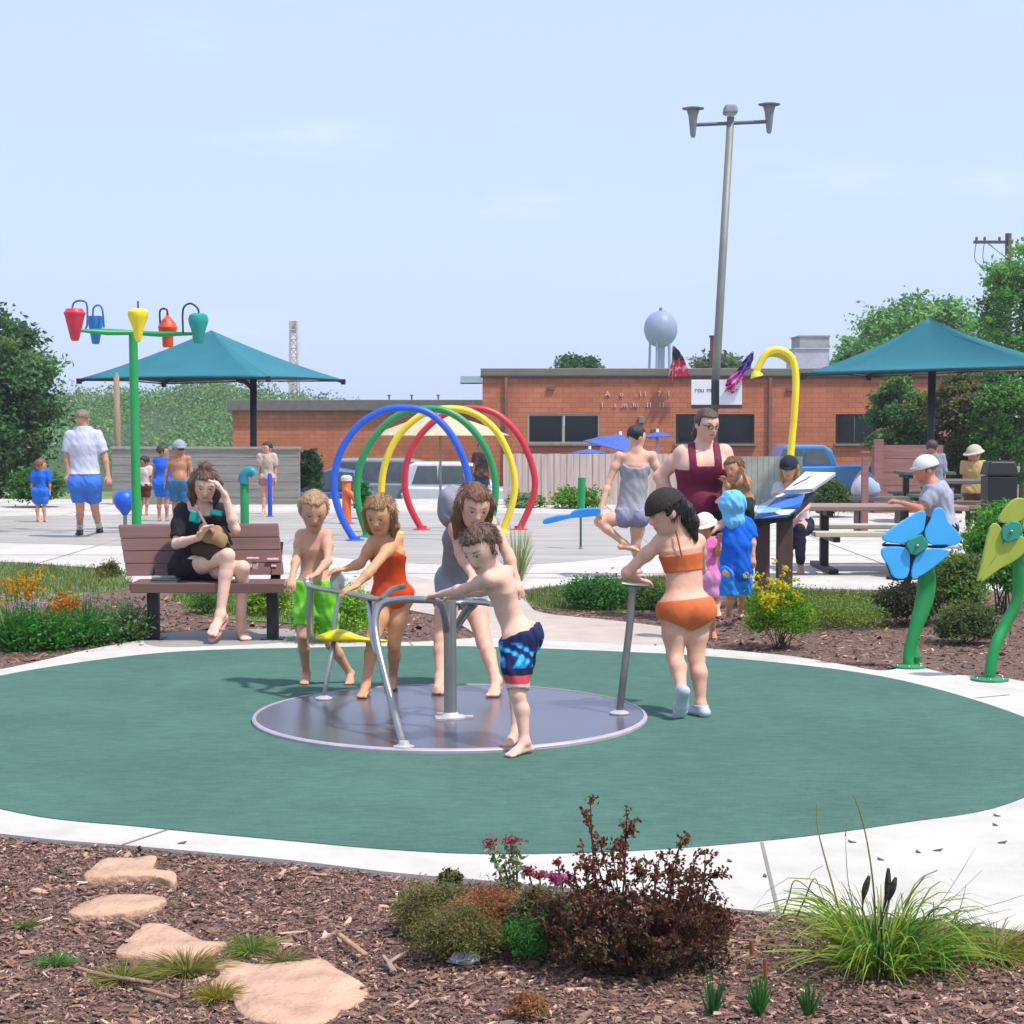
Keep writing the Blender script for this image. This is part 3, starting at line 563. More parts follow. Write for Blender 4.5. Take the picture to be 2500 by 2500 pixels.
mb = MB(); mb.box(((xl + xr) / 2, YB - .062, ZT + .02), (xr - xl + .12, .03, .06)); mb.build('drip_edge', M('dark_trim', '3b3530', rough=.7), rf)
for i, (u0, u1, v0, v1) in enumerate(wins):
    x0, x1 = P(u0, 1100, YB)[0], P(u1, 1100, YB)[0]; t = .05; b_ = MB(); xc, zc = (x0 + x1) / 2, (zw0 + zw1) / 2; fw = M('window_trim', '2a2624', rough=.5) if i else alum
    for sx in (-1, 1): b_.box((xc + sx * ((x1 - x0) / 2 - t / 2), YB + .08, zc), (t, .14, zw1 - zw0))
    for sz in (-1, 1): b_.box((xc, YB + .08, zc + sz * ((zw1 - zw0) / 2 - t / 2)), (x1 - x0 - 2 * t, .135, t))
    b_.box((xc - (.0 if i else .02), YB + .09, zc), (.05, .1, zw1 - zw0 - 2 * t)); f = b_.build('window', fw, bl)
    for sx in (-1, 1): MB().box((xc + sx * (x1 - x0) / 4, YB + .12, zc), ((x1 - x0) / 2 - .07, .02, zw1 - zw0 - .1)).build('pane', glass, f)
    MB().box((xc, YB - .02, zw0 - .03), (x1 - x0 + .1, .14, .06)).build('sill', M('sill', '8d7a6c', rough=.8), f)
white_l = M('white_letter', 'd9d2cb', rough=.6, var=.05)
for body_, u, v, pt_ in (('A  o  .II  7 I', 1558, 962, .135), ('I  .a .m .hi  II  II', 1545, 989, .092)): letters(body_, .2, P(u, v, YB - .02), white_l, bl, pt_, .012)
for u in (1236, 1880): x = P(u, 1000, YB)[0]; MB().box((x, YB - .045, (ZT + LOT) / 2), (.09, .08, ZT - LOT - .02)).build('downpipe', M('downpipe', '8a6252', rough=.6), bl)
for u, v in ((1345, 948), (1600, 1052), (1930, 950)): MB().box(P(u, v, YB - .03), (.22, .05, .12)).build('wall_vent', M('vent_grey', '6f5a50', rough=.6), bl, bevel=.01)
MB().box(P(1566, 1025, YB - .07), (.16, .14, .2)).build('wall_lamp', M('lamp_grey', '7d8283'), bl, bevel=.02)
# left wing, set back
YW = 62.0; lw = thing('brick_wing', 'lower windowless red brick wing behind the rainbow arches with a grey roof edge', 'building', (P(900, 1100, YW)[0], YW, LOT))
x0, x1 = P(568, 1100, YW)[0], P(1250, 1100, YW)[0]; zt, zf_ = P(0, 976, YW)[2], P(0, 1003, YW)[2]
MB().box(((x0 + x1) / 2, YW + 4, (zf_ + LOT) / 2), (x1 - x0, 8, zf_ - LOT)).build('wall', brick, lw); MB().box(((x0 + x1) / 2, YW + 4, (zt + zf_) / 2), (x1 - x0 + .3, 8.4, zt - zf_)).build('roof', M('wing_fascia', '726d66', rough=.8), lw, bevel=.02)
for u in (950, 1005, 1070): q = P(u, 974, YW); MB().lathe([(.03, -.1), (.03, .1), (.06, .1), (.06, .14), (.02, .17)], q, 8).build('roof_vent', fascia, lw)
# boxes on the roof
def roofbox(label, parts, Y, nm='roof_unit', cat='roof unit'):
    z0 = P(0, 903, YB)[2] + .01; us = [p for q in parts for p in q[:2]]; t = thing(nm, label, cat, (P(sum(us) / len(us), 1100, Y)[0], Y, zr))
    for (u0, u1, v0, v1, dy, mt, pn) in parts:
        a, b_ = P(u0, v0, Y)[0], P(u1, v0, Y)[0]; zt_, zb_ = P(0, v0, Y)[2], zr + .015; q = MB(); q.box(((a + b_) / 2, Y + dy, (zt_ + zb_) / 2), (b_ - a, 1.6, zt_ - zb_)); q.box(((a + b_) / 2, Y + dy, zt_ + .02), (b_ - a + .06, 1.66, .04)); q.build(pn, mt, t)
    return t
roofbox('pale concrete block chimney stack with a lilac box on the brick roof', [(1955, 2028, 821, 895, 1, M('block', 'a3a09c', rough=.9, var=.08, scale=8), 'block_stack'), (1920, 2000, 858, 895, -.8, M('lilac_box', 'b9b9c6', rough=.7), 'vent_box')], YB + 4)
roofbox('small glassy blue grey box at the end of the lower roof', [(1126, 1176, 936, 970, 0, M('pale_box', 'a8bcc4', rough=.3, var=.05), 'casing')], YW - 3)['category'] = 'roof unit'
t = thing('chimney_pipe', 'rusty brown flue pipe rising above the roof beside the lamp post', 'chimney', (P(1741, 1100, 53)[0], 53, zr)); q0 = P(1741, 905, 53); q1 = P(1741, 824, 53)
MB().tube([q0 * (1, 1, 0) + (0, 0, zr), q1], .095, 14).build('pipe', M('rust', '8a4a33', rough=.8, var=.3, scale=9), t, smooth=False); MB().tube([q1, q1 + (0, 0, .06)], .12, 14).build('cap', M('rust_dark', '5d3426', rough=.8), t)
# water tower
YT = 320.; c = P(1613, 803, YT); r_ = px(41, YT); t = thing('water_tower', 'pale blue water tower bulb standing far beyond the brick roof', 'water tower', (c[0], YT, LOT)); wt = M('tower_paint', '8794ad', rough=.45, var=.05)
pr = [(r_ * math.sin(a), -r_ * math.cos(a) * 1.12 if a < 1.57 else -r_ * math.cos(a) * 1.08) for a in np.linspace(.08, math.pi - .05, 16)]; MB().lathe(pr, c, 24).build('tank', wt, t, smooth=True)
mb = MB()
for a in range(5): d = np.array((math.cos(a * 1.2566 + .5), math.sin(a * 1.2566 + .5), 0)) * r_ * .62; mb.tube([c + d - (0, 0, r_ * .65), c * (1, 1, 0) + d * 1.25 + (0, 0, LOT)], .22, 8)
mb.tube([c - (0, 0, r_), c * (1, 1, 0) + (0, 0, LOT)], .8, 10); mb.build('leg', wt, t)
MB().tube([c + (0, 0, r_), c + (0, 0, r_ * 1.25)], .3, 8).build('beacon', M('beacon', '7a5a4a'), t)
# mast and poles
def lattice(name, label, u, vt, vb, Y, w0, w1, mt, n=9):
    a, b_ = P(u, vb, Y), P(u, vt, Y); t = thing(name, label, 'mast', (a[0], Y, LOT)); h = b_[2] - LOT; mb = MB(); co_ = lambda k, i: np.array((a[0] + (w0 + (w1 - w0) * k) * (-1, 1, 1, -1)[i] / 2, Y + (w0 + (w1 - w0) * k) * (-1, -1, 1, 1)[i] / 2, LOT + h * k))
    for i in range(4):
        mb.tube([co_(0, i), co_(1, i)], .09, 5)
        for k in range(n): mb.tube([co_(k / n, i), co_((k + 1) / n, (i + 1) % 4)], .05, 4); mb.tube([co_((k + 1) / n, i), co_((k + 1) / n, (i + 1) % 4)], .05, 4)
    mb.build('lattice', mt, t); return t
t = lattice('lattice_mast', 'tall slim lattice radio mast standing behind the left teal canopy', 718, 784, 972, 200, 1.1, .75, M('mast', 'c4ada6', rough=.7), 14)
for k in (0, 1): q = P(718 + (k * 2 - 1) * 3, 800, 200); MB().box(q, (.35, .3, 1.3)).build('antenna_panel', M('antenna', 'b9bcc0'), t)
t = lattice('transmission_tower', 'grey lattice power pylon with cross arms beyond the lower roof', 722, 905, 972, 230, 1.6, .6, M('pylon', '8d9197', rough=.6), 6)
for v, l in ((915, 34), (928, 42)): MB().tube([P(722 - l, v + 4, 230), P(722, v, 230), P(722 + l, v + 3, 230)], .1, 6).build('cross_arm', M('pylon', '8d9197'), t)
t = thing('wood_pole', 'bare pale wooden pole beneath the left end of the teal canopy', 'pole', G(286, 1175, 0) * (0, 0, 0) + (P(286, 1100, 36)[0], 36, 0)); wood = M('pole_wood', '8f7a64', rough=.9, var=.2, stretch=(8, 8, 1)); MB().tube([P(287, 900, 36) * (1, 1, 0) + (0, 0, -.1), P(284, 917, 36)], [.075, .06], 10).build('shaft', wood, t, smooth=True); MB().tube([P(284, 917, 36), P(284, 909, 36)], .03, 6).build('spike', alum, t)
YU = 60; t = thing('utility_pole', 'power line pole with one crossarm above the right hand trees', 'utility pole', (P(2462, 1100, YU)[0], YU, LOT)); MB().tube([P(2462, 1032, YU) * (1, 1, 0) + (0, 0, LOT), P(2462, 570, YU)], [.16, .11], 10).build('shaft', M('old_wood', '5e5448', rough=.9), t)
MB().box(P(2425, 591, YU), (px(95, YU), .1, .1)).build('crossarm', M('old_wood', '5e5448'), t); MB().tube([P(2412, 594, YU), P(2440, 616, YU), P(2462, 634, YU)], .02, 6).build('brace', alum, t)
for u in (2384, 2404, 2440, 2496): MB().lathe([(.03, 0), (.05, .05), (.05, .1), (.03, .14)], P(u, 588, YU), 8).build('insulator', M('insul', '6a5c56', rough=.3), t)
mb = MB()
for u, v in ((2384, 588), (2404, 588)): mb.tube(spline([P(u, v, YU), P(u - 2, v + 50, YU), P(u + 40, v + 66, YU), P(2462, v + 64, YU)], 5), .012, 4)
mb.build('cable', black, t)
# floodlight pole by the plaza
YL = 33.0; zb_ = 0.0; top = P(1784, 285, YL); bot = P(1741, 1040, YL); d = (bot - top) / (bot[2] - top[2]); foot = bot + d * (0 - bot[2])
t = thing('flood_light_pole', 'tall grey light pole leaning slightly with three floodlights on top', 'light pole', foot); pm = M('pole_grey', '7c7d76', rough=.55, var=.12, scale=3, metal=.2)
MB().tube([foot, top], [.085, .07], 14).build('pole', pm, t, smooth=True); MB().tube([P(1692, 305, YL), P(1783, 301, YL), P(1872, 297, YL)], .035, 8).build('crossarm', M('dark_pole', '55585a', rough=.5), t)
def flood(u, v, sq):
    q = P(u, v, YL); w_ = px(52, YL) / 2; f = MB(); f.lathe([(.03, -.44), (.05, -.40), (.085, -.05), (.12, .07), (.10, .08)], q, 16); o = f.build('floodlight', M('lamp_grey', '7d8283', rough=.4, var=.15), t, smooth=True)
    MB().lathe([(.1, 0), (.2, .015), (.21, .035), (.12, .06)], q + (0, 0, .07), 20, sy=.8).build('lamp_hood', M('lamp_hood', '70756c', rough=.45), o); return o
flood(1692, 278, 0); flood(1878, 268, 0)
q = P(1783, 268, YL); MB().box(q, (px(36, YL), .34, px(22, YL)), taper=.8).build('lamp_head', M('lamp_grey', '7d8283'), t, bevel=.05, seg=3); MB().box(q - (0, 0, .085), (.2, .26, .012)).build('lens', M('lens', 'a9b3ae', rough=.2), t)
# signboards on the pole
YS = YL - .25; t = thing('banner_sign', 'pair of white banner panels on a black frame below the light pole', 'sign', (P(1748, 1100, YS)[0], YS, 0)); wp = M('sign_white', 'd4d6de', rough=.5, var=.04)
for u0, u1, tx in ((1688, 1736, 'rou m'), (1756, 1811, 'AT r')):
    a, b_ = P(u0, 927, YS), P(u1, 988, YS); o = MB().box(((a[0] + b_[0]) / 2, YS, (a[2] + b_[2]) / 2), (b_[0] - a[0], .03, a[2] - b_[2])).build('panel', wp, t, bevel=.004)
    letters(tx, .13, ((a[0] + b_[0]) / 2 + .02, YS - .018, (a[2] + b_[2]) / 2 + .04), M('sign_ink', '4c4b58'), o, .062, .002)
MB().box((P(1746, 1100, YS)[0], YS + .06, P(0, 960, YS)[2]), (px(22, YS), .06, px(64, YS))).build('bracket', M('navy_black', '22242c', rough=.5), t, bevel=.006)
mb = MB(); x_ = P(1746, 1100, YS)[0]; mb.box((x_, YS + .06, P(0, 993, YS)[2] / 2 - .02), (.1, .08, P(0, 993, YS)[2])); mb.build('post', M('brown_post', '4d4039'), t); MB().box((P(1750, 1100, YS)[0], YS + .05, P(0, 993, YS)[2]), (px(124, YS), .07, px(9, YS))).build('frame', M('brown_post', '4d4039'), t)
# flags
def flag(label, staff, cloths, Y, group='flags above the roof'):
    t = thing('flag', label, 'flag', staff[0], group); MB().tube(staff, .012, 6).build('staff', alum, t)
    for nm, poly, mt in cloths:
        n = 10; p = np.array([P(u, v, Y) for u, v in poly]); b = MB(); top_ = spline(p[:len(p) // 2], n); bt = spline(p[len(p) // 2:][::-1], n); m = min(len(top_), len(bt)); V = []
        for s_ in (0, .012):
            for i in range(m):
                for k in range(5): q = top_[i] + (bt[i] - top_[i]) * k / 4; V.append(q + (0, .05 * math.sin(i * .9 + k * 1.3) + s_, 0))
        F_ = [(i * 5 + k, i * 5 + k + 1, (i + 1) * 5 + k + 1, (i + 1) * 5 + k) for i in range(m - 1) for k in range(4)]; F_ += [tuple(x + m * 5 for x in f[::-1]) for f in F_]; b.add(V, F_); b.build(nm, mt, t, smooth=True)
def flagmat(name, c1, c2, sc):
    m = M(name, c1, rough=.7, var=.1); nt = m.node_tree; N = nt.nodes; L = nt.links; w_ = N.new('ShaderNodeTexNoise'); w_.inputs['Scale'].default_value = sc; tc = N.new('ShaderNodeTexCoord'); L.new(tc.outputs['Object'], w_.inputs[0]); cr = N.new('ShaderNodeValToRGB'); cr.color_ramp.interpolation = 'CONSTANT'
    cr.color_ramp.elements[0].color = (*lin(c1), 1); cr.color_ramp.elements[1].color = (*lin(c2), 1); cr.color_ramp.elements[1].position = .56; L.new(w_.outputs[0], cr.inputs[0]); L.new(cr.outputs[0], N['Principled BSDF'].inputs['Base Color']); return m
Yf = YB - .35
flag('red and white patterned flag with a dark peak at the roof edge', [P(1642, 930, Yf), P(1643, 843, Yf)], [('cloth', [(1640, 885), (1655, 874), (1672, 880), (1686, 918), (1655, 919), (1630, 921)], flagmat('flag_red', 'c3263f', 'd79aa5', 7)), ('peak_cloth', [(1642, 843), (1655, 853), (1668, 872), (1672, 880), (1655, 877), (1640, 886)], M('flag_navy', '1b2438', rough=.8))], Yf)
Yf = YS - .15
flag('purple and pink flag on a leaning staff above the white banner', [P(1780, 965, Yf), P(1839, 857, Yf)], [('cloth', [(1798, 907), (1810, 905), (1826, 900), (1815, 922), (1796, 940), (1772, 930)], flagmat('flag_pink', 'd0479f', 'e596c8', 9)), ('peak_cloth', [(1838, 857), (1840, 870), (1832, 900), (1812, 912), (1800, 906), (1815, 880)], M('flag_purple', '3f2f86', rough=.8)), ('tail_cloth', [(1776, 930), (1792, 934), (1795, 958), (1787, 962), (1778, 950), (1770, 940)], flagmat('flag_magenta', 'a92460', 'c94f86', 9))], Yf)
# retaining wall, fence
def panelwall(name, label, u0, u1, vt, Y, mt, rows, cat='wall', cols=(0,), zb=-.12):
    a, b_ = P(u0, 1100, Y)[0], P(u1, 1100, Y)[0]; zt = P(0, vt, Y)[2]; t = thing(name, label, cat, ((a + b_) / 2, Y, 0)); return a, b_, zt, t
YW1 = 34.2; a, b_, zt, t = panelwall('plank_wall', 'low weathered grey wall of horizontal boards behind the splash deck', 275, 730, 1094, YW1, None, 8)
gw = M('grey_board', '86837c', rough=.85, var=.22, scale=3, stretch=(.5, 1, 10), bump=.3, bscale=20); mb = MB(); hb = zt / 7
for i in range(7): mb.box(((a + b_) / 2, YW1, hb * (i + .5) - .03), (b_ - a, .14 + .006 * (i % 2), hb - .008))
mb.build('boards', gw, t); MB().box(((a + b_) / 2, YW1, zt), (b_ - a + .06, .2, .05)).build('cap', M('grey_cap', '8b877f', rough=.8, var=.1), t, bevel=.008)
for u in (300, 450, 600, 724): MB().box((P(u, 1100, YW1)[0], YW1 + .12, zt / 2 - .03), (.1, .1, zt)).build('post', gw, t)
YF = 34.0; a, b_, zt, t = panelwall('board_fence', 'pinkish beige fence of upright boards beyond the red and yellow arches', 1228, 1760, 1106, YF, None, 0, 'fence')
fm = M('fence_board', 'c0afa6', rough=.85, var=.18, scale=2.5, stretch=(7, 7, .5), bump=.2, bscale=20); n = 34; wv = (b_ - a) / n; mb = MB()
for i in range(n): mb.box((a + wv * (i + .5), YF + .012 * (i % 2), zt / 2 - .02 + .004 * ((i * 7) % 3)), (wv - .006, .025, zt))
mb.build('boards', fm, t)
for z in (.25, .8): MB().box(((a + b_) / 2, YF + .06, z * zt), (b_ - a, .04, .08)).build('rail', fm, t)
mb = MB(); YG = 34.4; a, b_, zt, t = panelwall('screen_fence', 'pale grey green screen fence behind the planting by the sign', 1766, 1960, 1112, YG, None, 0, 'fence')
for i in range(14): mb.box((a + (b_ - a) * (i + .5) / 14, YG, zt / 2 - .02), ((b_ - a) / 14 - .008, .03, zt))
mb.build('boards', M('sage_board', '9aa093', rough=.8, var=.2, scale=3), t); MB().box(((a + b_) / 2, YG + .05, zt * .85), (b_ - a, .04, .07)).build('rail', M('sage_board', '9aa093'), t)
YR = 31; a, b_, zt, t = panelwall('timber_wall', 'low dusty rose timber wall behind the picnic tables', 2130, 2300, 1086, YR, None, 0)
mb = MB()
for i in range(5): mb.box(((a + b_) / 2, YR, zt / 5 * (i + .5)), (b_ - a, .16 + .006 * (i % 2), zt / 5 - .008))
mb.build('boards', M('rose_board', '8d625c', rough=.85, var=.2, scale=3, stretch=(.6, 1, 8)), t); MB().box((a + .08, YR - .12, zt / 2 + .05), (.16, .12, zt + .1)).build('post', M('rose_board', '8d625c'), t)
# vehicles in the sunken lot
def vehicle(name, label, u, Y, Lx, H_, colr, prof, cabprof, cat, group=None):
    x = P(u, 1100, Y)[0]; t = thing(name, label, cat, (x, Y, LOT), group); pm = M('paint_' + colr, colr, rough=.3, var=.03, coat=.5); W_ = 1.75
    pts = [(x + p * Lx, Y - W_ / 2, LOT + .02 + z * H_) for p, z in prof]; MB().prism(pts, (0, W_, 0)).build('body', pm, t, bevel=.05, seg=3)
    cp = [(x + p * Lx, Y - W_ / 2 + .1, LOT + .02 + z * H_) for p, z in cabprof]; cab = MB().prism(cp, (0, W_ - .2, 0)).build('cabin', pm, t, bevel=.06, seg=3)
    cz = np.array(cp); ctr = cz.mean(0); k = len(cp); xs_ = np.linspace(cz[:, 0].min(), cz[:, 0].max(), 4)
    zlo = cz[:, 2].min() + .1; zhi = cz[:, 2].max() - .09
    for i in range(3 if cat == 'van' else 2):
        n_ = 3 if cat == 'van' else 2; x0_, x1_ = cz[:, 0].min() + .16 + (np.ptp(cz[:, 0]) - .3) * i / n_, cz[:, 0].min() + .1 + (np.ptp(cz[:, 0]) - .3) * (i + 1) / n_; sl = .12 if i == 0 else 0; sr = .12 if i == n_ - 1 else 0
        MB().prism([(x0_ - .03, Y - W_ / 2 + .085, zlo), (x1_ + .03, Y - W_ / 2 + .085, zlo), (x1_ - sr, Y - W_ / 2 + .085, zhi), (x0_ + sl, Y - W_ / 2 + .085, zhi)], (0, .03, 0)).build('window', M('car_glass', '5c666c', rough=.1, spec=.6), cab)
    for sx in (-.31, .31):
        for sy in (-1, 1):
            q = np.array((x + sx * Lx, Y + sy * (W_ / 2 - .1), LOT + .35)); wh = MB().lathe([(.2, -.1), (.33, -.1), (.35, -.05), (.35, .05), (.33, .1), (.2, .1)], q, 20, axis=(0, 1, 0)).build('wheel', M('tyre', '1a1a1b', rough=.9), t); MB().lathe([(.05, -.04), (.2, -.03), (.2, .03), (.05, .04)], q + (0, sy * .08, 0), 14, axis=(0, 1, 0)).build('rim', alum, wh)
    for s_ in (-1, 1): MB().box((x + s_ * Lx * .5, Y - W_ / 2 + .2, LOT + H_ * .48), (.05, .22, .16)).build('headlight', M('lamp_glass', 'c9c4bc' if s_ < 0 else '8e2a22', rough=.2), t, bevel=.01)
    return t
vehicle('white_van', 'white estate car with grey windows parked behind the rainbow arches', 1136, 45, 3.2, 1.62, 'dfe2e6', [(-.5, .18), (.5, .18), (.5, .5), (.46, .56), (.2, .60), (-.46, .62), (-.5, .5)], [(-.46, .6), (.26, .6), (.06, .97), (-.06, 1), (-.40, 1), (-.45, .95)], 'van')
vehicle('pickup_truck', 'bright blue pickup truck parked beyond the picnic tables', 2025, 41.6, 3.4, 2.15, '3f86c8', [(-.5, .22), (.5, .22), (.5, .76), (-.5, .74)], [(-.44, .73), (.02, .73), (-.02, .92), (-.08, .98), (-.34, .98)], 'truck')
vehicle('parked_car', 'grey green car parked against the brick wing', 960, 46.5, 3.6, 1.7, '87918e', [(-.5, .2), (.5, .2), (.5, .6), (-.5, .62)], [(-.46, .6), (.36, .6), (.22, .95), (.1, .99), (-.38, .99)], 'car')
vehicle('compact_car', 'rounded blue car just left of the blue arch', 815, 43.5, 2.4, 1.5, '48699d', [(-.5, .2), (.5, .2), (.5, .55), (.3, .62), (-.3, .62), (-.5, .5)], [(-.36, .6), (.36, .6), (.2, .95), (.0, 1), (-.2, .9)], 'car')
# shade canopies
teal = M('teal_fabric', '2a7684', rough=.75, var=.07, scale=2, trans=.12); teal2 = teal
def canopy(label, apex, corners, post_top, post_xy, arm, sagk=.12):
    t = thing('shade_canopy', label, 'canopy', (post_xy[0], post_xy[1], 0), 'teal shade canopies'); n = 12; V = []; F_ = []
    cs = [np.array(c_) for c_ in corners]; ctr = sum(cs) / 4; nv = 0
    for k in range(4):
        a, b_ = cs[k], cs[(k + 1) % 4]; g = {}
        for i in range(n + 1):
            for jx in range(n + 1):
                e = a + (b_ - a) * jx / n; e = e + (ctr - e) * .07 * 4 * (jx / n) * (1 - jx / n) * (1, 1, 0); e[2] += .03 * 4 * (jx / n) * (1 - jx / n)
                p = e + (apex - e) * i / n; p[2] -= sagk * 4 * (i / n) * (1 - i / n) * (.5 + 2 * (jx / n) * (1 - jx / n)); g[i, jx] = nv; nv += 1; V.append(p)
        F_ += [(g[i, jx], g[i, jx + 1], g[i + 1, jx + 1], g[i + 1, jx]) for i in range(n) for jx in range(n)]
    o = npobj('fabric_roof', V, F_, teal, t, smooth=True); sf = o.modifiers.new('Solid', 'SOLIDIFY'); sf.thickness = .012
    mb = MB()
    for k in range(4): mid_ = (cs[k] + apex) / 2 - (0, 0, sagk * .5 + .1); mb.tube(spline([cs[k] - (0, 0, .06), mid_, apex - (0, 0, .16)], 4), .03, 6); e = cs[k]; f_ = cs[(k + 1) % 4]; mb.tube([e - (0, 0, .03), (e + f_) / 2 + (ctr - (e + f_) / 2) * .07 - (0, 0, .0), f_ - (0, 0, .03)], .018, 6)
    mb.build('frame', black, t)
    for k in range(4): MB().box(cs[k] - (0, 0, .05), (.1, .1, .12)).build('corner_clamp', black, t)
    MB().tube([(post_xy[0], post_xy[1], -.05), (post_xy[0] + .02, post_xy[1], post_top)], .075, 14).build('post', black, t, smooth=True)
    MB().tube(arm, .05, 10).build('arm', black, t, smooth=True); MB().lathe([(.16, 0), (.16, .02), (.11, .03), (.09, .05)], (post_xy[0], post_xy[1], 0), 16).build('base_plate', black, t); return t
A_ = P(516, 806, 38.5); c1, c2, c3, c4 = P(193, 925, 38), P(655, 920, 36.0), P(838, 927, 39.5), P(400, 934, 42.2)
pxy = P(617, 1000, 38.2)[:2]; canopy('teal pyramid shade canopy on the left held by one black post', A_, [c1, c2, c3, c4], P(0, 925, 38.2)[2], pxy, spline([(pxy[0], pxy[1], P(0, 950, 38.2)[2]), P(598, 932, 38.2), P(575, 920, 38.3), A_ - (0, 0, .2)], 5))
A_ = P(2268, 776, 33); c1, c2, c3, c4 = P(1960, 912, 33), P(2640, 893, 31.5), P(2620, 900, 37), P(2120, 916, 37.5)
pxy = P(2272, 1000, 33.5)[:2]; canopy('larger teal shade canopy on the right above the picnic tables', A_, [c1, c2, c3, c4], P(0, 886, 33.5)[2], pxy, [np.array((pxy[0], pxy[1], P(0, 905, 33.5)[2])), np.array((A_[0], A_[1], A_[2] - .15))], .2)
# umbrellas
def parasol(label, u, vtop, Y, rad, drop, mt, tilt=(0, 0), zf=LOT, group=None, n=10):
    q = P(u, vtop, Y); t = thing('patio_umbrella', label, 'umbrella', (q[0], Y, zf), group); V = [q]; F_ = []
    for k in range(n):
        a = k * 2 * math.pi / n
        for f in (.5, 1): V.append(q + np.array((math.cos(a) * rad * f, math.sin(a) * rad * f, -drop * f ** 1.25 + tilt[0] * math.cos(a) * rad * f)))
    for k in range(n): a, b_ = 1 + 2 * k, 1 + 2 * ((k + 1) % n); F_ += [(0, a, b_), (a, a + 1, b_ + 1, b_)]
    o = npobj('canopy_cloth', V, F_, mt, t); o.modifiers.new('Solid', 'SOLIDIFY').thickness = .015; rb = MB()
    for k in range(n): rb.tube([V[0] - (0, 0, .05), V[2 + 2 * k] - (0, 0, .02)], .01, 5)
    rb.build('ribs', alum, t); MB().tube([(q[0], Y, zf), q + (0, 0, .06)], .03, 10).build('pole', M('white_pole', 'c9c6c2', rough=.4), t, smooth=True); MB().lathe([(.3, 0), (.3, .06), (.08, .1)], (q[0], Y, zf), 16).build('base', M('stone_base', '777', rough=.8) if 0 else alum, t); return t
parasol('cream patio umbrella open behind the rainbow arches', 1075, 1008, 41, 1.62, .52, M('cream_cloth', 'cdbfa0', rough=.8, trans=.2))
parasol('flat blue umbrella low over the board fence', 1440, 1096, 36.6, .42, .08, M('blue_cloth', '4a63b4', rough=.7, trans=.15), zf=-.1); parasol('tilted blue umbrella behind the woman with black hair', 1515, 1060, 37.2, .8, .34, M('blue_cloth', '4a63b4'), (-.25, 0), zf=-.1)
parasol('small blue umbrella right of the woman with black hair', 1605, 1054, 37.0, .34, .10, M('blue_cloth', '4a63b4'), (.05, 0), zf=-.1)
# ------------------------------------------------------------------ play equipment
steel = M('brushed_steel', 'a3a39f', rough=.34, var=.1, scale=5, metal=.85, bump=.05, bscale=90); steel_d = M('worn_steel', '8a8783', rough=.42, var=.2, scale=6, metal=.8)
def pp(*a): return [P(u, v, Y) for u, v, Y in a]
c0 = (G(1100, 1682) + G(1100, 1845)) / 2; c0 = np.array((G(1099, 1757)[0], c0[1], .012)); RD = 1.06
mg = thing('merry_go_round', 'low grey disc spinner with steel handrails and a small yellow seat', 'merry-go-round', c0)
disc_m = M('disc_metal', '5f5f6b', rough=.24, var=.16, scale=1.6, metal=.35, dirt=.35, dirtcol='746a72', bump=.04, bscale=40)
MB().lathe([(.02, .0), (RD - .02, .0), (RD - .02, .017), (.02, .02)], c0, 96).build('platform', disc_m, mg, auto=35)
MB().lathe([(RD - .018, .0), (RD + .004, 0), (RD + .004, .012), (RD - .002, .019), (RD - .015, .022), (RD - .02, .014)], c0, 96).build('rim', M('disc_rim', 'b3a6ae', rough=.45, var=.12, metal=.2), mg, auto=40)
ZD = c0[2] + .019
hub = G(1100, 1752, ZD)
MB().tube([hub, P(1098, 1466, hub[1])], .034, 20).build('pole', steel, mg, auto=40)
fl = MB(); fl.lathe([(.085, 0), (.085, .008), (.05, .014), (.036, .03)], hub, 20)
for a in range(3): fl.box(hub + np.array((math.cos(a * 2.09) * .09, math.sin(a * 2.09) * .09, .005)), (.06, .05, .01))
fl.build('flange', M('flange', 'c4c1bc', rough=.45, metal=.4), mg, auto=40)
near = G(986, 1824, ZD)
nl = spline(pp((988, 1832, near[1]), (958, 1720, 8.6), (930, 1610, 8.72), (917, 1545, 8.8), (918, 1500, 8.84), (935, 1474, 8.86), (975, 1464, 8.84), (1030, 1464, 8.80), (1066, 1468, 8.82), (1082, 1490, 8.95), (1090, 1540, 9.2), (1094, 1600, 9.36)), 6); nl[0] = near
MB().tube(nl, .019, 14).build('leg', steel, mg, auto=60); MB().lathe([(.045, 0), (.045, .006), (.026, .012), (.02, .03)], near, 14, sx=1.15).build('flange', M('flange', 'c4c1bc'), mg, auto=40)
rail = spline(pp((750, 1412, 10.05), (762, 1432, 10.0), (848, 1448, 9.72), (905, 1460, 9.3), (950, 1464, 8.95)), 6)
MB().tube(rail, .024, 12, flat=.55).build('handrail', steel, mg, auto=60)
MB().tube(spline(pp((757, 1434, 10.02), (757, 1490, 10.03), (757, 1556, 10.05)), 4), .021, 12).build('post', steel, mg, auto=60)
MB().tube(spline(pp((905, 1462, 9.4), (907, 1510, 9.2), (914, 1570, 9.0), (924, 1600, 8.78)), 4), [.026, .025, .023, .022, .021, .02, .02, .02, .02, .019, .018, .017, .016], 12).build('post', steel, mg, auto=60)
ft = G(790, 1706, ZD); MB().tube([ft, P(801, 1640, ft[1] - .03), P(815, 1566, 9.95)], [.012, .014, .015], 10).build('leg', steel, mg, auto=60); MB().lathe([(.05, 0), (.05, .006), (.015, .02)], ft, 12).build('flange', M('flange', 'c4c1bc'), mg, auto=40)
MB().tube(spline(pp((815, 1560, 9.95), (818, 1510, 9.97), (830, 1450, 10.0), (832, 1425, 10.0)), 4), .014, 10).build('grip_stem', steel, mg, auto=60)
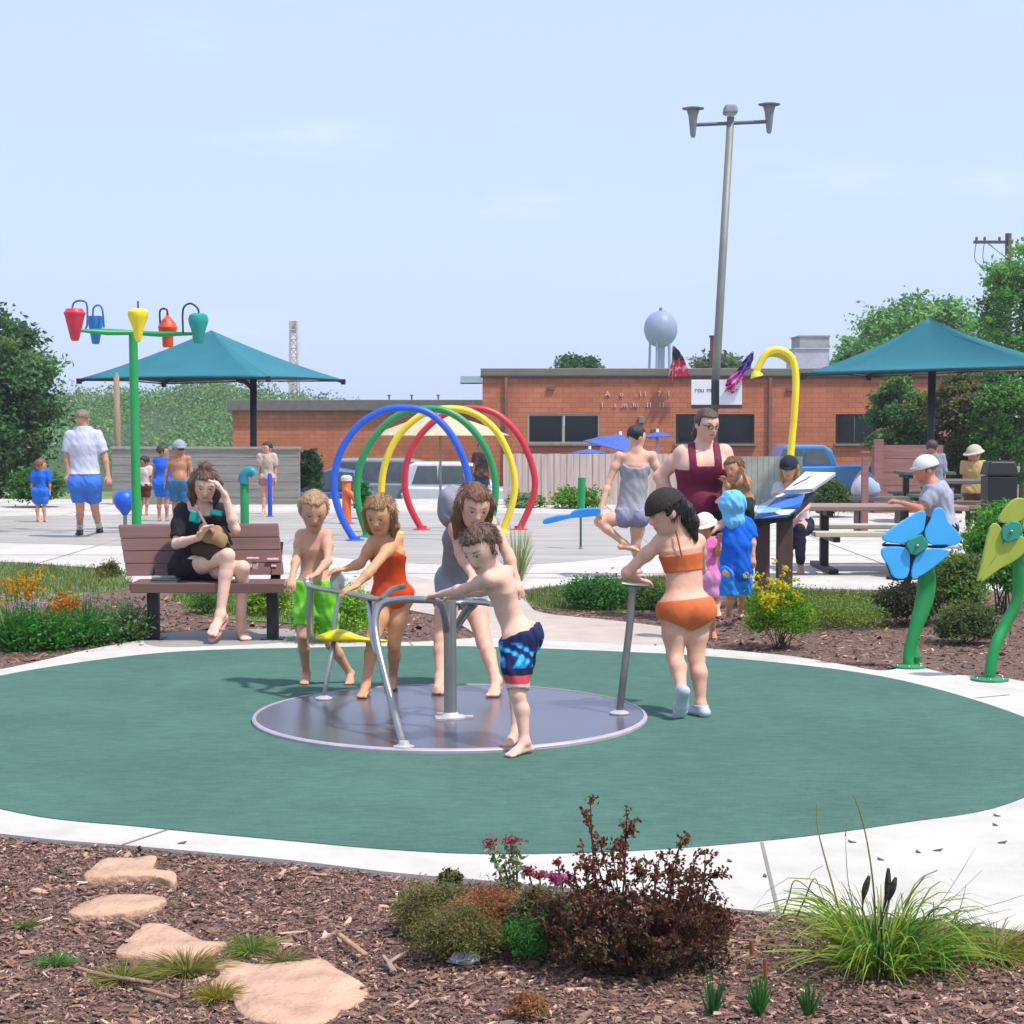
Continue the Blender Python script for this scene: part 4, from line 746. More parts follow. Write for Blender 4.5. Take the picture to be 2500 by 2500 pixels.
lf = [P(u, v, 9.99) for u, v in spline([(812, 1440), (805, 1415), (815, 1395), (828, 1394), (841, 1412), (838, 1436), (828, 1444)], 4, True)]; MB().prism(lf, (0, .02, 0)).build('grip_leaf', M('leaf_grip', '8f948c', rough=.5, var=.25, scale=20), mg, bevel=.006)
b = MB(); hp = [(768, 1566), (766, 1552), (790, 1546), (808, 1536), (838, 1533), (862, 1545), (885, 1555), (930, 1560), (950, 1562), (948, 1569), (925, 1570), (850, 1567)]
ys = (9.86, 9.9, 9.98, 10.06, 10.1); sc_ = (.55, .9, 1, .9, .55); V = []; n = len(hp)
for y, s_ in zip(ys, sc_):
    for u, v in hp: V.append(P(858 + (u - 858) * (.75 + .25 * s_), 1566 + (v - 1566) * s_, y))
F_ = [(i * n + k, i * n + (k + 1) % n, (i + 1) * n + (k + 1) % n, (i + 1) * n + k) for i in range(4) for k in range(n)] + [tuple(range(n - 1, -1, -1)), tuple(range(4 * n, 5 * n))]
so_ = b.add(V, F_).build('seat', M('yellow_plastic', 'd8c516', rough=.35, var=.06), mg, smooth=True); so_.modifiers.new('Sub', 'SUBSURF').levels = 2; so_.modifiers['Sub'].render_levels = 2
MB().tube(spline(pp((1094, 1474, 9.3), (1130, 1470, 9.35), (1180, 1472, 9.3), (1205, 1476, 9.2)), 4), .024, 12, flat=.6).build('handrail', steel, mg, auto=60)
MB().tube(pp((1160, 1474, 9.35), (1140, 1490, 9.38), (1108, 1540, 9.42)), [.02, .024, .022], 10).build('brace', steel_d, mg, auto=60)
MB().tube(spline(pp((930, 1466, 8.9), (955, 1440, 9.3), (985, 1432, 9.6)), 4), .016, 10).build('brace', steel_d, mg, auto=60)
rp = G(1512, 1742, ZD); MB().tube(spline([rp, P(1524, 1640, rp[1]), P(1538, 1520, rp[1] + .02), P(1545, 1430, rp[1] + .02)], 5), .02, 12, flat=.7).build('post', steel_d, mg, auto=60); MB().lathe([(.055, 0), (.055, .006), (.02, .02)], rp, 12).build('flange', M('flange', 'c4c1bc'), mg, auto=40)
MB().tube(pp((1518, 1424, rp[1] + .02), (1545, 1428, rp[1] + .02), (1585, 1430, rp[1])), .022, 10, flat=.5).build('handrail', steel_d, mg, auto=60)
# rainbow arches
def paint(c): return M('gloss_' + c, c, rough=.42, var=.07, spec=.45, scale=4, dirt=.22, dirtcol='7d7a74', bump=.03, bscale=120)
def arch(label, colr, Y, pts, r=.05, yl=0):
    ft_ = P(pts[0][0], 1032 + EYE * FOC / Y, Y); ft2 = P(pts[-1][0], 1032 + EYE * FOC / Y, Y); ft_[2] = ft2[2] = 0; t = thing('hoop_arch', label, 'arch', (ft_ + ft2) / 2, 'rainbow hoop arches on the splash deck')
    ps = [ft_] + [P(u, v, Y) for u, v in pts[1:-1]] + [ft2]; MB().tube(spline(ps, 8), r, 14).build('hoop', paint(colr), t, auto=60)
    for f in (ft_, ft2): MB().lathe([(.13, 0), (.13, .015), (.075, .025), (.07, .06)], f, 16).build('foot_plate', paint(colr), t, auto=40)
arch('blue hoop arch, the nearest and leftmost of the rainbow arches', '1f57c4', 23.6, [(866, 0), (835, 1265), (817, 1205), (818, 1150), (838, 1090), (880, 1035), (935, 1003), (985, 996), (1040, 1005), (1085, 1040), (1118, 1090), (1140, 1150), (1148, 1220), (1140, 0)])
arch('green hoop arch just behind the blue one', '1a8a4c', 24.4, [(898, 0), (876, 1240), (872, 1180), (885, 1120), (920, 1060), (970, 1015), (1030, 999), (1090, 1004), (1145, 1040), (1185, 1095), (1207, 1160), (1208, 1225), (1190, 0)])
arch('yellow hoop arch between the green and red ones', 'e6c92c', 25.2, [(965, 0), (937, 1240), (932, 1180), (946, 1115), (980, 1055), (1035, 1010), (1090, 998), (1150, 1006), (1205, 1045), (1238, 1100), (1256, 1165), (1252, 1225), (1225, 0)])
arch('red hoop arch, the farthest and rightmost of the rainbow arches', 'c22537', 26.0, [(1030, 0), (1000, 1235), (988, 1180), (996, 1120), (1028, 1060), (1085, 1012), (1150, 997), (1210, 1010), (1260, 1055), (1292, 1115), (1306, 1175), (1298, 1225), (1268, 0)])
# dump-bucket tree
Yk = 25.0; kp = P(334, 1300, Yk); kp[2] = 0; t = thing('bucket_tree', 'tall green post carrying five coloured fruit shaped water buckets', 'water feature', kp); gp = paint('17924a')
MB().tube([kp, P(325, 812, Yk)], [.07, .062], 16).build('post', gp, t, auto=60); MB().lathe([(.16, 0), (.16, .02), (.09, .03)], kp, 16).build('base_plate', gp, t)
def cupb(u, v0, v1, w0, w1, colr, dy, prof, hook, hc):
    q0 = P(u, v0, Yk + dy); h = q0[2] - P(u, v1, Yk + dy)[2]; r0 = px(w0, Yk) / 2; o = MB().lathe([(max(r * r0, .004), -z * h) for r, z in prof], q0, 24).build('bucket', paint(colr), t, auto=30)
    if hook: MB().tube(spline([P(a, b_, Yk + dy * .6) for a, b_ in hook], 5), .014, 8).build('hook', M('hook_' + hc, hc, rough=.45), o, auto=60)
cone_ = [(.05, 1), (.3, .99), (.42, .93), (.95, .22), (1.02, .2), (1.04, .14), (.96, .12), (.8, .03), (.3, 0), (.05, 0)]
cupb(182, 752, 833, 50, 20, 'cc2443', -.3, cone_, [(176, 752), (182, 738), (199, 734), (212, 744), (213, 790), (209, 803)], '2f62a8')
cupb(233, 772, 840, 40, 20, '2479c8', .3, [(.05, 1), (.38, 1), (.46, .96), (1, .1), (1.02, 0), (.9, 0), (.82, .12), (.05, .2)], [(227, 785), (228, 754), (240, 745), (250, 757), (254, 800)], '2f62a8')
cupb(337, 753, 836, 49, 12, 'e8cf1e', -.5, [(.04, 1), (.22, .97), (.38, .85), (.5, .62), (.92, .28), (1, .2), (.97, .1), (.75, .02), (.05, 0)], [(337, 757), (337, 744), (337, 735)], '5b5340')
cupb(409, 764, 848, 45, 22, 'd94b1c', .3, [(.05, 1), (.5, 1), (.58, .96), (.62, .64), (.95, .54), (1.05, .42), (.9, .3), (.4, .14), (.2, .1), (.12, 0), (.05, 0)], [(391, 790), (391, 758), (406, 755), (409, 768)], '2c2a2e')
cupb(484, 765, 839, 48, 24, '179087', -.2, [(.05, 1), (.45, 1), (.52, .96), (.72, .55), (.97, .3), (1.0, .2), (.9, .07), (.6, .0), (.05, .02)], [(447, 812), (447, 756), (464, 741), (482, 752), (486, 770)], '2c2a2e')
for a in ([(325, 812, 0), (270, 809, .1), (228, 806, .2)], [(325, 812, 0), (262, 812, -.15), (190, 806, -.3)], [(325, 812, 0), (390, 816, .1), (466, 815, -.15)]):
    MB().tube([P(u, v, Yk + d_) for u, v, d_ in a], [.045, .05, .03], 10, flat=.8).build('arm', gp, t, auto=60)
# yellow cane spray on the right
Yy = 27.0; ba = P(1922, 1280, Yy); ba[2] = 0; t = thing('cane_spray', 'tall yellow cane shaped spray tube in front of the brick building', 'water feature', ba); yl = paint('e8cf2a')
MB().tube(spline([ba, P(1930, 1120, Yy), P(1940, 1000, Yy), P(1943, 920, Yy), (P(1934, 876, Yy)), P(1912, 857, Yy), P(1888, 855, Yy), P(1868, 868, Yy), P(1850, 900, Yy), P(1846, 912, Yy)], 7), .055, 14).build('tube', yl, t, auto=60)
MB().lathe([(.05, .05), (.1, -.03), (.1, -.05), (.04, -.05)], P(1846, 913, Yy), 16, axis=(-.3, 0, 1)).build('nozzle', yl, t); MB().lathe([(.14, 0), (.14, .02), (.07, .03)], ba, 16).build('base_plate', yl, t)
n = 10; arcs = [spline([P(u, v, Yy + dy) for u, v in pts], 6) for pts, dy in (([(1858, 885), (1880, 872), (1905, 876), (1928, 893)], .02), ([(1868, 868), (1888, 855), (1912, 857), (1936, 880)], .02))]; V = np.concatenate(arcs); k = len(arcs[0]); sh_ = npobj('web_panel', V, [(i, i + 1, k + i + 1, k + i) for i in range(k - 1)], M('web_yellow', 'cfc45a', rough=.5, trans=.3), t); sh_.modifiers.new('Solid', 'SOLIDIFY').thickness = .01
# small sprayers on the deck
def spray(name, label, u, vt, Y, w_, colr, head=None, cat='water sprayer'):
    q = P(u, 1200, Y); q[2] = 0; t = thing(name, label, cat, q, 'low sprayers on the splash deck'); tp = P(u, vt, Y); MB().lathe([(w_ / 2, 0), (w_ / 2, tp[2] - .03), (w_ / 2 - .02, tp[2])], q, 16).build('post', paint(colr), t, auto=40); MB().lathe([(w_ * .9, 0), (w_ * .9, .015), (w_ * .5, .025)], q, 16).build('base_plate', steel_d, t)
    if head: MB().tube(spline([P(a, b_, Y - .05) for a, b_ in head[0]], 4), head[2], 12).build('spray_head', paint(head[1]), t, auto=60)
    return t
spray('spray_post', 'green spray post with a teal bent head behind the bench', 597, 1168, 26, .13, '17824a', ([(592, 1180), (597, 1158), (612, 1150), (622, 1160)], '1f7f8c', .075))
spray('spray_post', 'short slim blue spray post right of the teal headed one', 659, 1155, 29.5, .075, '2343b8')
t = spray('spray_post', 'orange spray post with a white cap inside the blue arch', 846, 1172, 27.5, .14, 'd9642a', ([(842, 1195), (862, 1212), (870, 1226)], 'd9642a', .05)); MB().lathe([(.09, 0), (.09, .06), (.05, .09)], P(846, 1174, 27.5), 14).build('cap', M('sprayer_white', 'cfcac0', rough=.5), t)
t = spray('spray_post', 'thin green topped spray post on a dark stem beyond the blue paddle', 1418, 1250, 22, .03, '3b5a48'); MB().tube([P(1418, 1245, 22), P(1421, 1166, 22)], .05, 14).build('tube', paint('0f8a50'), t, auto=60)
q = P(305, 1222, 26.3); gq = q * (1, 1, 0); t = thing('spray_ball', 'round blue ball sprayer on a short stem beside the bucket tree post', 'water sprayer', gq, 'low sprayers on the splash deck'); r_ = px(27, 26.3)
MB().lathe([(.02, -1.38 * r_), (.12 * r_ + .02, -1.3 * r_), (.45 * r_, -1.0 * r_)] + [(r_ * math.cos(a), r_ * math.sin(a)) for a in np.linspace(-.75, 1.5, 12)], q, 24).build('ball', paint('1458c8'), t, smooth=True); MB().tube([gq, q - (0, 0, r_)], .03, 10).build('stem', steel_d, t)
# paddle held by the woman with black hair
pdl = [P(u, v, 17.7) for u, v in spline([(1326, 1279), (1330, 1269), (1362, 1260), (1390, 1257), (1402, 1248), (1430, 1243), (1462, 1242), (1467, 1250), (1460, 1258), (1430, 1263), (1392, 1266), (1345, 1278)], 3, True)]; MB().prism(pdl, (0, .04, .01)).build('foam_paddle', M('foam_blue', '2a84dc', rough=.6, var=.05), None, pdl[0], bevel=.012); tag(bpy.data.objects['foam_paddle'], 'long flat blue foam paddle held low by the woman in grey', 'paddle')
# bench
bt = thing('park_bench', 'brown slatted bench on black legs at the edge of the green pad', 'bench', G(500, 1562)); bw = M('bench_plank', '6b4c45', rough=.65, var=.12, scale=3, stretch=(.6, 2, 8), bump=.15, bscale=30)
T0, T1, B0, B1 = (288, 1284), (678, 1281), (309, 1408), (692, 1405)
for i in range(4):
    f0, f1 = i / 4 + .006, (i + 1) / 4 - .008; lp = lambda a, b_, f: (a[0] + (b_[0] - a[0]) * f, a[1] + (b_[1] - a[1]) * f); Yd = lambda f: 13.12 - .2 * f
    q = [P(*lp(T0, B0, f0), Yd(f0)), P(*lp(T1, B1, f0), Yd(f0)), P(*lp(T1, B1, f1), Yd(f1)), P(*lp(T0, B0, f1), Yd(f1))]; sl = MB().prism(q, (0, .04, .012)).build('back_slat', bw, bt, bevel=.006)
    if i == 3:
        for u0, v0, u1, v1 in ((602, 1360, 632, 1364), (604, 1372, 616, 1386), (618, 1374, 630, 1402), (652, 1362, 680, 1367), (662, 1376, 675, 1384), (660, 1396, 684, 1401)):
            MB().prism([P(u0, v0, 12.955), P(u1, v0, 12.955), P(u1, v1, 12.94), P(u0, v1, 12.94)], (0, .008, 0)).build('sticker', M('sticker', 'b78f96', rough=.6, var=.4, scale=60), sl)
zs = .437
for i in range(4):
    ya, yb = 12.58 + i * .092, 12.58 + i * .092 + .085; x0, x1 = P(313, 1100, 12.6)[0], P(696, 1100, 12.6)[0]; MB().box(((x0 + x1) / 2, (ya + yb) / 2, zs - .02), (x1 - x0, yb - ya, .04)).build('seat_slat', bw, bt, bevel=.008)
MB().box(((x0 + x1) / 2, 12.575, zs - .035), (x1 - x0 - .02, .02, .07)).build('front_rail', bw, bt, bevel=.005)
for u in (372, 664):
    x = P(u, 1100, 12.78)[0]; lg = MB(); lg.box((x, 12.76, (zs - .04) / 2), (.082, .075, zs - .04)); lg.build('leg', black, bt, bevel=.004); MB().box((x, 12.76, .012), (.16, .16, .012)).build('foot_plate', black, bt)
    MB().prism([(x - .03, 12.78, zs - .06), (x - .03, 12.9, zs - .06), (x - .03, 13.16, .70), (x - .03, 13.13, .70), (x - .03, 12.98, zs + .0)], (.06, 0, 0)).build('bracket', black, bt)
sheet('bench_slab', g2([(352, 1572), (372, 1558), (430, 1545), (700, 1538), (720, 1552), (700, 1570), (520, 1580), (400, 1582)], 3), .010, M('slab_concrete', '8f8a84', rough=.85, var=.1, scale=3, bump=.1, bscale=100))
q = P(405, 1412, 12.72); q[2] = zs; t = thing('open_book', 'dark green book lying face down on the left of the bench seat', 'book', q)
MB().box(q + (0, 0, .016), (.2, .14, .012)).build('cover', M('green_cover', '31403a', rough=.7), t, bevel=.003); MB().box(q + (0, .01, .0075), (.18, .13, .012)).build('pages', M('paper', 'c9c6bb', rough=.8), t); MB().box(q + (-.03, .09, .02), (.18, .05, .03)).build('wrap', M('grey_cloth', '8a8f86', rough=.9, var=.2), t, bevel=.01)
# blue and yellow metal flowers
ol = M('flower_outline', '2b211c', rough=.6, var=.3); fb = M('petal_blue', '46b0ef', rough=.5, var=.05, dirt=.12, dirtcol='2a78b0'); fy = M('petal_yellow', 'a3ad42', rough=.55, var=.1); fc = M('flower_heart', '2b8f78', rough=.5, var=.06); sg_ = paint('12833f')
K2 = lambda x, y: (1850 + x * .3209, 1080 + y * .3209)
def flower(label, Y, base, petals, ribs, heart, pm_, stem, pl, rad):
    t = thing('metal_flower', label, 'sculpture', base, 'metal flower sprayers by the pad')
    for pt_ in petals: MB().prism([P(*K2(*p), Y) for p in spline(pt_, 3, True)], (0, .03, 0)).build('petal', pm_, t, bevel=.006)
    for (a, b_, wv_) in ribs:
        p0, p1 = P(*K2(*a), Y + .035), P(*K2(*b_), Y + .035); MB().tube([p0, p1], wv_, 8, flat=.5).build('rib', ol, t)
    MB().prism([P(*K2(*p), Y - .025) for p in heart], (0, .08, 0)).build('heart', fc, t, bevel=.008)
    st_ = spline(stem[0], 7); MB().tube(st_, np.interp(np.linspace(0, 1, len(st_)), np.linspace(0, 1, len(stem[1])), stem[1]), 14, flat=.75).build('stem', sg_, t, auto=60)
    MB().lathe([(rad, 0), (rad, .012), (rad * .4, .02)], base + (0, 0, .008), 20).build('base_plate', M('green_plate', '2f7d54', rough=.6, var=.2), t)
    for a in range(6): MB().lathe([(.009, 0), (.009, .006), (.005, .010)], base + np.array((math.cos(a * 1.047 + .3) * rad * .78, math.sin(a * 1.047 + .3) * rad * .78, .02)), 6).build('bolt', steel_d, t)
    hc = np.mean([P(*K2(*p), Y - .028) for p in heart], 0); MB().lathe([(.012, 0), (.012, .006), (.006, .01)], hc, 8, axis=(0, -1, 0)).build('bolt', steel_d, t)
    return t
bp = G(2219, 1632); Yb = bp[1]
flower('blue four petal metal flower on a curved green stem', Yb, bp, [[(965, 750), (958, 705), (1090, 610), (1230, 525), (1278, 540), (1270, 640), (1245, 690), (1130, 765), (1040, 768)], [(1270, 690), (1310, 600), (1350, 510), (1400, 500), (1430, 540), (1450, 600), (1530, 690), (1550, 740), (1500, 785), (1420, 780), (1310, 775)], [(945, 860), (962, 800), (1120, 802), (1160, 880), (1138, 1025), (1040, 1030), (995, 940)], [(1170, 1020), (1200, 880), (1300, 812), (1430, 812), (1455, 850), (1340, 950), (1235, 1020)]],
       [((950, 780), (1130, 788), .02), ((1290, 560), (1235, 720), .028), ((1420, 795), (1280, 792), .018), ((1130, 1090), (1190, 850), .026), ((980, 900), (1040, 1050), .012), ((1040, 1048), (1220, 1038), .01), ((955, 770), (1250, 600), .008)], [(1130, 788), (1150, 742), (1250, 698), (1302, 770), (1288, 812), (1205, 860), (1165, 850)], fb,
       ([bp + (0, 0, .01), P(*K2(1150, 1600), Yb + .02), P(*K2(1205, 1400), Yb + .05), P(*K2(1262, 1220), Yb + .09), P(*K2(1285, 1080), Yb + .1), P(*K2(1280, 980), Yb + .08), P(*K2(1230, 830), Yb + .07)], [.036, .036, .045, .06, .062, .055, .03]), 0, .11)
MB().lathe([(.03, 0), (.05, .06), (.02, .16)], bp + (.04, .06, .01), 10).build('stub', sg_, bpy.data.objects['metal_flower'])
yp_ = G(2416, 1664); Yq = yp_[1]
flower('yellow green metal flower with a teal heart at the right edge', Yq, yp_, [[(1675, 1062), (1700, 940), (1770, 645), (1840, 632), (1872, 742), (1800, 900)], [(1690, 1058), (1882, 745), (1960, 700), (2080, 760), (1990, 880), (1850, 960)], [(1835, 600), (1870, 520), (1960, 430), (2040, 440), (2040, 560), (1950, 620)], [(2010, 640), (2090, 520), (2200, 520), (2230, 620), (2120, 730)]],
       [((1690, 1050), (1880, 742), .008), ((1855, 610), (1880, 700), .02), ((1960, 640), (2060, 720), .012)], [(1862, 735), (1856, 680), (1880, 630), (1940, 595), (2000, 610), (2020, 680), (1980, 740), (1900, 765)], fy,
       ([yp_ + (0, 0, .01), P(*K2(1770, 1730), Yq), P(*K2(1810, 1540), Yq + .03), P(*K2(1880, 1390), Yq + .08), P(*K2(1970, 1200), Yq + .1), P(*K2(1985, 950), Yq + .08), P(*K2(1950, 700), Yq + .06)], [.036, .036, .036, .036, .036, .036, .03]), 0, .115)
# interpretive sign
Ys = 15.0; sb = P(1890, 1480, Ys); sb[2] = 0; t = thing('panel_sign', 'tilted white and blue picture sign on two broad brown posts', 'sign', sb); bp_m = M('brown_post_wood', '58423d', rough=.75, var=.15, scale=4, stretch=(6, 6, .6))
for (u0, u1, vt) in ((1846, 1880, 1262), (1898, 1936, 1248)):
    x0, x1 = P(u0, 1100, Ys)[0], P(u1, 1100, Ys)[0]; z1 = P(0, vt, Ys)[2]; MB().box(((x0 + x1) / 2, Ys, z1 / 2 - .05), (x1 - x0, .09, z1 + .1)).build('post', bp_m, t, bevel=.008)
def panelmat():
    m = M('sign_picture', 'e4e6ea', rough=.4, var=.03); nt = m.node_tree; N = nt.nodes; L = nt.links; tc = N.new('ShaderNodeTexCoord'); mpn = N.new('ShaderNodeMapping'); mpn.inputs['Rotation'].default_value = (0, R(32), 0); mpn.inputs['Scale'].default_value = (2.2, 5, 9); L.new(tc.outputs['Object'], mpn.inputs[0]); v = N.new('ShaderNodeTexVoronoi'); v.inputs['Scale'].default_value = 1.6; v.inputs['Randomness'].default_value = 1; L.new(mpn.outputs[0], v.inputs['Vector'])
    sp = N.new('ShaderNodeSeparateColor'); L.new(v.outputs['Color'], sp.inputs[0]); cr = N.new('ShaderNodeValToRGB'); cr.color_ramp.interpolation = 'CONSTANT'; cols_ = ['3f73c8', '7fa9dc', 'd7dde6', '2b4f9a', '5e97d6', '1d3768', '4a8aa8']; e = cr.color_ramp.elements; e[0].color = (*lin(cols_[0]), 1); e[1].position = .2; e[1].color = (*lin(cols_[1]), 1)
    for i, c_ in enumerate(cols_[2:]): q = e.new(.36 + i * .13); q.color = (*lin(c_), 1)
    L.new(sp.outputs[0], cr.inputs[0]); L.new(cr.outputs[0], N['Principled BSDF'].inputs['Base Color']); return m
pA = [P(1838, 1262, Ys - .22), P(1960, 1226, Ys - .22), P(2042, 1157, Ys + .2), P(1965, 1152, Ys + .25)]
pl = MB().prism([P(1836, 1268, Ys - .2), P(1852, 1232, Ys - .06), P(1908, 1204, Ys + .1), P(1966, 1206, Ys - .02), P(1952, 1236, Ys - .2), P(1925, 1256, Ys - .24)], (0, .03, -.03)).build('picture_panel', panelmat(), t, bevel=.006)
MB().prism([P(1915, 1196, Ys - .02), P(1966, 1151, Ys + .2), P(2041, 1153, Ys + .2), P(1985, 1192, Ys - .02), P(1950, 1194, Ys - .06)], (0, .02, -.035)).build('text_panel', M('sign_blank', 'd7d8dc', rough=.4, var=.04), t, bevel=.005)
sc2 = MB(); sc2.tube([P(1936, 1186, Ys - .04), P(1955, 1176, Ys + .0), P(1968, 1170, Ys + .02), P(1978, 1163, Ys + .06)], .006, 6); sc2.build('script_mark', M('ink_violet', '3b3560'), t)
MB().prism([P(1838, 1272, Ys - .12), P(1940, 1250, Ys - .12), P(1990, 1200, Ys + .12), P(1910, 1216, Ys + .12)], (0, .03, -.06)).build('mount_tray', M('navy_tray', '20304a', rough=.5), t)
# picnic tables
cream = M('cream_plank', 'b3aa96', rough=.75, var=.1, scale=3); tt = M('table_plank', '8b7468', rough=.65, var=.12, scale=3, stretch=(.6, 2, 8))
def picnic(label, x0, x1, Y, zt, zb, topm, seatm, legm, loc=None):
    t = thing('picnic_table', label, 'picnic table', ((x0 + x1) / 2, Y, 0), 'picnic tables under the right canopy'); xc = (x0 + x1) / 2; L_ = x1 - x0
    for i in range(4): MB().box((xc, Y - .3 + i * .2, zt - .025), (L_, .19, .05)).build('top_plank', topm, t, bevel=.008)
    for s_ in (-1, 1): MB().box((xc, Y + s_ * .68, zb - .025), (L_, .27, .05)).build('bench_plank', seatm, t, bevel=.008)
    for sx in (-.36, .36):
        x = xc + sx * L_; MB().box((x, Y, zt / 2 - .04), (.09, .09, zt - .05)).build('leg', legm, t, bevel=.006); MB().box((x, Y, zb - .08), (.07, 1.5, .06)).build('bench_beam', legm, t); MB().box((x, Y, .03), (.1, 1.2, .05)).build('foot', legm, t, bevel=.005); MB().box((x, Y, zt - .08), (.07, .7, .05)).build('top_beam', legm, t)
    return t
picnic('near picnic table with a brown top and cream benches beside the sign', P(1960, 1100, 18.9)[0], P(2345, 1100, 18.9)[0], 18.9, .71, .46, tt, cream, black)
picnic('second picnic table standing behind the man in the white cap', P(2290, 1100, 24.5)[0], P(2440, 1100, 24.5)[0], 24.5, .80, .47, M('table_dark', '5f5a55', rough=.7, var=.15), M('rose_plank', '7d5b56', rough=.8, var=.15), black)
picnic('small dark table far back against the rose timber wall', P(2195, 1100, 28)[0], P(2320, 1100, 28)[0], 28, .82, .48, M('table_green', '4d5a48', rough=.7), M('table_green', '4d5a48'), black)
q = P(2440, 1100, 22.0) * (1, 1, 0); t = thing('trash_bin', 'square black litter bin at the right edge behind the planting', 'bin', q); z1 = P(0, 1128, 22)[2]
MB().box(q + (0, 0, z1 * .42), (.36, .36, z1 * .84), taper=1.04).build('body', black, t, bevel=.02); MB().box(q + (0, 0, z1 * .93), (.4, .4, z1 * .16), taper=.8).build('lid', black, t, bevel=.02); MB().box(q + (0, 0, z1 * .52), (.385, .385, .015)).build('band', steel_d, t)
q = P(1975, 1268, 17.9); q[2] = .46; t = thing('beach_bag', 'small pink and violet bag on the near picnic bench', 'bag', q + (0, .3, 0)); q = q + (0, .3, 0)
MB().lathe([(.06, 0), (.1, .02), (.11, .1), (.08, .16), (.05, .165)], q, 16, sy=.6).build('pouch', flagmat('bag_pink', 'b85fc0', 'e3c9e4', 22), t, smooth=True); MB().tube(spline([q + (-.06, 0, .15), q + (-.02, 0, .24), q + (.04, 0, .24), q + (.06, 0, .15)], 5), .008, 6).build('strap', M('magenta', 'b3266a'), t)
Yw = 24.8; x0, x1 = P(2080, 1100, Yw)[0], P(2215, 1100, Yw)[0]; zt = P(0, 1212, Yw)[2]; t = thing('low_bench', 'low grey plank bench carrying two pale bags beyond the near picnic table', 'bench', ((x0 + x1) / 2, Yw, 0)); MB().box(((x0 + x1) / 2, Yw, zt - .03), (x1 - x0, .4, .06)).build('seat', M('table_dark', '5f5a55'), t, bevel=.008)
for x in (x0 + .1, x1 - .1): MB().box((x, Yw, zt / 2 - .03), (.06, .36, zt - .06)).build('leg', black, t)
def bag(label, u, w_, h_, c, tilt, strap):
    q = P(u, 1100, Yw); q[2] = zt; t = thing('tote_bag', label, 'bag', q, 'bags on the low bench'); pr = [(.6 * w_, 0), (w_, .06), (w_ * .95, h_ * .5), (w_ * .6, h_ * .85), (w_ * .25, h_)]; o = MB().lathe(pr, q, 16, sy=.6, axis=(tilt, 0, 1)).build('pouch', M('bag_' + c, c, rough=.85, var=.12, scale=9, bump=.3, bscale=14), t, smooth=True); MB().tube(spline([q + (-w_ * .4, -.03, h_ * .8), q + (tilt * h_, -.03, h_ * 1.12), q + (w_ * .5, -.03, h_ * .7)], 5), .012, 6).build('strap', M('bag_' + strap, strap, rough=.8), t)
bag('pale lilac bag at the left end of the low bench', 2098, .125, .33, 'b9b4c4', .12, '8d7f86'); bag('blue grey bag with a darker base right of the lilac one', 2130, .14, .30, 'a3adc2', -.2, '5b6f94')
q = P(2112, 1100, 24.4); q[2] = 0; t = thing('sign_post', 'slim dusty pink timber post beside the pale bags', 'post', q); MB().box(q + (0, 0, P(0, 1104, 24.4)[2] / 2), (.09, .09, P(0, 1104, 24.4)[2])).build('shaft', M('rose_board', '8d625c'), t, bevel=.006); MB().box(q + (0, 0, P(0, 1104, 24.4)[2]), (.12, .12, .03)).build('cap', M('rose_board', '8d625c'), t)
# stepping stones, sticks, litter
def stone(label, poly, h=.028):
    p = np.array([G(u, v, -.012) for u, v in spline(poly, 5, True)]); c_ = p.mean(0); n = len(p); V = [p - (0, 0, .06)]; 
    for s_, z in ((1, 0), (.995, h * .6), (.97, h * .8), (.7, h * .86), (.4, h * .9), (.15, h * .88)): q = c_ + (p - c_) * s_; q[:, 2] += z + .004 * wob(q[:, 0] * 2, q[:, 1] * 2, 3.3) * (s_ < 1); V.append(q)
    m = len(V); F_ = [(i * n + k, i * n + (k + 1) % n, (i + 1) * n + (k + 1) % n, (i + 1) * n + k) for i in range(m - 1) for k in range(n)] + [tuple(range((m - 1) * n, m * n))]
    if np.sum(p[:, 0] * np.roll(p[:, 1], -1) - np.roll(p[:, 0], -1) * p[:, 1]) < 0: F_ = [f[::-1] for f in F_]
    tag(npobj('stepping_stone', np.concatenate(V), F_, M('sandstone', 'bd987e', rough=.9, var=.16, scale=7, bump=1.0, bscale=26, dirt=.6, dirtcol='94705c', big=(3.5, .14)), loc=c_, smooth=True), label, 'stepping stone', 'flat stepping stones in the mulch')
stone('flat pink stone nearest the concrete ring with a notched right side', STONE_PX[0])
stone('slim lens shaped pink stone, second from the concrete ring', STONE_PX[1])
stone('pale triangular stone with grass along its front edge', STONE_PX[2])
stone('largest pale stone at the bottom edge of the photo', STONE_PX[3])
def stick(label, pts, r, mt='stick', c='a58468'):
    p = [G(u, v, .0) + (0, 0, r * 1.2 + .012) for u, v in pts]; tag(MB().tube(spline(p, 4) if len(p) > 2 else p, r, 7, flat=.7).build('stick', M(mt, c, rough=.9, var=.25, scale=30, bump=.4, bscale=60), None, p[0], smooth=True), label, 'stick', 'sticks lying on the mulch')
stick('thick pale stick pointing up left, right of the stones', [(828, 2300), (858, 2324), (893, 2350)], .010); stick('long thin stick lying left of the largest stone', [(185, 2380), (250, 2398), (310, 2408), (370, 2418)], .008, 'stick_b', '8f715c'); stick('short stick at the bottom left of the largest stone', [(345, 2432), (390, 2444), (428, 2455)], .008, 'stick_b', '8f715c')
stick('forked grey stick right of the thick pale one', [(935, 2350), (950, 2368), (965, 2390), (950, 2368), (990, 2342)], .007, 'stick_c', '9c8474'); stick('thin stick between second and third stones', [(296, 2258), (320, 2270), (340, 2280)], .008, 'stick_b', '8f715c')
q = G(1132, 2352); b = MB(); pts_ = rng.normal(0, 1, (14, 3)) * (.03, .02, .010) + q + (0, 0, .02)
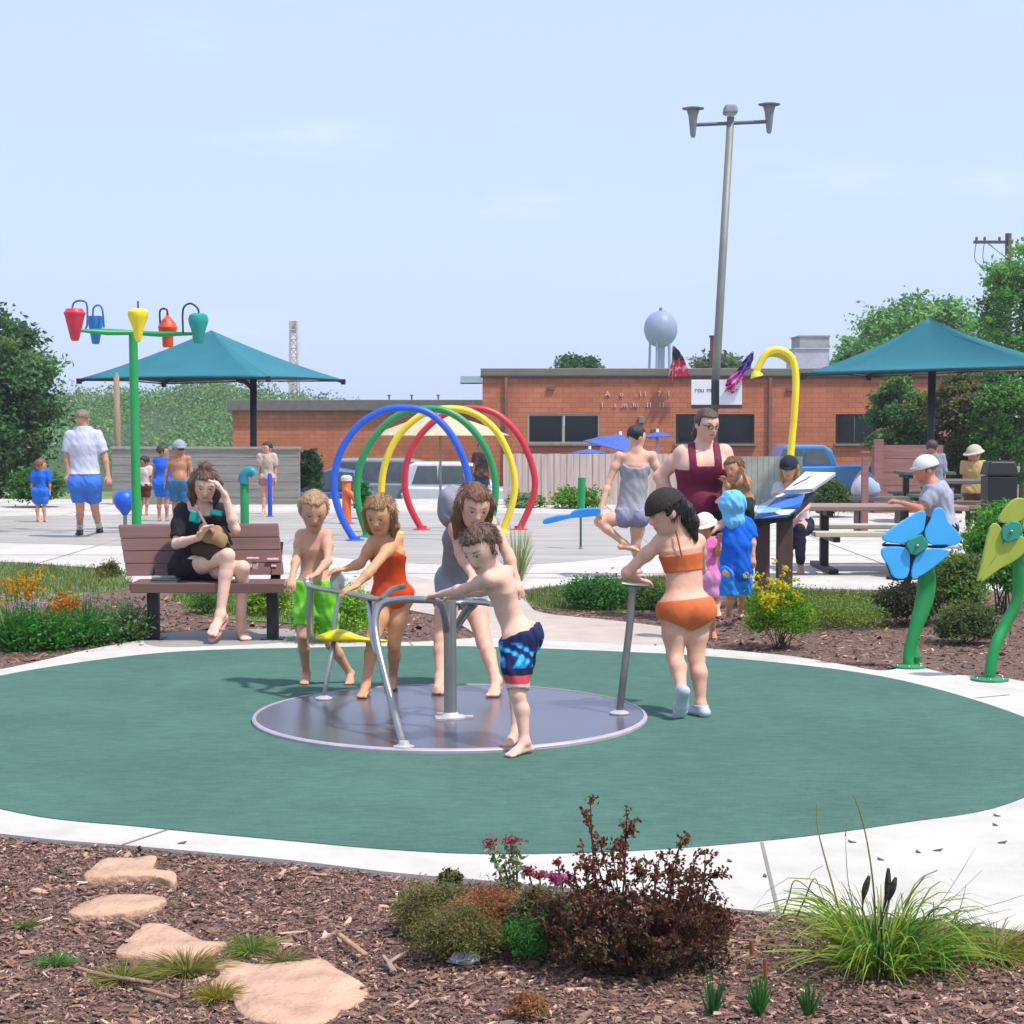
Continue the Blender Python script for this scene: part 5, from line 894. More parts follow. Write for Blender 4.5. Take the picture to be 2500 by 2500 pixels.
cb = MB().ball(q + (0, 0, .015), (.045, .03, .016), 10); cb.V[0] = cb.V[0] + rng.normal(0, .006, cb.V[0].shape); tag(cb.build('litter', M('litter_white', 'c9cdd3', rough=.4, var=.2, scale=40), None, q), 'small crumpled piece of white plastic lying on the mulch', 'litter')
lm = M('dry_leaf', '5b5048', rough=.9, var=.3)
for i, (u, v) in enumerate([(1868, 2140), (2150, 2099), (2242, 2081), (2290, 2077), (2430, 2015), (2447, 2058), (445, 2059), (1782, 2103), (2080, 2056), (2434, 1992), (345, 1575), (262, 1610), (1600, 1575), (2330, 1648)]):
    q = G(u, v, .0095 if i < 10 else .01); a = rng.random() * 3; d_ = np.array((math.cos(a), math.sin(a) * .6, 0)) * .02; s_ = np.array((-math.sin(a), math.cos(a), 0)) * .008
    tag(MB().prism([q - d_, q - d_ * .3 + s_, q + d_ * .5 + s_ * .8, q + d_ + (0, 0, .006), q + d_ * .3 - s_], (0, 0, .003)).build('fallen_leaf', lm, None, q), 'tiny dry brown leaf lying on the pale concrete ring', 'leaf', 'fallen leaves on the concrete')
# ------------------------------------------------------------------ people
def fab(c, rough=.85, var=.08, **k): return M('cloth_' + c, c, rough=rough, var=var, scale=14, bump=.15, bscale=160, spec=.2, **k)
def axis(F): return unit(F.j['ch'] - F.j['pv'])
def bottoms(F, name, mat, off=.012, w=.35, t=.5, fold=.0015, lift=0, colf=None, k=.02):
    j = F.j; ax = axis(F); parts = [('torso', off, [(j['pv'] + (j['wa'] - j['pv']) * w, ax)])]
    for q in 'LR': d = j['k' + q] - j['h' + q]; parts.append((['leg' + q], off + lift, [(j['h' + q] + d * min(t, 1.2), d), (j['pv'] + (j['wa'] - j['pv']) * w, ax)]))
    if t >= .98:
        for q in 'LR': parts.append((['shin' + q], off + lift, [(j['an' + q] + (j['k' + q] - j['an' + q]) * .12, j['an' + q] - j['k' + q])]))
    return F.cloth(name, mat, parts, fold, 55, k, colf=colf)
def top(F, name, mat, off=.012, hem=.3, sleeve=None, scoop=.3, drop=.01, arm=.0, fold=.0015, extra=(), colf=None, s=1, armoff=None, back=0):
    j = F.j; ax = axis(F); mid = (j['sL'] + j['sR']) / 2; pl = [(j['pv'] + (j['wa'] - j['pv']) * hem, -ax), (j['nk'] - ax * drop, ax + F.n * scoop)]
    if back: pl.append((j['nk'] - ax * back, ax - F.n * .9))
    if arm:
        for q in 'LR': pl.append([(j['s' + q] + (mid - j['s' + q]) * arm, j['s' + q] - mid), (j['s' + q] - ax * .11 * s, ax * .8 + unit(j['s' + q] - mid) * .6)])
    parts = [('torso', off, pl)]
    if sleeve:
        for q in 'LR': d = j['e' + q] - j['s' + q]; parts.append((['arm' + q], armoff or off * 1.4, [(j['s' + q] + d * sleeve, d), (j['s' + q] - unit(d) * .05, -d)]))
    for g_ in extra: parts.append((g_, 0, []))
    return F.cloth(name, mat, parts, fold, 45, .03, colf=colf)
def shoe(F, q, mat, name='shoe', up=.045, s=1, off=.007): j = F.j; return F.cloth(name, mat, [(['foot' + q], off, [(j['an' + q] + j['fu' + q] * (up - .045) * s, j['fu' + q] + .0 * j['fd' + q])])])
def cap(F, name, mat, brim=.6, up=.06, off=.012, bw=.34, bend=.1):
    f, r, u, c, h = F.hf; return F.cloth(name, mat, [('hair', off, [(c + u * up * h + f * .1 * h, -(u + f * .12))]), ('brim', 0, [])], 0, k=.008)
def brim(F, ln=.42, w=.27, f_=.28, lift=.16):
    f, r, u, c, h = F.hf
    for o in (-.6, 0, .6): F.cone('brim', c + f * f_ * h + u * lift * h + r * o * w * h, c + f * (f_ + ln * (1 - .3 * o * o)) * h + u * (lift - .06) * h + r * o * w * h, .05 * h + .004, .03 * h + .004, u, .4, .02)
def std(u, v0, v1, Y, a=.0, k=1.0, turn=0, arms=((0, 0), (0, 0)), step=0):
    """upright pose filling v0..v1 on the photo's grid"""
    h = v1 - v0; w = h * k; X = lambda f: u + f * w; Z = lambda f: v1 - f * h; s_ = math.cos(R(turn)); z_ = math.sin(R(turn)) * h * Y / FOC
    L = lambda f: (X(-f * s_), -f * z_); Rr = lambda f: (X(f * s_), f * z_); J = {'hd': (u, Z(.93)), 'nk': (u, Z(.855)), 'ch': (u, Z(.75)), 'wa': (u, Z(.63)), 'pv': (u, Z(.53))}
    for q, fn, i in (('L', L, 0), ('R', Rr, 1)):
        for nm, fx, fz in (('s', .098, .815), ('e', .135 + arms[i][0] * .5, .645 + arms[i][1] * .3), ('w', .14 + arms[i][0], .50 + arms[i][1]), ('h', .05, .5), ('k', .052, .275)):
            x, d = fn(fx); J[nm + q] = (x, Z(fz), d + (step * (1 if i else -1) * .12 if nm == 'k' else 0))
        x, d = fn(.054); vv = 1032 + EYE * FOC / (Y + d + step * (1 if i else -1) * .18); fx = a; J['a' + q] = ('g', x, vv, x + 30 * math.sin(R(fx)), vv + 6 * math.cos(R(fx)))
    return J
# boy in lime trunks
F = person('fair haired boy in lime green swim trunks gripping the left end of the rail', 10.4, dict(hd=(766, 1246, -.02), nk=(765, 1296, .05), ch=(766, 1330, .05), wa=(768, 1385, .06), pv=(770, 1420, .05), sL=(735, 1307, .04), sR=(799, 1307, .04), eL=(724, 1362, -.02), wL=(714, 1408, -.15), fL=(711, 1432, -.2), eR=(801, 1370, -.1), wR=(772, 1402, -.27), fR=(748, 1412, -.33), hL=(750, 1434, .05), hR=(790, 1434, .05), kL=(738, 1552, -.02), kR=(808, 1572, .08), aL=('g', 750, 1664, 724, 1690), aR=('g', 856, 1664, 848, 1690)), .64, 1, 8, (10, 26, 0), .215, .0055, 'cc9a7e', 'a98a62', 'crop', .012)
limem = M('lime_print', '69c822', rough=.8, var=.2, scale=22, dirt=.6, dirtcol='b9e88a'); bottoms(F, 'swim_trunks', limem, .016, .1, .8, .003)
# girl in the orange swimsuit
def mk(label, Y0, J, s, g, fy, head, hh, vox, tone, hair, style, zf, **k): return person(label, Y0, J, s, g, fy, head, hh, vox, tone, hair, style, zf, **k)
def longhair(F, j, ln=.72, side=.36, th=1.0, back=True):
    f, r, u, c, h = F.hf
    for q in (-1, 1): F.chain('strands', [c + u * .42 * h - f * .05 * h, c + r * q * side * h + u * .08 * h + f * .04 * h, c + r * q * (side + .02) * h - u * .35 * h - f * .0 * h, c + r * q * (side - .08) * h - u * ln * h - f * .04 * h], [.08 * h * th, .12 * h * th, .11 * h * th, .05 * h])
    if back: F.chain('strands', [c - f * .25 * h, c - f * .25 * h - u * .45 * h, c - f * .2 * h - u * ln * h], [.30 * h, .25 * h, .12 * h])
F = mk('girl with damp blond hair in an orange swimsuit leaning on the rail', 10.05, dict(hd=(928, 1256, -.06), nk=(934, 1308, .0), ch=(946, 1350, .03), wa=(950, 1400, .05), pv=(956, 1444, .06), sL=(913, 1322, .0), sR=(968, 1316, .03), eL=(880, 1376, -.02), wL=(845, 1389, -.03), fL=(820, 1392, -.05), eR=(906, 1392, -.22), wR=(868, 1432, -.3), fR=(845, 1441, -.33), hL=(938, 1460, .05), hR=(978, 1460, .07), kL=(910, 1562, -.05), kR=(962, 1575, .06), aL=('g', 896, 1695, 868, 1714), aR=('g', 962, 1676, 936, 1700)), .70, 1, -20, (-14, 22, 0), .215, .0055, 'cf9870', '8f6a42', 'short', .031, extra=longhair)
def leotard(F, name, mat, off=.007, drop=.05, s=.7, scoop=.4, hip=.06, arm=.12):
    j = F.j; ax = axis(F); mid = (j['sL'] + j['sR']) / 2; pl = [(j['nk'] - ax * drop, ax + F.n * scoop)]
    for q in 'LR': out = unit(j['h' + q] - (j['hL'] + j['hR']) / 2); pl += [(j['pv'] - ax * .05 * s + out * hip * s * 1.6, out * .6 - ax * .8), [(j['s' + q] + (mid - j['s' + q]) * arm, j['s' + q] - mid), (j['s' + q] - ax * .10 * s, ax * .8 + unit(j['s' + q] - mid) * .6)]]
    return F.cloth(name, mat, [('torso', off, pl), (['legL', 'legR'], off, pl + [(j['pv'] - ax * .07 * s, -ax)])], .0006, 50)
leotard(F, 'swimsuit', fab('c8461c', .6), hip=.085, scoop=.45, drop=.045, arm=.3)
# woman with long hair
F = mk('long haired young woman in a grey top bending over the spinner behind the boy', 10.15, dict(hd=(1158, 1234, -.3), nk=(1144, 1278, -.1), ch=(1136, 1312, .1), wa=(1128, 1370, .28), pv=(1124, 1412, .36), sL=(1106, 1258, -.03), sR=(1196, 1280, -.03), eL=(1124, 1350, -.1), wL=(1156, 1410, -.26), fL=(1174, 1432, -.36), eR=(1240, 1352, -.08), wR=(1258, 1410, -.14), fR=(1262, 1432, -.18), hL=(1100, 1424, .36), hR=(1148, 1424, .36), kL=(1078, 1560, .12), kR=(1182, 1568, .1), aL=('g', 1078, 1684, 1056, 1706), aR=('g', 1214, 1690, 1194, 1712)), .86, .9, 8, (16, 26, -4), .235, .006, 'dcaa92', '6d4a30', 'short', .031, extra=lambda F, j: (longhair(F, j, .95, .37, 1.15), F.ell('puff', j['sL'] + (-.01, .04, .05), np.eye(3), np.array((.085, .11, .125)), .03)))
top(F, 'blouse', fab('8f8d96', .9), .016, -.2, None, .2, .01, 0, .003, ('puff',)); bottoms(F, 'shorts', fab('8a97a5'), .014, .6, .4, .002)
# boy in navy trunks
def trunk_col(V):
    z = V[:, 2]; zt, zb = z.max(), z.min(); f = (zt - z) / (zt - zb); c = np.tile(lin('1c2350'), (len(V), 1)); n_ = np.sin(V[:, 0] * 60 + V[:, 2] * 55 + 2 * np.sin(V[:, 2] * 40 + V[:, 1] * 30)) + .5 * np.sin(V[:, 0] * 140 - V[:, 2] * 90)
    c[(f > .24) & (f < .62) & (n_ > .1)] = lin('1d78b8'); c[(f > .28) & (f < .58) & (n_ > .75)] = lin('3fb6d8'); c[(f > .62) & (f < .72)] = lin('1b1d3f'); c[(f > .72) & (f < .84)] = lin('c2444a'); c[f >= .84] = lin('cdb3aa'); return c
F = mk('shirtless brown haired boy in navy and cyan trunks pushing the spinner', 8.45, dict(hd=(1174, 1338, -.06), nk=(1196, 1386, .02), ch=(1220, 1425, .05), wa=(1242, 1495, .06), pv=(1266, 1548, .05), sL=(1194, 1414, -.08), sR=(1238, 1398, .14), eL=(1136, 1438, .12), wL=(1078, 1450, .28), fL=(1052, 1455, .33), eR=(1190, 1440, .3), wR=(1125, 1452, .36), fR=(1098, 1456, .38), hL=(1260, 1562, -.03), hR=(1278, 1554, .10), kL=(1264, 1698, -.12), kR=(1258, 1684, .12), aL=('g', 1292, 1838, 1236, 1850), aR=('g', 1266, 1812, 1216, 1832, .029)), .68, 1, -68, (-36, 30, 6), .215, .005, 'dcb09a', '5e4536', 'short', .012)
bottoms(F, 'swim_trunks', M('trunk_print', 'ffffff', rough=.75, var=.1, scale=30, attr=True, spec=.25), .014, .12, .9, .003, .004, trunk_col)
# girl in the orange two piece
F = mk('girl in an orange two piece and dark cap leaning on the right rail post', 9.4, dict(hd=(1624, 1250, -.02), nk=(1650, 1292, .03), ch=(1660, 1338, .05), wa=(1671, 1408, .06), pv=(1672, 1472, .04), sL=(1612, 1322, .0), sR=(1704, 1322, .1), eL=(1530, 1398, .02), wL=(1558, 1416, .2), fL=(1582, 1422, .26), eR=(1712, 1390, .28), wR=(1672, 1420, .34), fR=(1650, 1428, .36), hL=(1646, 1492, .04), hR=(1698, 1492, .06), kL=(1648, 1604, .0), kR=(1700, 1606, .03), aL=((1664, 1686, -.14), (1652, 1765, -.03)), aR=('g', 1720, 1750, 1690, 1742)), .76, 1.12, -150, (-78, 22, 0), .215, .0055, 'dba88e', '231b19', 'short', .012, legg=1.12, extra=lambda F, j: (F.chain('strands', [F.hf[3] - F.hf[0] * .3 * F.hf[4] + F.hf[2] * .1 * F.hf[4], F.hf[3] - F.hf[0] * .5 * F.hf[4] - F.hf[2] * .15 * F.hf[4], F.hf[3] - F.hf[0] * .56 * F.hf[4] - F.hf[2] * .5 * F.hf[4], F.hf[3] - F.hf[0] * .5 * F.hf[4] - F.hf[2] * .95 * F.hf[4]], [.052, .046, .036, .014]), brim(F, .16, .3, .3, .16)), seat=.12)
j = F.j; ax = axis(F); osuit = fab('d26a3c', .6)
F.cloth('swim_top', osuit, [('torso', .007, [(F.pt((1668, 1394, .05)), -ax), (F.pt((1660, 1352, .05)), ax)])], .0006); st = MB()
for a, b_ in (((1650, 1296), (1664, 1358)),): p0, p1 = F.pt((a[0], a[1], -.045)), F.pt((b_[0], b_[1], -.06)); st.tube(spline([p0, (p0 + p1) / 2 + (0, -.012, 0), p1], 4), .004, 6)
st.build('strap', M('strap_dark', '7a3b24'), F.o)
out = lambda q: unit(j['h' + q] - (j['hL'] + j['hR']) / 2)
F.cloth('swim_bottom', osuit, [(['torso', 'legL', 'legR'], .007, [(F.pt((1672, 1462, 0)), ax)] + [(j['pv'] - ax * .112 + out(q) * .085, out(q) * .42 - ax * .9) for q in 'LR'] + [(j['pv'] - ax * .16, -ax)])], .0006)
cap(F, 'cap', fab('37302d'), up=.12)
for q in 'LR': shoe(F, q, M('sneaker', 'b9c3c9', rough=.6, var=.15), 'sneaker', .04, .76)
# woman in maroon
F = mk('large woman in a maroon swim top with glasses standing behind the children', 14.2, dict(hd=(1727, 1036, -.06), nk=(1717, 1088, .0), ch=(1711, 1142, 0), wa=(1707, 1200, .02), pv=(1712, 1262, .02), sL=(1668, 1108, 0), sR=(1766, 1106, 0), eL=(1610, 1164, .1), wL=(1640, 1208, .04), fL=(1668, 1216, -.02), eR=(1806, 1192, -.05), wR=(1790, 1214, -.24), fR=(1768, 1216, -.28), hL=(1686, 1292, .02), hR=(1742, 1292, .02), kL=(1688, 1398, 0), kR=(1744, 1398, 0), aL=('g', 1690, 1500, 1686, 1510), aR=('g', 1744, 1500, 1750, 1510)), 1.06, 1.32, 10, (26, 14, 0), .238, .008, 'dcae9a', '4f382c', 'short', 0, bust=1.25, belly=.9, armg=1.3, legg=1.25, extra=lambda F, j: F.chain('strands', [F.hf[3] - F.hf[0] * .3 * F.hf[4], F.hf[3] - F.hf[0] * .4 * F.hf[4] - F.hf[1] * .2 * F.hf[4] - F.hf[2] * .5 * F.hf[4]], [.06, .03]))
mar = fab('6e1f3a', .7); 
j = F.j; ax = axis(F); mid = (j['sL'] + j['sR']) / 2; lat = unit(j['sR'] - j['sL']); nc = [(j['nk'] - ax * .155 , ax), (mid + lat * .072, -lat), (mid - lat * .072, lat)]
F.cloth('swim_top', mar, [('torso', .010, [(j['pv'] - (j['wa'] - j['pv']) * .4, -ax), nc, (j['nk'] + ax * .035, ax), [(j['sL'] + (mid - j['sL']) * .2, -lat), (j['sL'] - ax * .12, ax)], [(j['sR'] + (mid - j['sR']) * .2, lat), (j['sR'] - ax * .12, ax)]])], .0006, k=.02); bottoms(F, 'swim_skirt', fab('3a2138'), .012, .3, .3, .001)
f, r, u, c, h = F.hf; gm = M('glasses', '1c1a1c', rough=.3); gb = MB()
for q in (-1, 1): gb.tube([c + r * q * .15 * h + u * .02 * h + f * .46 * h + (r * math.cos(a) * .10 + u * math.sin(a) * .075) * h for a in np.linspace(0, 6.283, 13)], .0035, 5); gb.tube([c + r * q * .25 * h + u * .04 * h + f * .44 * h, c + r * q * .37 * h + u * .02 * h - f * .05 * h], .0035, 5)
gb.tube([c + r * -.06 * h + u * .03 * h + f * .47 * h, c + r * .06 * h + u * .03 * h + f * .47 * h], .0035, 5); gb.build('glasses', gm, F.o)
F = mk('small tanned child carried on the arm of the woman in maroon', 13.95, dict(hd=(1792, 1144, -.05), nk=(1799, 1166, .02), ch=(1803, 1184, .02), wa=(1806, 1202, .02), pv=(1806, 1220, .02), sL=(1786, 1174, -.03), sR=(1816, 1174, .03), eL=(1776, 1190, -.08), wL=(1770, 1176, -.12), eR=(1826, 1190, -.04), wR=(1816, 1160, -.12), fR=(1808, 1138, -.14), hL=(1797, 1226, .02), hR=(1818, 1226, .04), kL=(1784, 1232, -.12), kR=(1828, 1244, -.06), aL=((1790, 1262, -.1), (1784, 1270, -.14)), aR=((1830, 1276, -.02), (1828, 1284, -.06))), .54, 1.05, -30, (-40, 12, 10), .175, .0065, 'cb9470', '7d5a3a', 'short', 0)
top(F, 'shirt', fab('a8805c'), .012, -.2, .6, .2, .0, 0, .002); bottoms(F, 'trousers', fab('24332e'), .014, .3, 1, .002)
# woman in grey seen from behind
F = mk('woman with short black hair in a grey tank top, standing on one leg', 18.0, dict(hd=(1555, 1066), nk=(1551, 1096), ch=(1550, 1136), wa=(1547, 1190), pv=(1542, 1240), sL=(1512, 1114), sR=(1592, 1113), eL=(1486, 1178, -.03), wL=(1468, 1238, -.12), fL=(1462, 1258, -.16), eR=(1612, 1172, -.02), wR=(1608, 1225, -.08), hL=(1524, 1262), hR=(1560, 1262), kL=(1462, 1274, -.06), kR=(1552, 1330), aL=((1524, 1326, -.04), (1548, 1332, -.02)), aR=('g', 1556, 1402, 1562, 1396)), .93, 1.05, 178, (120, 14, 0), .215, .009, 'd9a890', '17120f', 'short', 0)
top(F, 'tank_top', fab('9a9aa0'), .016, -.15, None, .0, .06, .2, .003, back=.10); bottoms(F, 'shorts', fab('8d8aa6'), .014, .2, .25, .002)
# toddler and blue child
F = mk('toddler in a pink top and white sun hat beside the maroon woman', 12.8, dict(hd=(1719, 1286), nk=(1723, 1312), ch=(1724, 1334), wa=(1725, 1370), pv=(1725, 1402), sL=(1704, 1324), sR=(1744, 1324), eL=(1698, 1356), wL=(1700, 1385, -.05), eR=(1752, 1352, -.04), wR=(1756, 1318, -.12), hL=(1714, 1412), hR=(1737, 1412), kL=(1713, 1480), kR=(1738, 1480), aL=('g', 1712, 1556, 1706, 1560), aR=('g', 1740, 1556, 1746, 1560)), .5, 1.05, 20, (-30, 20, 0), .165, .0065, 'b9805f', '4a3426', 'short', 0, extra=lambda F, j: (F.ell('brim', F.hf[3] + F.hf[2] * .16 * F.hf[4], np.stack([F.hf[1], F.hf[0], F.hf[2]]), np.array((.62, .68, .06)) * F.hf[4] + (0, 0, .004), .02),))
top(F, 'shirt', fab('cf6fa6'), .012, -.5, .6, .2, .0, 0, .002); bottoms(F, 'trousers', fab('c98fb6'), .012, .3, .7, .002); cap(F, 'sun_hat', fab('d9cfc0'), up=.1)
def exJ(F, j):
    F.chain('c_body', [F.pt((1792, 1272)), F.pt((1797, 1330)), F.pt((1800, 1386))], [.095, .125, .13], .04, F.n, .75); F.ell('c_hood', F.pt((1789, 1228, .0)), np.eye(3), np.array((.105, .105, .10)), .03); F.cone('c_hood', F.pt((1790, 1246, .0)), F.pt((1792, 1270, .0)), .07, .09, k=.03)
    for q in 'LR': F.cone('c_leg', F.j['h' + q], F.j['k' + q] * 1.0, .085, .075, k=.04)
F = mk('small child in a bright blue hooded towel poncho and blue shorts', 13.6, dict(hd=(1790, 1230), nk=(1790, 1262), ch=(1795, 1292), wa=(1797, 1345), pv=(1796, 1385), sL=(1766, 1278), sR=(1824, 1278), eL=(1742, 1292, -.06), wL=(1722, 1308, -.12), fL=(1712, 1316, -.14), eR=(1838, 1315, -.04), wR=(1838, 1355, -.06), hL=(1780, 1396), hR=(1812, 1396), kL=(1782, 1448), kR=(1812, 1448, .06), aL=('g', 1780, 1524, 1770, 1518), aR=('g', 1806, 1510, 1812, 1503)), .62, 1, 165, (150, 10, 0), .18, .007, 'd6a890', '4a3426', 'crop', 0, extra=exJ)
F.cloth('poncho', fab('1763cf'), [('c_body', 0, []), (['armR'], .02, [(F.j['eR'], F.j['eR'] - F.j['sR'])])], .004, 50, .03); F.cloth('hood', fab('6db8e6'), [('c_hood', .006, [])], .004, 70, .03); F.cloth('shorts', fab('2a86dd'), [('c_leg', 0, [(F.pt((1797, 1452)), (0, 0, -1))])], .006, 60, .03)
# seated people at the table
F = mk('woman with long blond hair and a dark cap seated behind the picture sign', 17.9, dict(hd=(1926, 1142, -.05), nk=(1930, 1174, .05), ch=(1936, 1208, .1), wa=(1942, 1245, .15), pv=(1948, 1276, .2), sL=(1902, 1190, .05), sR=(1962, 1190, .05), eL=(1893, 1232, -.02), wL=(1912, 1252, -.2), eR=(1970, 1236, 0), wR=(1948, 1252, -.2), hL=(1935, 1284, .2), hR=(1962, 1284, .2), kL=(1922, 1290, -.2), kR=(1952, 1292, -.2), aL=('g', 1926, 1398, 1920, 1406), aR=('g', 1955, 1398, 1955, 1406)), .92, 1, -10, (-18, 18, 0), .21, .01, 'd3a08a', 'b08a4e', 'short', 0, extra=lambda F, j: (longhair(F, j, .9, .36, 1.1), brim(F)))
top(F, 'shirt', fab('c9c6cc'), .012, .0, .5, .3, .02, 0, .002); bottoms(F, 'trousers', fab('1d2338'), .014, .4, .98, .002); cap(F, 'cap', fab('2a2d3a'))
F = mk('man in a white cap and grey shirt seated at the near picnic table', 18.2, dict(hd=(2258, 1146), nk=(2272, 1178), ch=(2288, 1214), wa=(2296, 1256), pv=(2298, 1288), sL=(2286, 1198, -.19), sR=(2278, 1194, .19), eL=(2246, 1244, -.24), wL=(2204, 1228, -.1), fL=(2184, 1224, -.02), eR=(2244, 1238, .24), wR=(2198, 1224, .16), fR=(2180, 1222, .1), hL=(2292, 1292, -.1), hR=(2290, 1290, .1), kL=(2208, 1284, -.22), kR=(2214, 1284, .2), aL=('g', 2216, 1412, 2194, 1413), aR=('g', 2224, 1396, 2202, 1397)), 1.06, 1.3, -80, (-86, 8, 0), .26, .01, 'c08066', '5b4638', 'crop', 0, extra=lambda F, j: brim(F, .3))
top(F, 'shirt', fab('9c9fae'), .018, .0, .7, .1, .0, 0, .003); bottoms(F, 'shorts', fab('1f1d22'), .016, .3, .9, .002); cap(F, 'cap', fab('d5d3d2'), up=.05)
for q in 'LR': shoe(F, q, M('dark_shoe', '2b292b'), 'shoe', .04)
F = mk('person in a straw coloured hat and tan shirt at the second picnic table', 25.4, std(2378, 1094, 1310, 25.4, -60, .95, 0, ((-.05, .1), (-.05, .1))), .78, 1.2, -40, (-60, 15, 0), .24, .014, 'b98468', '5b4638', 'crop', 0, extra=lambda F, j: F.ell('brim', F.hf[3] + F.hf[2] * .1 * F.hf[4], np.stack([F.hf[1], F.hf[0], F.hf[2]]), np.array((.66, .7, .09)) * F.hf[4], .02))
top(F, 'shirt', fab('b59a63'), .03, -.4, .8, .1, 0, 0, .004); bottoms(F, 'trousers', fab('5a5247'), .02, .3, 1); cap(F, 'sun_hat', fab('b7ad97'), up=.1)
F = mk('person in a blue grey jacket behind the man in the white cap', 26.5, std(2276, 1078, 1290, 26.5, 120, .95), .8, 1.2, 150, (150, 10, 0), .22, .014, 'b98468', '3b2a22', 'short', 0)
top(F, 'jacket', fab('7d8494'), .03, -.5, 1.0, .1, 0, 0, .004); bottoms(F, 'trousers', fab('4a4650'), .02, .3, 1)
# people on the left
F = mk('tall balding man in a white shirt and blue shorts walking away', 24.2, dict(hd=(202, 1022), nk=(203, 1044), ch=(204, 1085), wa=(205, 1128), pv=(206, 1168), sL=(174, 1064), sR=(234, 1064), eL=(164, 1112, -.03), wL=(168, 1158, -.08), eR=(256, 1112), wR=(264, 1160, -.05), hL=(191, 1180), hR=(224, 1180), kL=(196, 1242), kR=(232, 1242, .1), aL=('g', 196, 1308, 192, 1304), aR=('g', 243, 1302, 243, 1297)), 1.04, 1.3, 178, (170, 5, 0), .24, .013, 'c08a70', '7a6a5a', 'crop', 0)
top(F, 'shirt', fab('b9bccb'), .035, .25, .85, .0, -.02, 0, .003, armoff=.04); bottoms(F, 'shorts', fab('3f6fc4'), .02, .35, .75, .003, .012)
for q in 'LR': shoe(F, q, M('dark_shoe', '2b292b'), 'shoe', .05); F.cloth('sock', fab('c9c9c9'), [(['shin' + q], .008, [(F.j['an' + q] + (F.j['k' + q] - F.j['an' + q]) * .35, F.j['k' + q] - F.j['an' + q])])])
F = mk('small child in a blue swim shirt at the far left', 28.0, std(100, 1126, 1275, 28, 60, 1.05), .57, 1.1, 120, (110, 10, 0), .2, .012, 'b98468', '7a4a2c', 'short', 0); top(F, 'swim_shirt', fab('1f63c6'), .02, -.2, .9, .1, 0, 0, .003); bottoms(F, 'shorts', fab('2a6fd0'), .025, .3, .9)
F = mk('child in a blue swim vest facing away near the bucket tree', 28.2, std(398, 1090, 1273, 28.2, 160, .95), .68, 1.15, 170, (100, 8, 0), .21, .012, 'b98468', '3a2a22', 'short', 0); top(F, 'swim_vest', fab('2a63d8'), .025, -.2, None, .1, 0, 0, .003); bottoms(F, 'shorts', fab('1f6fce'), .025, .3, .75)
F = mk('shirtless man in sunglasses and a cap behind the seated woman', 27.0, std(438, 1082, 1284, 27, 20, 1.05, 0, ((.02, .02), (.0, .05))), .8, 1.25, 20, (25, 5, 0), .25, .012, 'b07c5e', '3a2a22', 'crop', 0, belly=.8, extra=lambda F, j: brim(F)); bottoms(F, 'shorts', fab('3a6f96'), .025, .25, .9); cap(F, 'cap', fab('8d97a0'))
f, r, u, c, h = F.hf; MB().box(c + f * .46 * h + u * .02 * h, (.4 * h, .1 * h, .12 * h), np.stack([r, f, u], 1)).build('sunglasses', gm, F.o, bevel=.008)
F = mk('dark haired woman in a cream top standing by the grey plank wall', 30.5, std(652, 1082, 1255, 30.5, -30, .85), .72, 1.0, -30, (-40, 10, 0), .21, .012, 'c9977f', '241a16', 'short', 0); top(F, 'blouse', fab('b8a596'), .025, -.3, .8, .2, 0, 0, .004); bottoms(F, 'shorts', fab('a5767a'), .02, .3, .4)
F = mk('dark haired child crouching in shade right of the bucket tree post', 30, std(352, 1118, 1259, 30, -60, .9, 0, ((.0, .06), (.0, .06))), .55, 1.0, -50, (-60, 20, 0), .19, .013, 'a8765a', '1e1613', 'short', 0); top(F, 'shirt', fab('c4b6ae'), .02, -.2, .8, .2); bottoms(F, 'shorts', fab('5a2a26'), .02, .3, .8)
F = mk('person in a dark patterned top behind the green arch', 33.0, std(1176, 1082, 1238, 33, 10, .85), .7, 1.0, 0, (10, 10, 0), .21, .014, 'a8765a', '1e1613', 'short', 0); top(F, 'patterned_top', M('dark_pattern', '2a2020', rough=.8, var=.9, scale=26, dirt=.8, dirtcol='b0583a'), .03, -.6, .7, .2); bottoms(F, 'trousers', fab('2b3a55'), .02, .3, 1)
# woman on the bench
def exA(F, j):
    f, r, u, c, h = F.hf; longhair(F, j, .95, .37, 1.25); F.ell('strands', c + u * .52 * h - f * .1 * h, np.stack([r, f, u]), np.array((.2, .2, .2)) * h, .02)
F = mk('woman in a black t-shirt seated on the bench with her hand at her forehead', 12.7, dict(hd=(500, 1182, .1), nk=(490, 1232, .22), ch=(486, 1276, .24), wa=(478, 1335, .26), pv=(470, 1382, .22), sL=(448, 1248, .2), sR=(534, 1248, .2), eL=(431, 1328, .06), wL=(486, 1312, -.12), fL=(506, 1282, -.16), eR=(574, 1292, .02), wR=(548, 1206, -.02), fR=(516, 1164, -.04), hL=(450, 1392, .2), hR=(494, 1392, .2), kL=(556, 1356, -.12), kR=(592, 1386, -.1), aL=((538, 1500, -.16), (512, 1536, -.3)), aR=('g', 584, 1556, 622, 1572)), .95, 1.05, 12, (14, 26, 0), .235, .006, 'e3b8a4', '5d4030', 'short', .012, extra=exA)
blk = fab('1b191d'); top(F, 'shirt', fab('262329'), .016, -.3, .82, .5, .03, 0, .003, armoff=.022); bottoms(F, 'shorts', blk, .014, .4, .38, .002)
pinkm = M('flip_flop_pink', 'c98f9c', rough=.6)
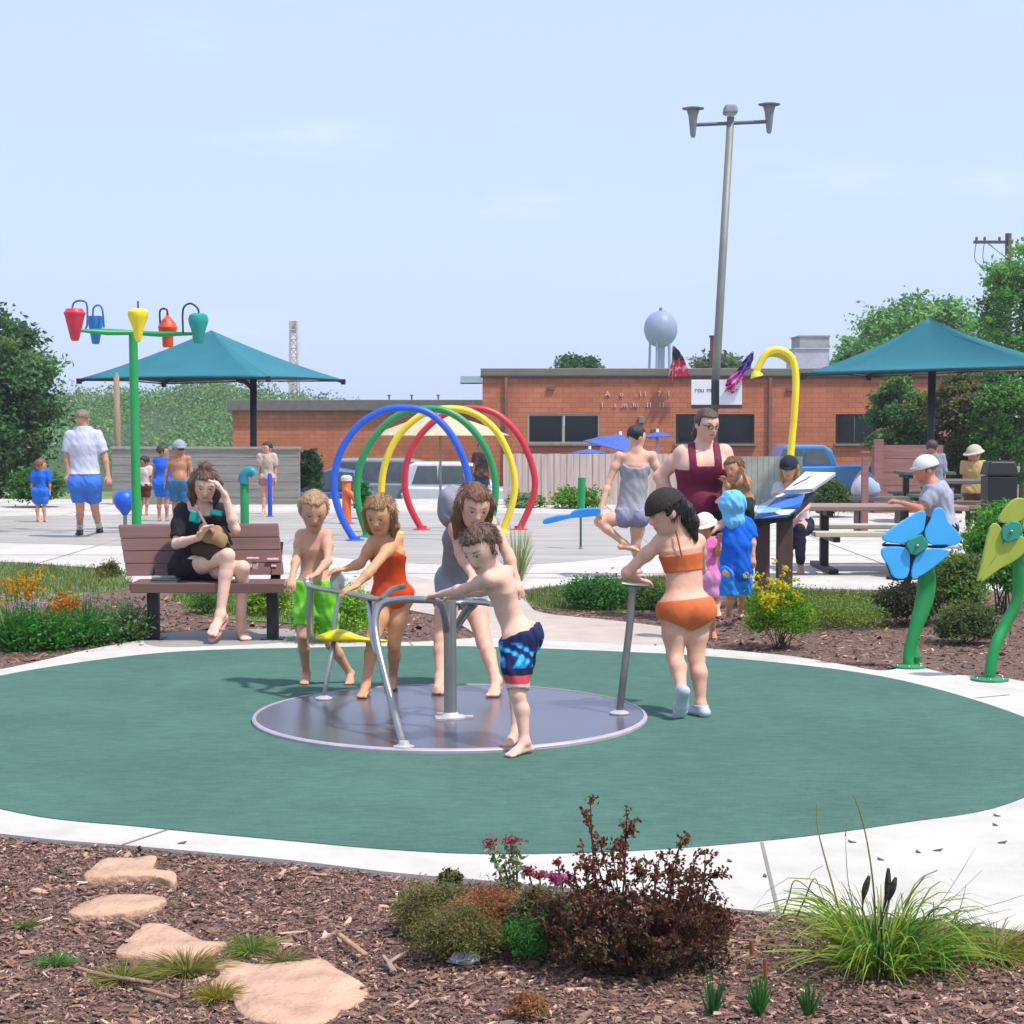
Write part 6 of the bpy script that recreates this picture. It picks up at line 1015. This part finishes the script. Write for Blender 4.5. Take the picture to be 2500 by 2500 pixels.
for q in 'LR':
    j = F.j; fd, fu = j['fd' + q], j['fu' + q]; sd = np.cross(fd, fu); z0 = j['heel' + q] - fu * .028; b_ = MB(); pts = [z0 + fd * a + sd * w_ for a, w_ in ((-.03, -.02), (-.035, .02), (.05, .03), (.16, .042), (.23, .02), (.235, -.02), (.16, -.042), (.05, -.03))]
    b_.prism(pts, -fu * .014); b_.tube(spline([z0 + fd * .10 + sd * .045, z0 + fd * .16 + fu * .055, z0 + fd * .10 - sd * .045], 5), .006, 6); b_.build('flip_flop', pinkm, F.o)
q = P(512, 1312, 12.52); t = thing('baby_carrier', 'tan and teal baby carrier held against the seated woman', 'baby carrier', q); tanm = fab('9a7a58'); A3 = np.array(head_frame(10, 0, 0)).T
Fc = Fig(12.6, .007); Fc.o = t
nb = np.array((.2, -.97, .1)); Fc.chain('a', [P(497, 1290, 12.65), P(532, 1296, 12.63)], .035, .03, nb, .6); Fc.chain('a', [P(503, 1306, 12.61), P(540, 1318, 12.59)], .055, .03, nb, .5); Fc.chain('b', [P(486, 1338, 12.71), P(522, 1346, 12.65), P(545, 1338, 12.63)], [.06, .07, .05], .04, nb, .6); Fc.setup(); Fc.cloth('carrier_body', tanm, [('a', 0, [])], .003, 40); Fc.cloth('carrier_pouch', fab('4a342a'), [('b', 0, [])], .003, 40)
tl = fab('1f9a96')
for u, v, du, dv in ((477, 1262, 24, 26), (528, 1252, 26, 14)): MB().box(P(u, v, 12.70), (px(du * 1.25, 12.59), .03, px(dv * 1.1, 12.59)), np.array([[.97, 0, .2], [0, 1, 0], [-.2, 0, .97]])).build('teal_pad', tl, t, bevel=.014, seg=4)
MB().tube(spline([P(478, 1232, 12.75), P(492, 1262, 12.64), P(508, 1290, 12.59), P(522, 1300, 12.56)], 4), .012, 8, flat=.5).build('strap', fab('8a6a66'), t); MB().tube(spline([P(545, 1285, 12.67), P(556, 1305, 12.61), P(566, 1330, 12.61)], 4), .012, 8, flat=.5).build('strap', blk, t)
# ------------------------------------------------------------------ planting
def at(u, v, z=-.02): return G(u, v, z)
def ptree(label, u, vt, vb, w_, Y, zb, n, m, ls, colr, sp=.16, name='leafy_tree', group=None, tr=.12, up=0):
    """tree whose crown spans v vt..vb and is w_ px wide"""
    h = px(vb - vt, Y) / 2; r = px(w_, Y) / 2; c = P(u, (vt + vb) / 2, Y); base = np.array((c[0], Y, zb)); return tree(name, label, base, 0, c, (r, r * .9, h), n, m, r * sp, ls, colr, tr, group)
ptree('large dark green tree at the left edge beyond the plaza', -45, 735, 1225, 360, 38, -.3, 280, 110, .13, '5a7d46', .11, 'broadleaf_tree')
ptree('tall bright green tree at the right edge under the power pole', 2500, 590, 1010, 215, 46, LOT, 130, 110, .13, '76a84c', .16, 'broadleaf_tree')
ptree('wide green tree rising behind the right teal canopy', 2250, 722, 1030, 330, 58, LOT, 200, 100, .17, '7aa85a', .14, 'broadleaf_tree')
ptree('lower green tree left of the wide one behind the canopy', 2095, 815, 1010, 140, 60, LOT, 70, 90, .17, '7fae60', .15, 'broadleaf_tree')
ptree('small round green tree peeping over the brick roof', 1402, 872, 985, 150, 72, LOT, 70, 90, .2, '58803f', .15, 'roofline_tree'); ptree('dusty grey green tree behind the light pole', 1752, 868, 985, 150, 70, LOT, 70, 90, .2, '6c8458', .15, 'roofline_tree')
ptree('dark leafy tree left of the right canopy post, in front of the brick wall', 2195, 900, 1190, 145, 40, -.8, 120, 110, .11, '628a44', .15, 'ivy_tree', 'trees under the right canopy'); ptree('russet tinged tree right of the canopy post', 2335, 905, 1200, 150, 39, -.8, 120, 110, .11, '74743f', .15, 'ivy_tree', 'trees under the right canopy'); ptree('dense green tree at the far right under the canopy', 2455, 905, 1210, 170, 38, -.6, 130, 110, .11, '659246', .15, 'ivy_tree', 'trees under the right canopy')
# wooded hill on the left
xs_ = [-400, 60, 120, 190, 260, 330, 400, 440, 480, 520, 560, 600, 640, 700, 800, 1000]; vs_ = [960, 965, 965, 960, 962, 960, 955, 940, 932, 930, 934, 950, 958, 968, 985, 1000]
n = 2000; uu = rng.uniform(-300, 860, n); rv = np.interp(uu, xs_, vs_); f = rng.random(n); vv = rv + 9 + f * (1150 - rv); YY = 102 - f * 28; cc = np.array([P(a, b, c) for a, b, c in zip(uu, vv, YY)])
C = (cc[:, None] + rng.normal(0, 1, (n, 60, 3)) * (.5, .5, .36)).reshape(-1, 3); cl = np.repeat(jitter(lin('7c9c64'), n, .17, .07), 60, axis=0) * (1 + rng.normal(0, .14, (len(C), 1)))
tag(leaves('hill_woods', C, .2 * (.7 + .6 * rng.random(len(C))), .14, leafmat(), np.clip(cl, .004, 1)), 'wooded green hillside beyond the grey plank wall', 'woods', kind='stuff')
hv = [P(a, np.interp(a, xs_, vs_) + 22, 104) for a in np.linspace(-700, 1000, 40)]; hb_ = [np.array((p[0], 66, LOT - .1)) for p in hv]; hh_ = [np.array((p[0] * 1.05, 125, LOT)) for p in hv]; k = 40
tag(npobj('hill', hb_ + hv + hh_, [(i, i + 1, k + i + 1, k + i) for i in range(k - 1)] + [(k + i, k + i + 1, 2 * k + i + 1, 2 * k + i) for i in range(k - 1)], M('hill_green', '3d5230', rough=.95, var=.3, scale=.5), smooth=True), kind='structure')
# mid-ground shrubs
def sh(label, u, vt, vb, w_, n, m, ls, colr, asp=.55, group='shrubs in the beds', name='shrub', z=-.02, sp=.18, Y=None, **k):
    b = G(u, vb, z) if Y is None else np.array((P(u, 1100, Y)[0], Y, z)); Yb_ = b[1]; h = (px(vb - vt, Yb_)); r = px(w_, Yb_) / 2; return shrub(name, label, b, (r, r * .8, h * .56), n, m, r * sp, ls, colr, asp, group, zc=.5, **k)
sh('tall dark shrub against the end of the grey plank wall', 756, 1096, 1236, 60, 60, 70, .09, '2f5228', Y=34.6); sh('low green shrubs below the large dark tree', 95, 1140, 1240, 130, 60, 70, .09, '4d7a34', Y=33); sh('grey green low shrub right of the man in white', 330, 1175, 1240, 90, 30, 60, .08, '5f7848', Y=33.4) if 0 else None
sh('round green bush beside the green arch foot', 888, 1170, 1262, 52, 50, 60, .07, '2f7a3c', Y=29.0); sh('yellow green bush along the foot of the board fence', 1412, 1193, 1240, 120, 60, 60, .08, '6f9a2e', Y=32.6); sh('wispy green bush at the left end of the board fence', 1285, 1204, 1240, 90, 30, 45, .08, '7f9a62', Y=32.8)
sh('green planting with orange flowers behind the near picnic table', 2035, 1160, 1262, 120, 70, 60, .06, '566f35', Y=29.5); sh('dark green hedge bush beneath the timber wall', 2160, 1140, 1240, 90, 50, 60, .07, '3f5f30', Y=31.5)
sh('rounded dark green mound shrub right of the plaza edge', 1456, 1412, 1490, 160, 90, 90, .030, '4a8238'); sh('loose green shrub between the rail post and the girl', 1592, 1418, 1492, 100, 60, 70, .032, '5b8336', asp=.4)
sh('fine leaved green clump seen under the bench', 506, 1432, 1502, 90, 60, 80, .022, '6a9440', asp=.3); sh('lime green leafy plant right of the bench leg', 648, 1436, 1505, 110, 50, 60, .036, '8fb034', asp=.7); sh('bright lime shrub with dark twigs behind the boy in green', 815, 1425, 1572, 200, 110, 80, .030, '86b43a', asp=.5, stems=26)
sh('tiny brown shrub on the lawn by the plaza edge', 262, 1368, 1412, 75, 22, 50, .03, '6f6a34')
# yellow flower shrub
t = sh('bushy green shrub topped with yellow flowers in front of the sign', 1905, 1420, 1588, 165, 110, 90, .024, '6f9a1f', asp=.4, stems=18); b0 = G(1905, 1588, -.02)
def blooms(t, C, r, colr, name='flower', m=9):
    for c in np.asarray(C): leaves(name, c + rng.normal(0, r * .4, (m, 3)), r, r * .7, leafmat(), jitter(lin(colr), m, .12, .05), t, up=.6)
fl = [P(u, v, b0[1] - .05 + rng.normal(0, .06)) for u, v in zip(rng.normal(1895, 30, 76), rng.normal(1442, 26, 76))]; o = blooms(t, fl, .026, 'd8c818', 'flower', 7); fl = [P(u, v, b0[1] - .2) for u, v in zip(rng.normal(1878, 12, 22), rng.normal(1466, 10, 22))]; blooms(t, fl, .026, 'd8c818', 'flower', 7)
sh('spreading yellow green ground cover left of the blue flower', 2050, 1462, 1535, 240, 80, 60, .026, '7f9440', asp=.35); sh('dark purplish bush behind the blue flower stem', 2212, 1418, 1530, 150, 90, 90, .032, '4a4e34'); sh('mixed green and rust bush behind the blue flower', 2330, 1338, 1525, 150, 110, 90, .036, '6f8a42'); sh('bright green leafy bush left of the yellow flower', 2440, 1228, 1500, 190, 150, 90, .045, '62a038'); sh('low dark bush beside the yellow flower stem', 2362, 1475, 1575, 150, 80, 80, .03, '5a6e36')
# ornamental grass behind the group
def tuft(name, label, base, n, hmin, hmax, sprd, w_, colr, droop=.1, group=None, cat='grass clump', parent=None, part='blades', seg=5):
    base = np.array(base, float); t = parent or thing(name, label, cat, base, group); a = rng.random(n) * 6.283; rr = rng.random(n) ** .6 * sprd; h = rng.uniform(hmin, hmax, n); B = base + np.c_[np.cos(a) * .1 * sprd, np.sin(a) * .1 * sprd, np.zeros(n)] * rng.random((n, 1)) * 2.2
    T = base + np.c_[np.cos(a) * rr, np.sin(a) * rr, h * (1 - .5 * (rr / sprd) ** 2)]; bend = np.c_[np.zeros((n, 2)), droop * h * (.4 + rng.random(n)) * (rr / sprd + .3)]; blades(part, B, T, w_, bend, leafmat(), jitter(lin(colr), n, .22, .12), t, seg=seg); return t
tuft('feather_grass', 'tall pale green grass clump standing behind the long haired woman', G(1262, 1418, 0), 160, .35, .75, .24, .010, '98a86c', .05)
# left flower bed
for lab, u, vb, n, h0, h1, sp_, c_ in (('green perennial clump at the far left of the flower bed', 40, 1592, 260, .15, .42, .30, '3f7a2c'), ('green perennial clump below the orange flowers', 130, 1588, 300, .15, .38, .28, '47822e'), ('broad leaved green clump in the middle of the left bed', 215, 1578, 300, .12, .34, .28, '3b7f30'), ('grey green clump of the left bed nearest the bench leg', 310, 1570, 260, .12, .36, .24, '6c8a52')):
    t = tuft('perennial_plant', lab, at(u, vb), n, h0, h1, sp_, .016, c_, .12, 'perennials in the left bed', 'plant'); b0 = at(u, vb); q = b0 + np.c_[rng.normal(0, sp_ * .55, (900, 2)), np.abs(rng.normal(.14, .08, 900))]; leaves('foliage', q, .035, .016, leafmat(), jitter(lin(c_), 900, .28, .12), t)
Yo = at(150, 1580)[1]
def fpatch(label, u, v, du, dv, n, r, colr, Y, vb):
    b0 = P(u, vb, Y); t = thing('flowering_plant', label, 'flowers', b0 * (1, 1, 0), 'flower patches in the left bed'); C = np.array([P(a, b, Y + rng.normal(0, .12)) for a, b in zip(rng.normal(u, du, n), rng.normal(v, dv, n))]); blooms(t, C, r, colr, 'flower_head', 6); st = MB()
    for c in C[:26]: st.tube([c, np.array((b0[0] + (c[0] - b0[0]) * .5, Y, 0))], .003, 4)
    st.build('stem', M('green_stem', '55752f', rough=.8), t)
fpatch('golden yellow flower patch at the left edge of the bed', 62, 1436, 26, 22, 90, .03, 'c49416', 13.8, 1540); fpatch('orange flower patch in the middle of the left bed', 150, 1482, 20, 17, 90, .03, 'cf7d14', 12.9, 1570); fpatch('pale lilac white flowers above the left green clump', 85, 1478, 28, 14, 50, .018, 'b9b4c6', 12.9, 1580); fpatch('thin lilac flower spikes behind the middle of the left bed', 205, 1462, 22, 14, 36, .014, 'a79fb4', 13.2, 1570)
tuft('dry_stalks', 'grey dry stalks standing at the right end of the left bed', at(268, 1560), 90, .28, .5, .34, .006, '8a8674', .02, None, 'dry stalks', seg=3)
# ---------------------------------------------------------------- foreground planting
b0 = at(1570, 2372, 0); Y0 = b0[1]; t = thing('barberry_bush', 'dark red barberry bush with upright twiggy branches in the foreground', 'shrub', b0)
tips = [(1441, 1958, 0), (1436, 2010, .05), (1462, 2045, -.04), (1530, 2012, .05), (1520, 2055, 0), (1495, 2080, .1), (1420, 2050, .0), (1400, 2120, .05), (1450, 2110, -.06), (1560, 2110, .05), (1610, 2090, -.03), (1664, 2040, 0), (1655, 2075, .06), (1700, 2085, 0), (1722, 2085, .03), (1690, 2120, -.05), (1735, 2140, .02), (1600, 2130, .1), (1640, 2150, -.1), (1720, 2165, .08), (1760, 2225, 0), (1770, 2240, .08), (1700, 2230, -.1), (1750, 2270, .1), (1390, 2180, .06), (1350, 2200, -.03), (1420, 2200, -.12), (1480, 2160, -.1), (1540, 2170, -.1), (1590, 2200, -.15), (1660, 2240, -.17), (1500, 2250, -.18), (1420, 2270, -.15), (1380, 2290, -.08), (1360, 2260, .1), (1560, 2270, -.2), (1620, 2300, -.2), (1700, 2310, -.15), (1740, 2330, -.02), (1470, 2320, -.17), (1400, 2340, -.1), (1590, 2340, -.2), (1320, 2240, .05)]
tw = MB(); LC = []; LD = []; cols_ = []
for (u, v, d) in tips:
    e = P(u, v, Y0 + d); s0 = b0 + np.array((rng.normal(0, .06), rng.normal(0, .05), 0)); md = (s0 + e) / 2 + np.array(((e[0] - s0[0]) * .22, 0, -.02)) + rng.normal(0, .012, 3); sp_ = spline([s0, md, e], 9); tw.tube(sp_, np.linspace(.005, .0015, len(sp_)), 5)
    runs = [sp_]
    for k in range(9):
        i = rng.integers(5, len(sp_)); dv = unit(rng.normal(0, 1, 3) * (1, .8, .5) + (0, 0, .5)) * rng.uniform(.03, .085); r2 = np.array([sp_[i], sp_[i] + dv * .5 + rng.normal(0, .004, 3), sp_[i] + dv]); tw.tube(r2, [.0022, .0015, .0008], 4); runs.append(spline(r2, 5))
    for r_ in runs:
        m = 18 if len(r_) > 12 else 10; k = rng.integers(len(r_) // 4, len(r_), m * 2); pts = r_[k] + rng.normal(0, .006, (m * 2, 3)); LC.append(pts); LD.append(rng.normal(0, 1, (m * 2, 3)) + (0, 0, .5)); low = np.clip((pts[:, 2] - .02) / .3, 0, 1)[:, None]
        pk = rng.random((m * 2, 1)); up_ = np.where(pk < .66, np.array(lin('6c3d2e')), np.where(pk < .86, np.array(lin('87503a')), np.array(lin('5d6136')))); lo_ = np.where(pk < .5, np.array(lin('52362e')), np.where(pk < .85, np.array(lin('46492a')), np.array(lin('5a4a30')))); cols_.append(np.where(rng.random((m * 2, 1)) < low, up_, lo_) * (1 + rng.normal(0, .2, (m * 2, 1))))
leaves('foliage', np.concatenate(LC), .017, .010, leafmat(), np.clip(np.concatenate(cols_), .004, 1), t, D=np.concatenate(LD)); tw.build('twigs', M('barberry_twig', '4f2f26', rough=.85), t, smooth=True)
sh('low reddish barberry spray trailing right onto the mulch', 1700, 2210, 2300, 190, 60, 40, .016, '6a3430', name='barberry_spray', z=0, group=None)
sh('olive green heather mound at the left of the foreground plants', 1055, 2150, 2275, 200, 110, 90, .014, '827f4c', asp=.3, name='heather', z=0, group='heathers in the foreground', stems=14); sh('rusty orange brown heather mound in the centre of the group', 1200, 2160, 2305, 210, 130, 90, .014, 'a87650', asp=.3, name='heather', z=0, group='heathers in the foreground', stems=14)
sh('brownish green heather lowest at the left front', 1115, 2215, 2340, 230, 110, 90, .014, '787442', asp=.3, name='heather', z=0, group='heathers in the foreground', stems=14); sh('small upright olive plant standing at the concrete edge', 1098, 2112, 2215, 64, 50, 60, .016, '6e6c36', asp=.45, name='heather', z=0, group='heathers in the foreground')
sh('mixed olive brown plant between the sedum and the barberry', 1330, 2160, 2330, 150, 120, 90, .016, '74724c', asp=.4, name='heather', z=0, group='heathers in the foreground')
sh('fine bright green cushion plant in front of the barberry', 1298, 2238, 2345, 150, 150, 90, .012, '4f8a3a', asp=.25, name='cushion_plant', z=0, group=None, up=.8)
# sedum
b0 = at(1245, 2290, 0); t = thing('sedum', 'tall grey green sedum stalk with dusty red flower heads', 'flowers', b0); Ysd = b0[1]; st = MB(); LC = []
for (u, v) in ((1200, 2075), (1248, 2062), (1262, 2072), (1230, 2110)):
    e = P(u, v, Ysd + rng.normal(0, .02)); sp_ = spline([b0, (b0 + e) / 2 + (.01, 0, .02), e], 8); st.tube(sp_, .004, 5); k = rng.integers(3, len(sp_), 60); LC.append(sp_[k] + rng.normal(0, .012, (60, 3)))
LC = np.concatenate(LC); leaves('foliage', LC, .028, .015, leafmat(), jitter(lin('8a9470'), len(LC), .18, .1), t); st.build('stem', M('green_stem', '55752f'), t)
for (u, v, w_, h_) in ((1196, 2058, 17, 15), (1250, 2052, 26, 11)):
    C = P(u, v, Ysd) + rng.normal(0, 1, (150, 3)) * (px(w_ * .5, Ysd), px(w_ * .4, Ysd), px(h_ * .5, Ysd)); leaves('flower_head', C, .009, .007, leafmat(), jitter(lin('a04a50'), 150, .25, .08), t, up=.6)
def bloomplant(label, heads, vb, colr, r, n=90):
    u0 = sum(h[0] for h in heads) / len(heads); b0 = at(u0, vb, 0); t = thing('blooming_plant', label, 'flowers', b0, 'blooms in the foreground group'); st = MB()
    for (u, v, w_, h_) in heads: c = P(u, v, b0[1]); C = c + rng.normal(0, 1, (n, 3)) * (px(w_ * .5, b0[1]), px(w_ * .4, b0[1]), px(h_ * .5, b0[1])); leaves('flower_head', C, r * 1.25, r * .9, leafmat(), jitter(lin(colr) * np.array(1.2), n, .2, .06), t, up=.6); st.tube(spline([b0, (b0 + c) / 2 + (.01, 0, .01), c], 4), .003, 5)
    st.build('stem', M('green_stem', '55752f'), t)
bloomplant('bright pink bloom cluster left of the barberry', [(1372, 2148, 26, 14), (1352, 2140, 12, 9)], 2280, 'b85a94', .011, 170); bloomplant('crimson bloom heads between the sedum and the pink cluster', [(1290, 2126, 15, 10), (1318, 2136, 20, 8)], 2280, '94404e', .010, 120); bloomplant('single small dark red bloom above the pink cluster', [(1362, 2104, 10, 7)], 2290, '8a3a3c', .009, 70)
bloomplant('small pale pink bloom in the front of the barberry', [(1436, 2200, 14, 12)], 2330, 'a87890', .009, 50)
# ornamental grass with seed heads
b0 = at(2150, 2365, 0); t = tuft('ornamental_grass', 'large arching green grass clump at the lower right with dark seed heads', b0, 400, .05, .24, .44, .0062, '8aa03a', .5, None, 'grass clump', seg=6); tuft('x', '', b0 + (0, -.02, 0), 190, .05, .16, .22, .0075, '4f8230', .5, parent=t, seg=6)
tuft('x', '', b0 + (.16, .02, 0), 180, .04, .14, .26, .007, '5f8a30', .5, parent=t, seg=6)
def blade(pts, w_, colr, part='long_blade', Y=None):
    p = spline([P(u, v, (Y or b0[1]) + (d if d else 0)) for u, v, d in pts], 6); return MB().tube(p, np.linspace(w_, w_ * .35, len(p)), 5, flat=.5).build(part, M('blade_' + colr, colr, rough=.6, var=.2, trans=.2), t, smooth=True)
for pts, w_, c_ in (([(2060, 2260, 0), (2030, 2150, 0), (2005, 2060, 0), (1995, 2010, 0), (1994, 1958, 0)], .0035, '9a9a3a'), ([(2140, 2280, 0), (2132, 2160, 0), (2118, 2060, 0), (2100, 1985, 0), (2082, 1938, 0)], .0035, '8a7a3a'), ([(2100, 2260, .05), (2072, 2160, .05), (2064, 2045, .05)], .002, '6a7a3a'), ([(2064, 2042, .05), (2068, 2005, .05)], .002, 'a5874a'),
    ([(1905, 2250, .1), (1925, 2195, .1), (1941, 2150, .1), (1985, 2180, .1), (2040, 2245, .1)], .0028, '5c6a2a'), ([(1942, 2245, .06), (1965, 2195, .06), (1988, 2145, .06), (2010, 2190, .04), (2042, 2260, 0)], .003, '5c6a2a'), ([(2040, 2240, .1), (1985, 2195, .1), (1908, 2172, .1)], .002, '6a6a3a'), ([(2175, 2262, .1), (2210, 2200, .1), (2250, 2150, .1), (2282, 2136, .1)], .0022, '5a5848'), ([(2265, 2250, .1), (2300, 2200, .1), (2345, 2130, .1), (2382, 2070, .1)], .0022, '5a5a4e'), ([(2270, 2245, .1), (2340, 2180, .1), (2398, 2124, .1)], .002, '4f4f44'),
    ([(2150, 2310, 0), (2300, 2240, 0), (2420, 2210, 0), (2500, 2185, 0)], .0025, '4a4a38'), ([(2300, 2300, 0), (2350, 2250, 0), (2430, 2228, 0), (2470, 2220, 0)], .0022, '4a4a38'), ([(2320, 2310, 0), (2400, 2265, 0), (2480, 2232, 0)], .0022, '5a5a40'), ([(2260, 2260, .05), (2275, 2225, .05), (2308, 2216, .05), (2335, 2240, .05), (2348, 2275, .05)], .0025, '3f3f34'),
    ([(2130, 2330, -.1), (2180, 2370, -.14), (2215, 2430, -.18), (2232, 2475, -.2)], .004, 'a8a04a'), ([(2260, 2330, -.05), (2310, 2350, -.1), (2350, 2395, -.14), (2385, 2445, -.18)], .0035, 'a09a5a'), ([(2150, 2330, -.05), (2146, 2380, -.09), (2141, 2412, -.1)], .0035, 'a8922a'), ([(2270, 2330, -.05), (2276, 2380, -.09), (2280, 2425, -.1)], .003, '98903a'), ([(2090, 2270, 0), (2000, 2270, -.03), (1900, 2290, -.05), (1800, 2294, -.06)], .0038, 'a89a3a'), ([(2060, 2310, 0), (1950, 2310, -.03), (1850, 2305, -.06), (1795, 2310, -.06)], .0036, '98a03a'), ([(2040, 2322, -.02), (1930, 2322, -.05), (1800, 2326, -.07)], .0034, 'b0a04a'), ([(2330, 2260, .1), (2352, 2190, .1), (2358, 2160, .1)], .0016, '6a6a5a')):
    blade(pts, w_, c_)
for pts in ([(2108, 2265, -.02), (2106, 2215, -.02), (2110, 2180, -.02), (2122, 2138, -.02)], [(2142, 2280, -.02), (2155, 2230, -.02), (2166, 2180, -.02), (2169, 2120, -.02)], [(2150, 2260, -.02), (2165, 2215, -.02), (2176, 2180, -.02), (2187, 2142, -.02)]):
    p = spline([P(u, v, b0[1] + d) for u, v, d in pts], 6); m = len(p); MB().tube(p, [.002 + .008 * math.exp(-((i / m - .72) / .2) ** 2) for i in range(m)], 7).build('seed_head', M('seed_dark', '3a332c', rough=.9, var=.3, scale=60, bump=.5), t, smooth=True)
tuft('creeping_plant', 'yellow green creeping plant trailing right of the grass clump', at(2430, 2330, 0), 260, .02, .07, .3, .006, '8a8a3a', .3, None, 'plant')
for lab, u, v, n, h_, c_ in (('pair of stiff green shoots at the bottom edge below the barberry', 1738, 2475, 26, .17, '3f6a3a'), ('feathery green shoot beside the rusty stake', 1852, 2478, 60, .15, '3f7a38'), ('slim green shoots left of the grass clump at the bottom', 1975, 2478, 30, .14, '47743c')): tuft('young_shoots', lab, at(u, v, 0), n, h_ * .5, h_, .05, .007, c_, .02, 'young shoots at the bottom edge', 'plant')
q = at(1870, 2445, 0); t2 = thing('rusty_stake', 'thin rusty marker stake with a short crossbar in the mulch', 'stake', q); rs = M('rust', '8a4a33'); MB().tube([q, P(1868, 2340, q[1])], .0055, 8).build('stake', rs, t2); MB().tube([P(1834, 2296, q[1] + .1), P(1836, 2330, q[1] + .1)], .006, 8).build('crossbar', rs, t2)
for lab, u, v, n, sp_, h_, c_ in (('grass tuft along the left front of the triangular stone', 300, 2392, 200, .10, .055, '8a8a44'), ('grass tuft between the triangular and largest stones', 455, 2370, 260, .12, .06, '86803f'), ('bright grass tuft at the right tip of the triangular stone', 615, 2322, 160, .09, .06, '7f9440'), ('yellowish tuft at the lower left of the largest stone', 528, 2440, 160, .07, .06, '968a34'), ('small green weed left of the triangular stone', 135, 2355, 120, .06, .045, '5c8a44'), ('faint weeds right of the triangular stone', 690, 2345, 90, .08, .04, '8a8450'), ('tiny weed at the left edge of the mulch', 62, 2262, 60, .05, .03, '6a8038')): tuft('weed_tuft', lab, at(u, v, 0), int(n * 1.5), h_ * .25, h_, sp_ * 1.5, .003, c_, .15, 'weed tufts among the stones', 'weed', seg=3)
sh('small dry orange brown plant at the bottom edge', 1288, 2425, 2490, 110, 30, 40, .014, 'a5764e', asp=.3, name='dry_plant', z=0, group=None)
# ------------------------------------------------------------------ thin summer haze between here and the far trees
hm_ = bpy.data.materials.new('haze_air'); hm_.use_nodes = True; nt = hm_.node_tree; nt.nodes.remove(nt.nodes['Principled BSDF']); pv_ = nt.nodes.new('ShaderNodeVolumePrincipled')
pv_.inputs['Color'].default_value = (.86, .92, 1, 1); pv_.inputs['Density'].default_value = .0008; pv_.inputs['Anisotropy'].default_value = .2; nt.links.new(pv_.outputs[0], nt.nodes['Material Output'].inputs['Volume'])
tag(MB().box((0, 170, 12), (420, 420, 32)).build('haze', hm_), kind='stuff')
